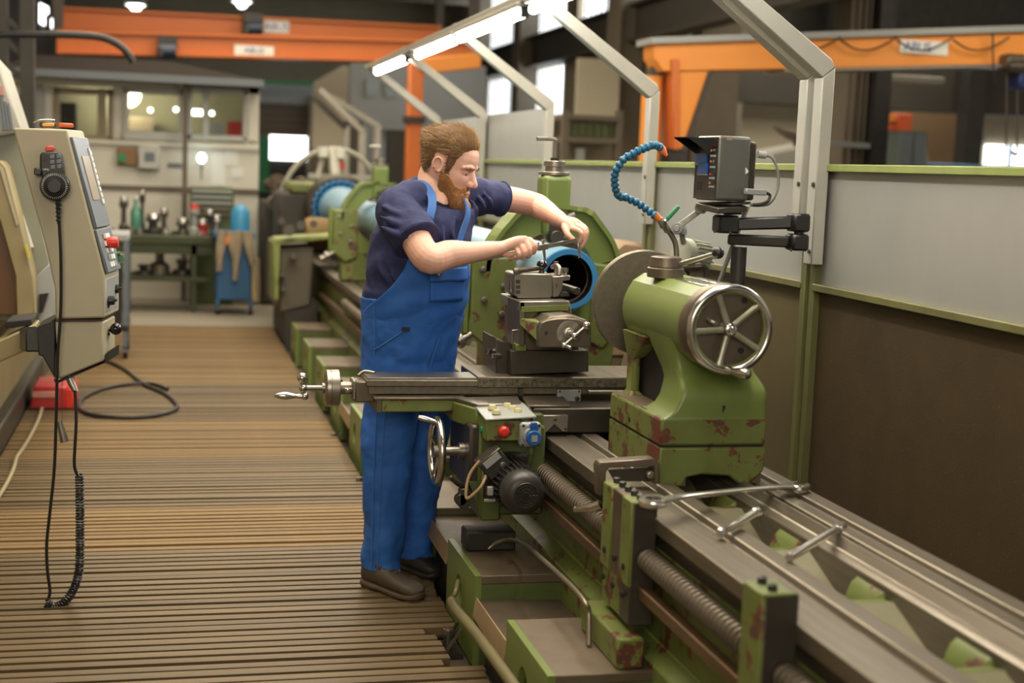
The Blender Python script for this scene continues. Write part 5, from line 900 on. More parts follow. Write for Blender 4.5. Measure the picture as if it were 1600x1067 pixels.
part('cart_top', (q.x - .35, q.x + .09, 11.6, 12.2, .93, .99), PANELG, ct, .01); part('cart_shelf', (q.x - .35, q.x + .09, 11.6, 12.2, .22, .26), BLACKM, ct); part('cart_body', (q.x - .32, q.x + .03, 11.65, 12.15, .26, .75), BLACKM, ct)
for x in (-.33, .05):
    for y in (11.61, 12.15): part('leg', (q.x + x, q.x + x + .035, y, y + .035, .09, .93), GREYB, ct); ob('caster', G().cyl((q.x + x, y + .02, .045), (q.x + x + .035, y + .02, .045), .045, n=14), BLACK, ct)
# ------------------------------------------------------------------ headstock end of the lathe
hs = thing('lathe_headstock', 'far dark headstock with green gear cover at the end of the lathe', 'headstock', (1.5, 14.8, 0))
ob('gear_cover', G().prism([P(428, 382, Y=12.5), P(552, 372, Y=12.5), P(556, 352, Y=12.5), P(546, 350, Y=12.5), P(540, 366, Y=12.5), P(430, 374, Y=12.5)], (0, .5, 0)).prism([P(427, 378, Y=12.5), P(438, 377, Y=12.5), P(436, 470, Y=12.5), P(428, 470, Y=12.5)], (0, .5, 0)), GREENL, hs, .01)
ob('head_front', G().prism([P(437, 386, Y=12.6), P(490, 384, Y=12.6), P(486, 478, Y=12.6), P(436, 490, Y=12.6)], (0, 1.6, 0)), CONC, hs, .02)
ob('head_block', G().box(1.05, 2.0, 14.42, 15.2, .69, 1.30), DARK, hs, .04); ob('head_top', G().box(1.15, 1.95, 14.42, 15.2, 1.28, 1.40), GREENW, hs, .03)
ob('head_pedestal', G().box(1.32, 1.95, 14.42, 15.2, -.07, .69), DARK, hs); ob('front_pedestal', G().box(1.0, 1.28, 12.62, 14.1, -.07, .36), DARK, hs)
ob('chuck', G().rev([(.05, 0), (.30, 0), (.33, .03), (.33, .22), (.05, .22)], (SX, 14.15, SZ), (0, 1, 0), 40), STEELD, hs)
g = G()
for k, (x, y_, r) in enumerate(((452, 360, .09), (470, 352, .07), (440, 345, .06), (490, 350, .06), (458, 400, .05), (441, 430, .035), (443, 452, .03))): ob('control_knob', G().cyl(P(x, y_, Y=12.58), P(x, y_, Y=12.4), r * .55, n=14), STEELD, hs); tn = G().rev([(.001, 0), (.14, 0), (.16, .05), (.12, .3), (.001, .32)], P(478, 366, Y=13.1), (1, 0, .1), 14); ob('tan_sack', tn, mat('tan_sack', (.42, .28, .13), rough=.8), hs)
og = thing('arc_guard', 'big pale arched guard rail over the far headstock', 'guard', P(510, 350, Y=15.4))
cpts = [P(x, y_, Y=15.4) for x, y_ in ((436, 318), (444, 290), (458, 265), (478, 246), (504, 235), (530, 233), (556, 242), (578, 262), (592, 288))]
ob('arc_rail', G().tube(spline(cpts, 5), .028, 10), GREYP, og); ob('arc_strut', G().tube([P(506, 240, Y=15.4), P(496, 280, Y=15.3)], .03, 8).tube([P(520, 236, Y=15.4), V(P(520, 330, Y=15.4).x, 15.1, 1.39)], .06, 8).box(*obx(482, 272, 580, 280, Y=15.3, d=.06)), GREYP, og)
for x, y_ in ((505, 236), (532, 238)): ob('arc_clamp', G().cyl(P(x, y_ + 9, Y=15.3), P(x, y_ - 7, Y=15.3), .055, n=12), WHITE, og)
g = G(); ob('red_tag', G().box(*obx(530, 252, 538, 266, Y=15.25, d=.03)), REDP, og)
am = thing('adjacent_machine', 'dark mass of gears and shafts behind the far headstock', 'machine', (P(425, 400, Y=16).x, 16, 0)); ob('machine_body', G().box(P(408, 400, Y=16).x, P(450, 400, Y=16).x, 16, 17, 0, 1.15), DARK, am, .03)
random.seed(3)
for k in range(16):
    x = random.uniform(408, 500); y_ = random.uniform(285, 345); c_ = P(x, y_, Y=random.uniform(15.6, 16.2)); r = random.uniform(.04, .12); ob('gear', G().rev([(.02, -.04), (r, -.04), (r, .04), (.02, .04)], c_, (random.uniform(-.6, .6), -1, random.uniform(-.2, .4)), 16), random.choice([STEELM, STEELD, CONC, STEELB]), am)
ob('machine_frame', G().bar(P(440, 340, Y=16.3), P(505, 300, Y=16.3), .12, .1).bar(P(420, 320, Y=16.3), P(470, 345, Y=16.3), .12, .1).bar(P(450, 280, Y=16.4), P(455, 350, Y=16.4), .1, .1), DARK, am)
# ------------------------------------------------------------------ back wall furniture: door, screens
dx = thing('shutter_door', 'brown roller shutter door with bright daylight below it', 'door', (P(440, 300, Y=30).x, 30, 0)); part('shutter', obx(398, 160, 485, 212, Y=30, d=.1), mat('brown_shutter', (.20, .15, .095), (.17, .125, .08), 2, .7, .7, stretch=(.1, 1, 9)), dx); part('daylight', obx(421, 210, 480, 250, Y=30.05, d=.05), GLOW, dx); part('green_panel', obx(402, 214, 422, 300, Y=29.9, d=.1), GREENV, dx); part('door_header', obx(392, 132, 490, 162, Y=29.9, d=.3), PANELG, dx); part('door_post', obx(480, 150, 490, 330, Y=29.8, d=.2), CREAMD, dx)
for k in range(4): part('shutter_slat', obx(398, 168 + k * 11, 485, 171 + k * 11, Y=29.96, d=.04), CONC, dx)
b = obx(400, 250, 490, 330, Y=30.1, d=.1); part('threshold_wall', (b[0], b[1], 30.1, 30.2, 0, b[5]), DARK, dx)
struct('runway_pipe', G().box(*obx(396, 126, 492, 132, Y=29, d=.1)), GREENV)  # green runway pipe, kept with the fixed structure
cr_ = thing('cream_screen', 'tall cream fabric screen with slanted top behind the far machine', 'screen', (P(515, 250, Y=24).x, 24, 0)); ob('screen_sheet', G().prism([P(487, 240, Y=24), P(540, 240, Y=24), P(546, 104, Y=24), P(536, 102, Y=24), P(490, 128, Y=24)], (0, .08, 0)), mat('cream_sheet', (.62, .55, .40), rough=.8), cr_); part('screen_base', (P(487, 240, Y=24).x, P(540, 240, Y=24).x, 24, 24.1, 0, 1.8), CONC, cr_)
ws = thing('white_partition', 'pale partition wall with two small windows behind the orange column', 'partition', (P(610, 230, Y=26).x, 26, 0)); b = obx(545, 98, 760, 205, Y=26); part('partition_sheet', (b[0], b[1], 26, 26.1, 0, b[5]), WALLW, ws)
for x in (572, 602): f_ = part('partition_window', obx(x, 122, x + 18, 152, Y=25.95, d=.05), mat('dim_pane_%d' % x, (.35, .42, .42), rough=.2), ws)
dc_ = thing('dark_cabinet', 'black cabinet left of the orange column behind the man\'s head', 'cabinet', (P(622, 250, Y=22).x, 22.3, 0)); b = obx(602, 203, 640, 260, Y=22); part('cabinet_body', (b[0], b[1], 22, 22.6, 0, b[5]), BLACKM, dc_); part('cabinet_door', (b[0] + .03, b[1] - .03, 21.97, 22, .1, b[5] - .05), DARK, dc_)
dg = thing('grey_locker', 'dark grey locker behind the arched guard', 'locker', (P(555, 250, Y=20).x, 20.3, 0)); b = obx(542, 190, 567, 260, Y=20); part('locker_body', (b[0], b[1], 20, 20.5, 0, b[5]), GREYB, dg); part('locker_door', (b[0] + .02, b[1] - .02, 19.97, 20, .1, b[5] - .04), STEELD, dg)
# second lamp frames further back
for k, (x0, y0, x1, y1, x2) in enumerate(((500, 140, 566, 205, 566), (488, 150, 540, 200, 541), (515, 150, 590, 196, 590))):
    t = thing('lamp_gantry', ['leftmost bent lamp frame of the far machine', 'short bent lamp frame of the far machine, behind the first', 'right bent lamp frame of the far machine'][k], 'lamp frame', P(x2, 260, Y=19 + k * .4), 'bent lamp frames of the far machine'); y = 19 + k * .4
    ob('arm', G().bar(P(x0, y0, Y=y), P(x1, y1, Y=y), .09, .07), GREYP if k != 1 else STEELD, t); a = P(x2, y1, Y=y); ob('upright', G().box(a.x - .045, a.x + .045, y - .04, y + .04, 0, a.z + .03), GREYP, t)
# ------------------------------------------------------------------ orange cranes
def crane(y, x0, yt0, yb0, x1, yt1, yb1, lab, m, signs):
    t = thing('bridge_crane', lab, 'crane', (P((x0 + x1) / 2, yb0, Y=y).x, y + .2, P((x0 + x1) / 2, yb0, Y=y).z), 'orange bridge cranes at the back')
    ob('girder', G().prism([P(x0, yt0, Y=y), P(x1, yt1, Y=y), P(x1, yb1, Y=y), P(x0, yb0, Y=y)], (0, .4, 0)), m, t, .01); ob('girder_flange', G().prism([P(x0, yb0 - 3, Y=y - .06), P(x1, yb1 - 3, Y=y - .06), P(x1, yb1 + 1, Y=y - .06), P(x0, yb0 + 1, Y=y - .06)], (0, .5, 0)), m, t)
    ob('girder_flange', G().prism([P(x0, yt0 - 2, Y=y - .06), P(x1, yt1 - 2, Y=y - .06), P(x1, yt1 + 2, Y=y - .06), P(x0, yt0 + 2, Y=y - .06)], (0, .5, 0)), m, t)
    for x in (x0 + 1, x1 - 1): q = P(x, yt0 if x < 300 else yt1, Y=y); ob('end_hanger', G().box(q.x - .06, q.x + .06, y + .1, y + .3, q.z - .05, 5.6), DARK, t)
    for (sx0, sy0, sx1, sy1) in signs:
        b = P(sx0, sy1, Y=y - .03); c_ = P(sx1, sy0, Y=y - .03); s_ = ob('sign', G().box(b.x, c_.x, y - .03, y - .01, b.z, c_.z), WHITE, t); text('lettering', 'ABUS', (c_.z - b.z) * .8, INK, s_, ((b.x + c_.x) / 2, y - .033, (b.z + c_.z) / 2), (1, 0, 0), (0, 0, 1))
    return t
t = crane(22, 86, 12, 44, 690, 42, 62, 'upper orange bridge crane girder with a white sign, farther back', ORANGER, [(412, 33, 452, 51)])
t2 = crane(19.5, 88, 48, 82, 745, 66, 98, 'lower orange bridge crane girder with a white sign, in front of the upper one', ORANGER, [(366, 73, 428, 86)])
for k, (x, y_, y, lab) in enumerate(((396, 44, 21.5, 'dark blue crane hoist hanging on the upper girder'), (262, 80, 19.3, 'dark blue crane hoist hanging on the lower girder, left'))):
    h = thing('crane_hoist', lab, 'hoist', P(x, y_ + 8, Y=y), 'crane hoists'); y += .0; ob('hoist_drum', G().cyl(P(x - 13, y_, Y=y), P(x + 13, y_, Y=y), .10, n=16), mat('hoist_blue_%d' % k, (.02, .035, .07), rough=.4), h); ob('hoist_motor', G().box(*obx(x - 17, y_ - 8, x - 5, y_ + 10, Y=y - .1, d=.3)), BLACKM, h, .02); ob('hoist_trolley', G().box(*obx(x - 15, y_ - 24, x + 15, y_ - 8, Y=y - .05, d=.5)), BLACKM, h); ob('hoist_rope', G().tube([P(x + 6, y_, Y=y), P(x + 6, y_ + 12, Y=y)], .012, 6), STEELD, h)
jb = thing('jib_column', 'orange crane column standing behind the man\'s head', 'column', (P(648, 300, Y=17.5).x, 17.6, 0)); ax = P(637, 200, Y=17.5).x; bx_ = P(660, 200, Y=17.5).x; ob('column_tube', G().box(ax, bx_, 17.5, 17.7, -.005, P(648, 98, Y=17.5).z), ORANGER, jb, .02); ob('column_clamp', G().box(ax - .03, bx_ + .03, 17.46, 17.72, P(648, 192, Y=17.5).z, P(648, 182, Y=17.5).z), BLACKM, jb); ob('column_arm', G().prism([P(655, 92, Y=17.5), P(752, 82, Y=17.5), P(752, 106, Y=17.5), P(655, 116, Y=17.5)], (0, .2, 0)), ORANGE, jb, .01); ob('column_foot', G().box(ax - .1, bx_ + .1, 17.4, 17.8, -.005, .03), ORANGER, jb)
jc = thing('jib_crane', 'big orange jib crane with a white lettered sign at the upper right', 'crane', (P(1040, 300, Y=12).x, 12.2, -.07))
ob('jib_beam', G().prism([P(1022, 68, Y=12), P(1700, 46, Y=12), P(1700, 98, Y=12), P(1240, 108, Y=12), P(1036, 112, Y=12), P(1022, 90, Y=12)], (0, .30, 0)), ORANGE, jc, .01); ob('beam_flange', G().prism([P(1018, 58, Y=11.95), P(1700, 36, Y=11.95), P(1700, 46, Y=11.95), P(1018, 68, Y=11.95)], (0, .42, 0)), PANELG, jc); ob('beam_flange', G().prism([P(1225, 108, Y=11.93), P(1700, 97, Y=11.93), P(1700, 102, Y=11.93), P(1225, 112, Y=11.93)], (0, .45, 0)), STEELM, jc)
xa = P(1012, 200, Y=12).x; xb = P(1044, 200, Y=12).x; zc = P(1030, 117, Y=12).z
ob('jib_post', G().rev([(1e-4, 0), ((xb - xa) / 2, 0), ((xb - xa) / 2, zc + .07), (1e-4, zc + .07)], ((xa + xb) / 2, 12.2, -.07), (0, 0, 1), 28), ORANGE, jc); ob('post_base', G().box(xa - .12, xb + .12, 11.95, 12.45, -.075, -.04), ORANGE, jc)
ob('swing_head', G().prism([P(1048, 110, Y=12.02), P(1112, 110, Y=12.02), P(1070, 235, Y=12.02), P(1050, 232, Y=12.02)], (0, .18, 0)), ORANGE, jc, .01); ob('swing_rib', G().prism([P(1050, 92, Y=11.97), P(1062, 92, Y=11.97), P(1062, 234, Y=11.97), P(1052, 234, Y=11.97)], (0, .28, 0)), ORANGER, jc, .006); ob('swing_edge', G().prism([P(1108, 112, Y=11.99), P(1114, 112, Y=11.99), P(1072, 238, Y=11.99), P(1066, 236, Y=11.99)], (0, .24, 0)), DARK, jc); ob('swing_pivot', G().box(*obx(1046, 232, 1075, 255, Y=12.0, d=.25)), BLACKM, jc)
ob('top_bearing', G().cyl(P(1028, 117, Y=12.2), P(1028, 104, Y=12.2), .07, n=16), DARK, jc)
b = P(1406, 82.5, Y=11.985); c_ = P(1482, 66, Y=11.985); sg_ = ob('sign', G().box(b.x, c_.x, 11.985, 11.998, b.z, c_.z), WHITE, jc); text('lettering', 'ABUS', .115, INK, sg_, (b.x + (c_.x - b.x) * .36, 11.982, (b.z + c_.z) / 2), (1, 0, .012), (0, 0, 1))
for k in range(4):
    x = 1225 + k * 88; ob('festoon_cable', G().tube(spline([P(x, 62, Y=11.92), P(x + 22, 76, Y=11.92), P(x + 45, 78, Y=11.92), P(x + 68, 70, Y=11.92), P(x + 88, 58, Y=11.92)], 4), .008, 6), BLACK, jc)
hk = thing('chain_hoist', 'dark chain hoist under the orange jib at the right edge', 'hoist', P(1590, 150, Y=11.9)); ob('hoist_body', G().cyl(P(1572, 105, Y=11.9), P(1612, 105, Y=11.9), .075, n=18), STEELD, hk); ob('hoist_motor', G().box(*obx(1574, 84, 1606, 108, Y=11.85, d=.2)), STEELB, hk, .02); ob('hoist_cover', G().box(*obx(1592, 110, 1620, 140, Y=11.85, d=.2)), mat('hoist_navy', (.01, .02, .10), rough=.4), hk, .02)
for x in (1573, 1590): ob('chain', G().tube([P(x, 108, Y=11.9), P(x - 1, 232, Y=11.9)], .010, 6), DARK, hk)
ob('hook', G().tube(spline([P(1589, 228, Y=11.9), P(1590, 238, Y=11.9), P(1586, 243, Y=11.9), P(1583, 236, Y=11.9)], 4), .014, 8), STEELD, hk); ob('control_cable', G().tube(spline([P(1551, 52, Y=11.9), P(1552, 100, Y=11.9), P(1556, 128, Y=11.9), P(1562, 140, Y=11.9)], 3), .009, 6), BLACK, hk)
# ------------------------------------------------------------------ annex seen at the right
al = thing('strip_lamp', 'unlit strip lamp under the orange jib beam', 'lamp', P(1432, 130, Y=16)); ob('lamp_tray', G().box(*obx(1391, 118, 1478, 130, Y=16, d=.15)), GREYP, al, .02); ob('lamp_hanger', G().tube([P(1410, 120, Y=16.05), V(P(1410, 60, Y=16.05).x, 16.05, 5.6)], .008, 6), DARK, al); ob('lamp_hanger', G().tube([P(1460, 120, Y=16.05), V(P(1460, 60, Y=16.05).x, 16.05, 5.6)], .008, 6), DARK, al)
ag = thing('grey_cabinet', 'grey green cabinet with a red box on top in the annex', 'cabinet', (P(1425, 300, Y=17).x, 17.3, -.07)); b = obx(1402, 205, 1448, 300, Y=17); part('cabinet_body', (b[0], b[1], 17, 17.6, -.075, b[5]), mat('grey_green', (.10, .12, .10), rough=.5), ag)
for x0, x1 in ((1404, 1424), (1427, 1446)): part('cabinet_door', (P(x0, 250, Y=16.97).x, P(x1, 250, Y=16.97).x, 16.97, 17, .1, b[5] - .04), GREYB, ag)
rb = thing('red_machine', 'small red orange box machine on the grey annex cabinet', 'box', P(1410, 205, Y=17.2)); ob('red_body', G().box(*obx(1402, 178, 1426, 205, Y=17.1, d=.3)), mat('red_orange_box', (.62, .10, .03), rough=.5), rb, .01); ob('red_arm', G().box(*obx(1385, 180, 1404, 190, Y=17.15, d=.15)), ORANGE, rb)
an = thing('annex_machine', 'long grey machine bed right of the grey cabinet below the bright windows', 'machine', (P(1500, 270, Y=18).x, 18.3, -.07)); b = obx(1388, 236, 1452, 300, Y=18); part('machine_bed', (b[0], b[1], 18, 18.8, -.075, b[5]), mat('grey_green_2', (.14, .16, .14), rough=.5), an, .03); b = obx(1442, 258, 1640, 300, Y=18); part('machine_table', (b[0], b[1], 18, 18.8, -.075, b[5]), BLUET, an, .02)
sm_ = thing('slanted_machine', 'pale slanted machine cover with a brown claw behind the nearest lamp frames', 'machine', (P(1270, 300, Y=15).x, 15.3, -.07)); ob('slant_cover', G().prism([P(1205, 300, Y=15), P(1205, 238, Y=15), P(1290, 222, Y=15), P(1312, 214, Y=15), P(1288, 250, Y=15), P(1288, 300, Y=15)], (0, .8, 0)), WALLW, sm_, .02); b = obx(1205, 262, 1320, 300, Y=15.02); part('cover_base', (b[0], b[1], 15.02, 15.8, -.075, b[5]), GREENV, sm_)
ob('claw', G().prism([P(1212, 196, Y=15.2), P(1226, 202, Y=15.2), P(1244, 206, Y=15.2), P(1250, 220, Y=15.2), P(1234, 218, Y=15.2), P(1220, 208, Y=15.2)], (0, .1, 0)).bar(P(1240, 212, Y=15.25), P(1246, 240, Y=15.25), .05, .05), STEELB, sm_, .01); ob('orange_rail', G().box(*obx(1290, 198, 1312, 212, Y=15.1, d=.2)), ORANGE, sm_); ob('grey_beam', G().prism([P(1290, 218, Y=14.3), P(1360, 224, Y=14.3), P(1360, 232, Y=14.3), P(1290, 228, Y=14.3)], (0, .1, 0)), PANELG, sm_)
for k, (x0, y0, x1, y1) in enumerate(((900, 92, 970, 185),)): struct('wall_right_panel', G().box(*obx(x0, y0, x1, y1, Y=19.0, d=.1)), CREAM)
rk = thing('steel_rack', 'steel storage rack with dark bins below the cream wall panel', 'rack', (P(930, 260, Y=16).x, 16.3, -.07))
for x in (885, 968): a = P(x, 200, Y=16); ob('rack_post', G().box(a.x - .04, a.x + .04, 16, 16.1, -.075, P(x, 172, Y=16).z), CONC, rk)
for y0 in (180, 215): b = obx(885, y0, 968, y0 + 8, Y=15.98, d=.7); ob('rack_beam', G().box(*b), CONC, rk)
b = obx(890, 192, 962, 214, Y=16.1, d=.4); ob('bin', G().box(*b), GREEND, rk)
for k in range(6): q = obx(892 + k * 12, 193, 893 + k * 12, 213, Y=16.08, d=.02); ob('bin_divider', G().box(*q), DARK, rk)
b = obx(885, 225, 968, 300, Y=16.2); ob('rack_back', G().box(b[0], b[1], 16.5, 16.55, -.075, b[5]), CREAMD, rk); b = obx(898, 232, 914, 300, Y=16.05); ob('rack_sheet', G().box(b[0], b[1], 16.05, 16.1, -.075, b[5]), PANELG, rk)
bgb = tag(ob('timber_block', G().prism([P(950, 395, Y=7.0), P(975, 376, Y=7.0), P(1003, 380, Y=7.0), P(1018, 398, Y=7.0), P(1014, 560, Y=7.0), P(938, 560, Y=7.0)], (0, .25, 0)), mat('tan_cloth_board', (.30, .20, .12), (.22, .15, .09), 5, .8, .7), None, .02), 'tan rounded board leaning behind the round steel plate', 'board')
cd_ = tag(ob('leaning_card', G().prism([(P(965, 600, Y=6.0).x, 6.0, .69), (P(1010, 600, Y=6.0).x, 6.0, .69), P(1024, 480, Y=6.0), P(1000, 470, Y=6.0)], (0, .015, 0)), mat('tan_card', (.36, .25, .15), (.3, .2, .12), 6, .8, .7)), 'tan cardboard sheet leaning under the round steel plate', 'card')
for k, (x, y_) in enumerate(((212, 8), (378, 3))):
    l = thing('hall_lamp', ['left bright hall lamp under the ceiling', 'right bright hall lamp under the ceiling'][k], 'lamp', P(x, y_, Y=27), 'round hall lamps under the ceiling'); c_ = P(x, y_, Y=27); ob('lamp_bell', G().rev([(.001, .30), (.06, .3), (.12, .2), (.20, .0)], c_, (0, 0, 1), 20), PANELG, l); ob('lamp_disc', G().cyl(c_ + V(0, 0, -.01), c_, .16, n=20).sph(c_ + V(0, 0, -.02), .10, 12), LAMPW, l); ob('lamp_rod', G().cyl(c_ + V(0, 0, .28), V(c_.x, c_.y, 5.598), .02, n=8), DARK, l)
# dark steelwork and hose at the upper left
lt = thing('steel_column', 'dark lattice steel column at the upper left edge', 'column', (P(20, 150, Y=13.5).x, 13.6, 0))
for x in (0, 42): a = P(x, 100, Y=13.5); ob('column_leg', G().box(a.x - .06, a.x + .06, 13.5, 13.65, -.075, 5.6), DARK, lt)
for k in range(6): ob('lattice_bar', G().bar(P(0, 20 + k * 36, Y=13.55), P(42, 56 + k * 36, Y=13.55), .05, .05), DARK, lt)
lb = tag(ob('extraction_pipe', G().tube(spline([P(-60, 56, Y=12.4), P(0, 54, Y=12.4), P(60, 54, Y=12.4), P(120, 55, Y=12.4), P(160, 59, Y=12.4), P(185, 70, Y=12.4), P(200, 84, Y=12.4), P(209, 98, Y=12.4)], 5), .03, 12), BLACK), 'black pipe bending down over the dark cabin roof', 'pipe')
n = 20
for x0, x1, y0, y1 in ((57, 72, 2, 44), (75, 87, 26, 52)):
    pn_ = [P(x0, y0, Y=26), P(x1, y0 + 8, Y=28), P(x1, y1, Y=28), P(x0, y1 - 8, Y=26)]; w = struct('window_%d' % n, G().prism(pn_, (.04, 0, 0)), GLOW); n += 1
    ob('window_frame', G().tube(pn_ + [pn_[0]], .05, 6), DARK, w)
struct('wall_left_far', G().prism([P(-200, 300, Y=28.3), P(92, 300, Y=28.3), P(92, -60, Y=28.3), P(-200, -60, Y=28.3)], (0, .1, 0)), DARK)
# ------------------------------------------------------------------ the man
man = thing('person', 'bearded man in navy t-shirt and blue bib overalls leaning over the lathe, holding a caliper', 'person', (.90, 5.35, 0))
FW = V(.57, -.82, 0).normalized(); LF = V(.82, .57, 0).normalized()
TZ = [.78, .88, .98, 1.06, 1.145, 1.265, 1.36, 1.43, 1.475, 1.515, 1.545]
TX = [.893, .893, .898, .902, .902, .910, .930, .958, .975, .972, .965]
TYY = [5.37, 5.365, 5.36, 5.355, 5.35, 5.35, 5.355, 5.362, 5.37, 5.375, 5.375]
TW = [.165, .168, .172, .176, .180, .188, .195, .190, .165, .112, .072]
TD = [.132, .136, .150, .158, .160, .155, .148, .135, .112, .088, .072]
def TI(z, arr): return float(np.interp(z, TZ, arr))
def tors(th, z, off=0.0):
    """torso surface: th = 0 at his left side, 90 degrees at the front"""
    c = V(TI(z, TX), TI(z, TYY), z); w = TI(z, TW) + off; d = TI(z, TD) + off
    cs, sn = math.cos(th), math.sin(th); p = .88
    return c + LF * (w * math.copysign(abs(cs) ** p, cs)) + FW * (d * math.copysign(abs(sn) ** p, sn) * (1.0 if sn > 0 else .86))
def remesh(o, vox, it, disp=None, seed=0):
    r = o.modifiers.new('remesh', 'REMESH'); r.mode = 'VOXEL'; r.voxel_size = vox; r.use_smooth_shade = True
    s = o.modifiers.new('smooth', 'SMOOTH'); s.iterations = it; s.factor = .5
    if disp:
        for k, (st, size) in enumerate(disp):
            t = bpy.data.textures.new(o.name + '_fold%d' % k, 'CLOUDS'); t.noise_scale = size; t.noise_depth = 1
            dm = o.modifiers.new('fold%d' % k, 'DISPLACE'); dm.texture = t; dm.strength = st; dm.mid_level = .5; dm.texture_coords = 'LOCAL'
sR, sL = P(617, 322, Y=5.25), P(748, 305, Y=5.51)
eR, wR = P(668, 402, Y=5.06), P(784, 387, Y=5.17)
eL, wL = P(836, 320, Y=5.63), P(881, 347, Y=5.43)
HC = P(702, 257, Y=5.36); HS = 1.12
hy = V(.85, -.527, 0).normalized(); pt = math.radians(17)
HF = (hy * math.cos(pt) - V(0, 0, 1) * math.sin(pt)).normalized(); HL = V(0, 0, 1).cross(hy).normalized(); HU = HF.cross(HL).normalized()
def HW(x, y, z): return HC + (HF * x + HL * y + HU * z) * HS
HZ = [-.122, -.115, -.10, -.08, -.06, -.04, -.02, 0, .02, .04, .06, .08, .10, .112, .119]
HXF = [.070, .083, .091, .091, .092, .091, .090, .086, .092, .093, .088, .076, .053, .031, .01]
HXB = [.01, .0, -.02, -.045, -.065, -.08, -.091, -.098, -.102, -.103, -.101, -.094, -.076, -.052, -.03]
HWD = [.022, .034, .046, .056, .062, .067, .071, .0735, .0755, .0765, .076, .071, .057, .040, .014]
def hsurf(th, z):
    xf, xb, w = (float(np.interp(z, HZ, a)) for a in (HXF, HXB, HWD)); xm = -.008; c, s = math.cos(th), math.sin(th)
    pc = .80
    x = xm + ((xf - xm) if c > 0 else (xm - xb)) * math.copysign(abs(c) ** pc, c); y = w * math.copysign(abs(s) ** .9, s)
    g = lambda cy, cz, sy, sz: math.exp(-((abs(y) - cy) / sy) ** 2 - ((z - cz) / sz) ** 2) if c > 0 else 0
    x += -.013 * g(.030, -.001, .015, .011) + .005 * g(.040, -.028, .02, .016) - .004 * g(.034, -.062, .016, .018) + .006 * g(0, -.108, .018, .014) - .003 * g(0, -.088, .02, .007)
    return V(x, y, z)
body = G()
zs_ = [-.122 + .241 * k / 60 for k in range(61)]
body.loft([[HW(*hsurf(2 * math.pi * j / 72, z)) for j in range(72)] for z in zs_])
def HP(*q): return HW(*q)
body.limb([HP(.083, 0, .004), HP(.096, 0, -.018), HP(.108, 0, -.036)], [.0105 * HS, .0115 * HS, .0125 * HS], 14)
for s in (-1, 1):
    body.sph(HP(.098, s * .0125, -.040), .0105 * HS, 12); body.limb([HP(.070, s * .052, .012), HP(.085, s * .032, .018), HP(.089, s * .012, .014)], [.007, .009, .008], 10)
    body.limb([HP(.066, s * .047, -.004), HP(.077, s * .032, -.001), HP(.078, s * .018, -.006)], [.006, .0085, .006], 10)      # lowered upper lid
    R_ = Matrix((HF, HL, HU)).transposed() @ Matrix.Rotation(s * math.radians(-22), 3, 'Z') @ Matrix.Rotation(math.radians(-10), 3, 'Y')
    ec = HP(-.012, s * .078, -.006); body.sph(ec, .027 * HS, 16, (.62, .22, 1.0), R_)
    rimp = [ec + R_ @ (V(.0168 * math.cos(a), s * .009, .027 * math.sin(a) + (.0 if math.sin(a) > 0 else .003)) * HS) for a in [math.radians(-95 + 22 * k) for k in range(1, 15)]]
    body.tube(rimp, .0042 * HS, 8)
body.limb([HP(.086, -.022, -.071), HP(.096, 0, -.069), HP(.086, .022, -.071)], [.005, .0075, .005], 10); body.limb([HP(.084, -.02, -.079), HP(.094, 0, -.080), HP(.084, .02, -.079)], [.005, .0075, .005], 10)
body.limb([P(672, 326, Y=5.375), P(675, 301, Y=5.368), HP(-.035, 0, -.055), HP(-.03, 0, .0)], [.055, .064, .066, .06], 24)
body.limb([HP(.0, 0, -.09), P(686, 314, Y=5.34)], [.045, .05], 16)
body.loft([[tors(2 * math.pi * j / 40, z, -.02) for j in range(40)] for z in (.80, .9, 1.0, 1.1, 1.2, 1.3, 1.38, 1.42)])
body.limb([sR + V(.06, .05, -.03), sR + V(.02, .02, -.02), sR.lerp(eR, .55), eR + V(.004, 0, -.004), eR.lerp(wR, .28), eR.lerp(wR, .68) + V(0, 0, -.003), wR], [.05, .052, .056, .055, .053, .037, .0255], 20, 6)
body.limb([sL + V(-.06, -.04, -.03), sL + V(-.01, -.01, -.01), sL.lerp(eL, .5) + V(0, .0, .004), eL, eL.lerp(wL, .3), eL.lerp(wL, .72), wL], [.05, .055, .052, .049, .046, .035, .026], 20, 6)
def PP(x, y, Y): return P(x, y, Y=Y)
def finger(pts, r0, r1): body.limb([PP(*q) for q in pts], [r0 + (r1 - r0) * k / (len(pts) - 1) for k in range(len(pts))], 10, 3)
# right hand closed round the caliper beam, palm behind, knuckles to the camera
for q, r in (((828, 375, 5.185), .0125), ((820, 373, 5.180), .0130), ((811, 376, 5.178), .0125), ((803, 382, 5.180), .0115)): body.limb([wR, PP(*q).lerp(wR, .45) + V(0, -.004, .006), PP(*q)], [.024, .0175, r], 12, 3)
finger([(828, 375, 5.185), (836, 384, 5.165), (834, 394, 5.180), (829, 395, 5.205)], .0115, .0085)
finger([(820, 374, 5.180), (828, 390, 5.155), (826, 400, 5.172), (821, 399, 5.200)], .0118, .0088)
finger([(811, 377, 5.178), (819, 394, 5.152), (817, 403, 5.170), (813, 402, 5.198)], .0112, .0085)
finger([(803, 383, 5.180), (810, 396, 5.158), (808, 404, 5.174), (805, 402, 5.198)], .0100, .0075)
finger([(792, 383, 5.205), (808, 379, 5.245), (824, 381, 5.262), (836, 386, 5.258)], .0150, .0095)
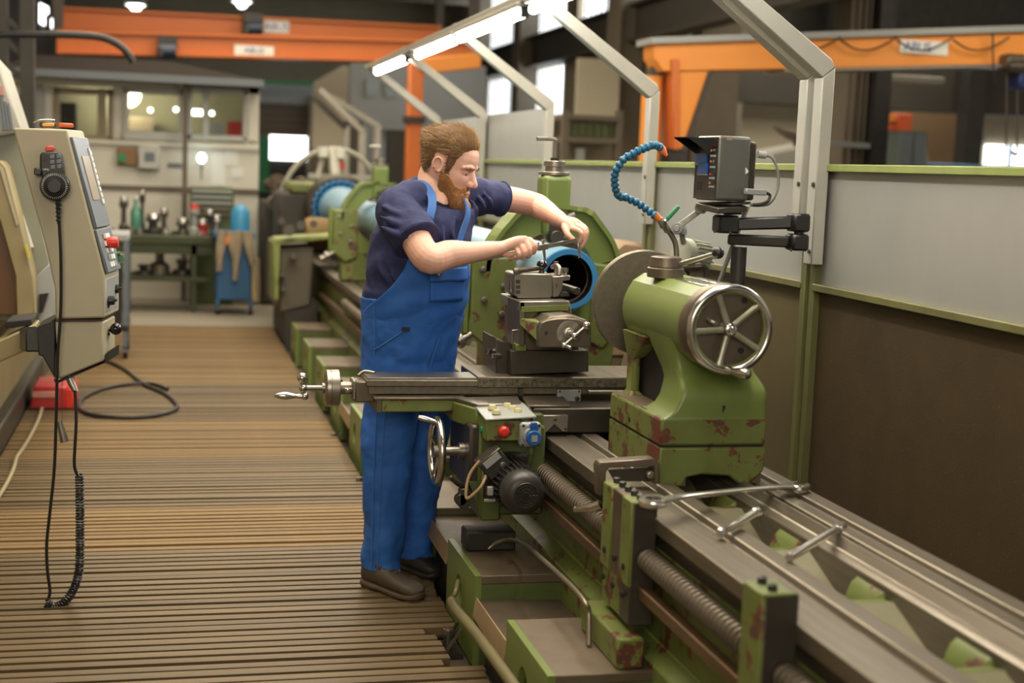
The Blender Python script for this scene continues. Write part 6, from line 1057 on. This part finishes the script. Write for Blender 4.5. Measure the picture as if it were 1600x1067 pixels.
# left hand reaching over, pinching the far end of the beam
for q, r in (((893, 356, 5.385), .0125), ((900, 352, 5.400), .0125), ((905, 350, 5.425), .0120), ((907, 350, 5.450), .0110)): body.limb([wL, PP(*q).lerp(wL, .45) + V(0, 0, .006), PP(*q)], [.025, .0185, r], 12, 3)
finger([(893, 356, 5.385), (906, 361, 5.330), (909, 371, 5.328), (906, 378, 5.335)], .0112, .0085)
finger([(900, 352, 5.400), (914, 360, 5.352), (914, 374, 5.352), (908, 386, 5.356)], .0115, .0086)
finger([(905, 350, 5.425), (916, 358, 5.390), (916, 371, 5.392), (911, 382, 5.396)], .0110, .0084)
finger([(907, 350, 5.450), (915, 356, 5.430), (916, 367, 5.432), (912, 375, 5.436)], .0098, .0075)
finger([(882, 354, 5.400), (887, 366, 5.365), (895, 374, 5.350), (900, 379, 5.348)], .0145, .0095)
bo = ob('body', body, SKIN, man, ang=180, fix=False); remesh(bo, .0032, 4)
for s in (-1, 1):
    ob('eyelash', G().tube(spline([HP(.060, s * .046, -.009), HP(.079, s * .034, -.0075), HP(.081, s * .026, -.0085), HP(.076, s * .018, -.010)], 4), .0016, 6), HAIRD, man)
    e_ = ob('eye', G().sph(HP(.069, s * .031, -.0055), .0122 * HS, 16), EYEW, man); ob('iris', G().sph(HP(.0775, s * .031, -.0085), .0056 * HS, 12), mat('iris_%d' % s, (.05, .09, .10), rough=.15), e_)
# hair and beard
def hairw(p):
    x, y, z = p
    zh = float(np.interp(x, [-.11, -.06, -.034, -.03, .014, .018, .034, .048, .062, .075, .12], [-.062, -.058, -.03, .028, .030, -.030, -.028, .03, .062, .074, .077]))
    return z - zh
def beardw(p):
    x, y, z = p
    if x < .004: return -1
    top = float(np.interp(x, [.0, .02, .034, .06, .082, .088], [-.02, -.022, -.026, -.055, -.060, -.052])); v = top - z
    if abs(y) < .013 and -.080 < z < -.070 and x > .07: v = -1
    return v
def hnorm(th, z):
    a = hsurf(th + .02, z) - hsurf(th - .02, z); b = hsurf(th, min(z + .003, .119)) - hsurf(th, z - .003); n_ = a.cross(b); n_.normalize(); p = hsurf(th, z)
    return n_ if n_.dot(p - V(-.008, 0, 0)) > 0 else -n_
def cap(name, wf, tf, m, z0, z1):
    g = G(); nt, nz = 150, 70; idx = {}; T = [[0] * nt for _ in range(nz + 1)]
    for i in range(nz + 1):
        z = z0 + (z1 - z0) * i / nz
        for j in range(nt):
            th = 2 * math.pi * j / nt; p = hsurf(th, z); w_ = wf(p); n_ = hnorm(th, z); t = tf(p) * min(1, max(0, w_) / (.06 if name == 'hair' else .02)) ** .7 - .0015
            t += .0022 * noise.noise(V(p.x * 30, p.y * 120, p.z * 60)) if t > 0 else 0
            g.v.append(tuple(HW(*(p + n_ * t)))); T[i][j] = w_
    for i in range(nz):
        for j in range(nt):
            k = (j + 1) % nt
            if max(T[i][j], T[i + 1][j], T[i][k], T[i + 1][k]) > -.004: g.f.append((i * nt + j, i * nt + k, (i + 1) * nt + k, (i + 1) * nt + j))
    return ob(name, g, m, man, ang=180, fix=False)
def topw(p): return min(1, max(0, (p.z - .03) / .05))
hair = cap('hair', hairw, lambda p: .004 + .011 * topw(p), HAIRD, -.07, .119)
beard = cap('beard', beardw, lambda p: .0025 + .010 * min(1, max(0, (p.x - .01) / .06)) * min(1, max(.15, (-.055 - p.z) / .05)), BEARD, -.122, -.015)
def strands(name, m, par, n, wf, lf, df, r, zr):
    g = G(); c = 0
    while c < n:
        z = random.uniform(*zr); th = random.uniform(0, 2 * math.pi)
        if random.random() > float(np.interp(z, HZ, HWD)) / .077: continue
        p = hsurf(th, z); w_ = wf(p)
        if w_ < 0: continue
        n_ = hnorm(th, z); L_ = lf(p) * random.uniform(.8, 1.06) * min(1, .45 + w_ / .03); d0, d1 = df(p, n_)
        jit = V(random.gauss(0, .10), random.gauss(0, .10), random.gauss(0, .10)); pts = []; q = p + n_ * (.0105 if name == 'brow_strand' else .001); K = 5
        for k in range(K + 1):
            pts.append(q); t = k / K; d = (d0 * (1 - t) + d1 * t + jit).normalized(); q = q + d * (L_ / K)
            if k > 0 and (q - V(-.008, 0, 0)).dot(n_) < (p - V(-.008, 0, 0)).dot(n_) - .02: pass
        b = len(g.v); rr = r * random.uniform(.7, 1.3)
        for k, q in enumerate(pts):
            t = (pts[min(k + 1, K)] - pts[max(k - 1, 0)]).normalized(); u = t.cross(n_); u = u.normalized() if u.length > 1e-6 else V(0, 1, 0); v_ = t.cross(u); ra = rr * (1 - .8 * (k / K) ** 2)
            for a in (0, 2.094, 4.189): g.v.append(tuple(HW(*(q + (u * math.cos(a) + v_ * math.sin(a)) * ra))))
        for k in range(K):
            for a in range(3): g.f.append((b + k * 3 + a, b + k * 3 + (a + 1) % 3, b + k * 3 + 3 + (a + 1) % 3, b + k * 3 + 3 + a))
        c += 1
    o = ob(name, g, m, par, ang=180, fix=False); o['kind'] = 'stuff'; return o
def hdir(p, n_):
    tw = topw(p); back = V(-1, p.y * -1.5, .10 * tw - .55 * (1 - tw)); back -= n_ * back.dot(n_); back.normalize()
    q = min(1, max(0, (p.x - .02) / .05)) * tw
    return (back * .85 + n_ * (.16 + .40 * q) + V(0, 0, .2 * q)), (back + n_ * (.02 - .35 * q))
strands('side_hair', HAIRD, hair, 2600, lambda p: hairw(p) if topw(p) < .45 else -1, lambda p: .011, hdir, .0008, (-.065, .06))
strands('hair_strand', HAIR, hair, 6500, lambda p: hairw(p) if topw(p) > .25 or p.x < -.05 else -1, lambda p: .014 + .044 * topw(p), hdir, .0009, (-.065, .119))
def bdir(p, n_):
    dn = V(.25, 0, -1); dn -= n_ * dn.dot(n_) * .8; dn.normalize(); return dn * .6 + n_ * .6, dn + n_ * .1 + V(.1, 0, -.5)
strands('beard_strand', BEARD, beard, 9000, beardw, lambda p: .013 + .030 * min(1, max(0, (-.07 - p.z) / .04)) * min(1, max(0, p.x / .06)), bdir, .0010, (-.122, -.018))
def bw(p): return .0038 - abs(p.z - (.0175 - .10 * max(0, abs(p.y) - .036))) if (p.x > .05 and .014 < abs(p.y) < .052) else -1
strands('brow_strand', HAIRD, man, 240, bw, lambda p: .008, lambda p, n_: (V(-.4, math.copysign(1, p.y), .1) + n_ * .35, V(-.5, math.copysign(1, p.y), -.1) + n_ * .1), .0008, (.008, .024))
# t-shirt
def fold(th, z, a=.006): return a * (math.sin(9 * z * 6.28 + 2.2 * math.sin(2 * th)) * .5 + math.sin(th * 5 + z * 40) * .5)
sh = G()
zz = [1.10 + .02 * k for k in range(19)]
sh.loft([[tors(2 * math.pi * j / 64, z, .012 + (.008 if z < 1.16 else 0)) + (tors(2 * math.pi * j / 64, z, .02) - tors(2 * math.pi * j / 64, z, .01)).normalized() * fold(2 * math.pi * j / 64, z, .004) for j in range(64)] for z in zz])
def sleeve(pts, rr):
    p, r = spline(pts, 5, rr); a = (p[0] - p[1]).normalized(); sh.tube([p[0] + a * r[0] * .8, p[0] + a * r[0] * .5] + p, [r[0] * .4, r[0] * .8] + r, 28)
sleeve([P(648, 312, Y=5.31), sR + V(.008, .008, -.010), sR.lerp(eR, .30), sR.lerp(eR, .50), sR.lerp(eR, .68)], [.075, .082, .084, .085, .086])
sleeve([P(715, 305, Y=5.45), sL + V(-.012, -.01, -.004), sL.lerp(eL, .18), sL.lerp(eL, .40)], [.070, .078, .070, .068])
sh.limb([P(618, 312, Y=5.28), P(640, 300, Y=5.36), P(657, 287, Y=5.425)], [.055, .050, .034], 16); sh.limb([P(745, 305, Y=5.50), P(708, 303, Y=5.47), P(664, 287, Y=5.44)], [.055, .048, .034], 16)
def crease(q0, q1, q2, r): sh.limb([P(*q0[:2], Y=q0[2] - .006), P(*q1[:2], Y=q1[2] - .013), P(*q2[:2], Y=q2[2] - .006)], [r * .4, r * 1.1, r * .35], 8, 5)
for q in (((598, 322, 5.18), (630, 338, 5.128), (668, 352, 5.13), .012), ((594, 338, 5.16), (626, 352, 5.110), (660, 362, 5.105), .013), ((596, 354, 5.15), (618, 366, 5.100), (642, 372, 5.090), .011), ((612, 312, 5.20), (648, 325, 5.160), (676, 342, 5.165), .010),
          ((690, 345, 5.22), (694, 372, 5.20), (692, 400, 5.18), .010), ((712, 340, 5.24), (708, 365, 5.22), (716, 392, 5.21), .009), ((590, 400, 5.24), (600, 430, 5.22), (628, 462, 5.19), .014), ((606, 412, 5.20), (622, 440, 5.19), (648, 458, 5.18), .012), ((588, 440, 5.25), (604, 462, 5.22), (628, 474, 5.2), .013), ((580, 420, 5.28), (584, 448, 5.27), (592, 470, 5.25), .012),
          ((742, 302, 5.42), (756, 320, 5.40), (758, 338, 5.41), .008), ((752, 298, 5.43), (766, 314, 5.41), (768, 332, 5.42), .007), ((732, 308, 5.39), (744, 328, 5.37), (744, 345, 5.38), .009)): crease(*q)
NC = P(675, 303, Y=5.368)
def nring(t, dr=0, dz=0): return NC + LF * ((.073 + dr) * math.cos(t)) + FW * ((.077 + dr) * math.sin(t)) + V(0, 0, -.046 * math.sin(t) + .004 + dz)
T0 = [tors(2 * math.pi * j / 64, 1.40, .012) for j in range(64)]; T1 = [nring(2 * math.pi * j / 64, .004, .0) for j in range(64)]
sh.loft([T0, [a.lerp(b, .35) + V(0, 0, .012) for a, b in zip(T0, T1)], [a.lerp(b, .7) + V(0, 0, .012) for a, b in zip(T0, T1)], T1])
so_ = ob('t_shirt', sh, SHIRT, man, ang=180, fix=False); remesh(so_, .0055, 4, [(.016, .09), (.004, .03)])
ob('collar', G().loft([[nring(2 * math.pi * k / 40, r_, dz) for k in range(40)] for r_, dz in ((.0, -.012), (.006, -.006), (.0065, .004), (.001, .011), (-.006, .011), (-.006, -.012))], caps=False), mat('dark_navy_rib', (.012, .014, .036), rough=.9), so_)
def hem(c0, d, r, par):
    u, w, d_ = frame(d); ob('sleeve_hem', G().tube([c0 + (u * math.cos(a) + w * math.sin(a)) * r for a in [2 * math.pi * k / 30 for k in range(30)]], .004, 6, True), SHIRT, par)
dR_ = (eR - sR).normalized(); dL_ = (eL - sL).normalized(); hem(sR.lerp(eR, .665), dR_, .0865, so_); hem(sL.lerp(eL, .385), dL_, .0685, so_)
# overalls
ov = G()
ov.loft([[tors(2 * math.pi * j / 56, z, .026 + .006 * max(0, (z - 1.06) / .1)) for j in range(56)] for z in [.80 + .02 * k for k in range(17)]])
hR, kR, aR = P(613, 606, Y=5.33), P(603, 745, Y=5.31), P(597, 872, Y=5.29)
hL2, kL, aL = P(668, 600, Y=5.44), P(656, 745, Y=5.46), P(647, 855, Y=5.48)
def leg(h, k, a, rr, ph):
    p, r = spline([h + V(0, 0, .10), h, h.lerp(k, .5), k, k.lerp(a, .5), a + V(0, 0, .02), a - V(0, 0, .035)], 8, rr); n = 40; rings = []
    for i, (c_, r_) in enumerate(zip(p, r)):
        t = i / len(p); rings.append([c_ + (LF * math.cos(q) * r_ + FW * math.sin(q) * r_ * 1.08) * (1 + .045 * math.sin(3 * q + 9 * t + ph) + .03 * math.sin(26 * t + 2 * math.sin(q + ph)) * (.4 + t)) for q in [2 * math.pi * j / n for j in range(n)]])
    ov.loft(rings)
leg(hR, kR, aR, [.095, .104, .098, .088, .080, .074, .076], 0); leg(hL2, kL, aL, [.095, .10, .094, .084, .077, .072, .074], 2)
oo = ob('overalls', ov, OVERALL, man, ang=180, fix=False); remesh(oo, .006, 3, [(.016, .10), (.005, .035)])
def patch(name, thr, zr, off, m, par, nt=26, nz=22, th=.004, fn=None):
    g = G()
    for i in range(nz + 1):
        z = zr[0] + (zr[1] - zr[0]) * i / nz; a, b = thr(z)
        for j in range(nt + 1):
            t = a + (b - a) * j / nt; g.v.append(tuple(tors(math.radians(t), z, off + (fn(t, z) if fn else 0))))
    g.f = [(i * (nt + 1) + j, i * (nt + 1) + j + 1, (i + 1) * (nt + 1) + j + 1, (i + 1) * (nt + 1) + j) for i in range(nz) for j in range(nt)]
    o = ob(name, g, m, par, ang=180); s = o.modifiers.new('thick', 'SOLIDIFY'); s.thickness = th; s.offset = 1; return o
def bibr(z):
    f_ = min(1, max(0, (z - 1.06) / .26)); e = 1 - (1 - f_) ** 2.2
    return 98 - (98 - 62 * e), 98 + (104 - 66 * e)
bib = patch('bib', bibr, (1.0, 1.325), .033, OVERALL, man, 34, 30, .005, lambda t, z: .003 * math.sin(z * 60 + t * .08) - .020 * max(0, (1.12 - z) / .12))
ob('bib_hem', G().tube([tors(math.radians(98 - 36 + 74 * k / 20), 1.322, .036) for k in range(21)], .005, 6), SEAM, bib)
pk = patch('bib_pocket', lambda z: (72, 112), (1.12, 1.235), .041, OVERALL, man, 14, 10, .005); patch('pocket_flap', lambda z: (70, 114), (1.195, 1.245), .048, OVERALL, pk, 14, 6, .004, lambda t, z: .006 * math.sin(t * .25) + (1.245 - z) * .12)
ob('pocket_button', G().sph(tors(math.radians(106), 1.225, .062), .008, 10), STEEL, pk)
def strap(s, name):
    pts = []
    for z in (1.29, 1.33, 1.38, 1.43, 1.47):
        th = math.radians((98 if s < 0 else 108) - s * (22 + 6 * (z - 1.29) / .2)); pts.append(tors(th, z, .034))
    c_ = V(TI(1.5, TX), TI(1.5, TYY), 0); pts += [c_ + LF * ((.092 if s < 0 else .070) * s) + FW * .085 + V(0, 0, 1.512), c_ + LF * (.088 * s) + FW * .03 + V(0, 0, 1.548), c_ + LF * (.085 * s) - FW * .05 + V(0, 0, 1.54), c_ + LF * (.075 * s) - FW * .105 + V(0, 0, 1.48)]
    for z in (1.40, 1.30, 1.2, 1.12): pts.append(tors(math.radians(270 + s * (25 - 60 * (1.4 - z))), z, .034))
    sp = spline(pts, 5); g = G(); rg = []
    for i, q in enumerate(sp):
        t = (sp[min(i + 1, len(sp) - 1)] - sp[max(i - 1, 0)]).normalized(); ce = V(TI(min(q.z, 1.5), TX), TI(min(q.z, 1.5), TYY), min(q.z, 1.44)); n_ = q - ce; n_ -= t * n_.dot(t); n_.normalize(); w = t.cross(n_)
        rg.append([q + w * (.0155 * a) + n_ * (.003 * b) for a, b in ((-1, -1), (1, -1), (1, 1), (-1, 1))])
    st = ob('strap', g.loft(rg), mat('blue_strap_%s' % name, (.035, .12, .36), rough=.8), man); ob('strap_stitch', G().tube([q for q in sp[:26]], .0022, 5), SEAM, st)
strap(-1, 'near'); strap(1, 'far')
# seams, pockets and label on the trousers
def legseam(pts, name='side_seam', r=.0028): ob(name, G().tube(spline(pts, 5), r, 6), SEAM, oo)
def legline(h, k, a, rr, dr, z0, z1):
    p, r = spline([h, h.lerp(k, .5), k, k.lerp(a, .5), a - V(0, 0, .02)], 6, rr); return [c_ + dr * (r_ * 1.03 + .003) for c_, r_ in zip(p, r)]
legseam(legline(hR, kR, aR, [.104, .098, .088, .080, .074], (V(-.62, -.78, 0)).normalized(), 0, 1), 'side_seam'); legseam(legline(hR, kR, aR, [.104, .098, .088, .080, .074], (V(-.35, -.93, 0)).normalized(), 0, 1), 'side_seam', .0018)
legseam([tors(math.radians(t), z, .037) for t, z in ((172, .93), (160, .955), (148, .985), (138, 1.01))], 'pocket_seam'); legseam([tors(math.radians(t), z, .037) for t, z in ((172, .90), (174, 1.0), (176, 1.09))], 'pocket_seam', .002); legseam([tors(math.radians(t), z, .037) for t, z in ((100, .87), (98, .92), (95, .98))], 'fly_seam', .0025)
lab_ = ob('pocket_label', G().box(*(lambda q: (q.x - .014, q.x + .014, q.y - .006, q.y + .006, q.z - .007, q.z + .007))(tors(math.radians(136), 1.015, .036))), BLACK, oo)
# shoes
def shoe(h, t, up, sole, lab):
    h = Vector(h); t = Vector(t); d = (t - h).normalized(); L_ = (t - h).length + .02; n_ = V(-d.y, d.x, 0); h = h - d * .01
    def rr(f_, w, z0, z1, n=20, flat=.0):
        c_ = h + d * (L_ * f_); o = []
        for k in range(n):
            a = 2 * math.pi * k / n; s_, c2 = math.sin(a), math.cos(a); o.append(c_ + n_ * (w * math.copysign(abs(c2) ** .7, c2)) + V(0, 0, z0 + (z1 - z0) * (.5 + .5 * math.copysign(abs(s_) ** .75, s_))))
        return o
    s = thing_part('shoe', G().loft([rr(0, .018, .028, .07), rr(.03, .032, .022, .098), rr(.12, .037, .02, .108), rr(.28, .038, .02, .108), rr(.42, .041, .02, .094), rr(.58, .046, .02, .078), rr(.74, .049, .02, .068), rr(.88, .044, .022, .062), rr(.96, .032, .024, .055), rr(1.0, .012, .03, .045)]), up)
    ob('sole', G().loft([rr(-.01, .018, .002, .03), rr(.03, .036, .0, .034), rr(.2, .041, .0, .03), rr(.42, .042, .004, .028), rr(.62, .050, .0, .028), rr(.78, .053, .0, .028), rr(.92, .046, .002, .03), rr(1.0, .028, .008, .034), rr(1.02, .012, .014, .034)]), sole, s)
    g = G()
    for k in range(5):
        f_ = .40 + .075 * k; c_ = h + d * (L_ * f_); z = .098 - .035 * (f_ - .40) / .3; g.tube(spline([c_ + n_ * .026 + V(0, 0, z - .010), c_ + V(0, 0, z + .002) + d * .004, c_ - n_ * .026 + V(0, 0, z - .010)], 3), .0032, 6)
    ob('lace', g, mat('lace_' + lab, (.09, .07, .05), rough=.9), s)
    ob('ankle_collar', G().loft([rr(.05, .030, .08, .112), rr(.15, .036, .085, .118), rr(.30, .038, .085, .116), rr(.38, .034, .08, .108)]), up, s)
    ob('toe_cap', G().loft([rr(.80, .050, .018, .068), rr(.90, .045, .018, .062), rr(.97, .032, .020, .054), rr(1.008, .012, .026, .044)]), up, s); return s
def thing_part(name, g, m): return ob(name, g, m, man, ang=60)
shoe((.752, 5.315, 0), (.915, 5.085, 0), SHOE, SOLE, 'near'); shoe((.935, 5.515, 0), (1.035, 5.36, 0), SHOED, SHOED, 'far')
# ------------------------------------------------------------------ caliper in his hands
A, B = P(752, 405, Y=5.17), P(911, 373.5, Y=5.345); d = (B - A).normalized()
cal = thing('caliper', 'large steel vernier caliper held in both hands above the tool post', 'caliper', tuple(A.lerp(B, .5)))
up = (V(0, 0, 1) - d * d.z).normalized(); n_ = d.cross(up)
def cb_(a, b, w, h, o=V(0, 0, 0)): return G().bar(A.lerp(B, a) + o, A.lerp(B, b) + o, w, h)
ob('beam', cb_(0, 1, .006, .017), STEEL, cal, .001)
sl = ob('slider', cb_(.545, .64, .013, .024), STEELM, cal, .002); c_ = A.lerp(B, .60)
ob('slider_jaw', G().prism([c_ - d * .008 + n_ * -.003, c_ + d * .007 + n_ * -.003, c_ + d * .005 - up * .058 - n_ * .003, c_ - d * .002 - up * .058 - n_ * .003], n_ * .006), STEELM, cal, .001)
ob('lock_screw', G().cyl(c_ + up * .010, c_ + up * .024, .005, n=10).cyl(c_ + up * .020, c_ + up * .028, .008, n=12).cyl(c_ - d * .025 + up * .010, c_ - d * .025 + up * .02, .006, n=10), STEEL, sl)
c_ = A.lerp(B, .965); ob('fixed_jaw', G().prism([c_ - d * .012 + up * .006 - n_ * .003, c_ + d * .010 + up * .006 - n_ * .003, c_ - d * .004 - up * .066 - n_ * .003, c_ - d * .012 - up * .072 - n_ * .003], n_ * .006), STEEL, cal, .001)
ob('fine_adjuster', cb_(.40, .47, .012, .022), STEELM, cal, .002)
g = G()
for k in range(60):
    q = A.lerp(B, .66 + .30 * k / 60); hh_ = .006 if k % 5 else .009; g.bar(q - up * .008 - n_ * .0035, q - up * (.008 - hh_) - n_ * .0035, .0006, .0004, tuple(d))
ob('scale_mark', g, INKD, cal)
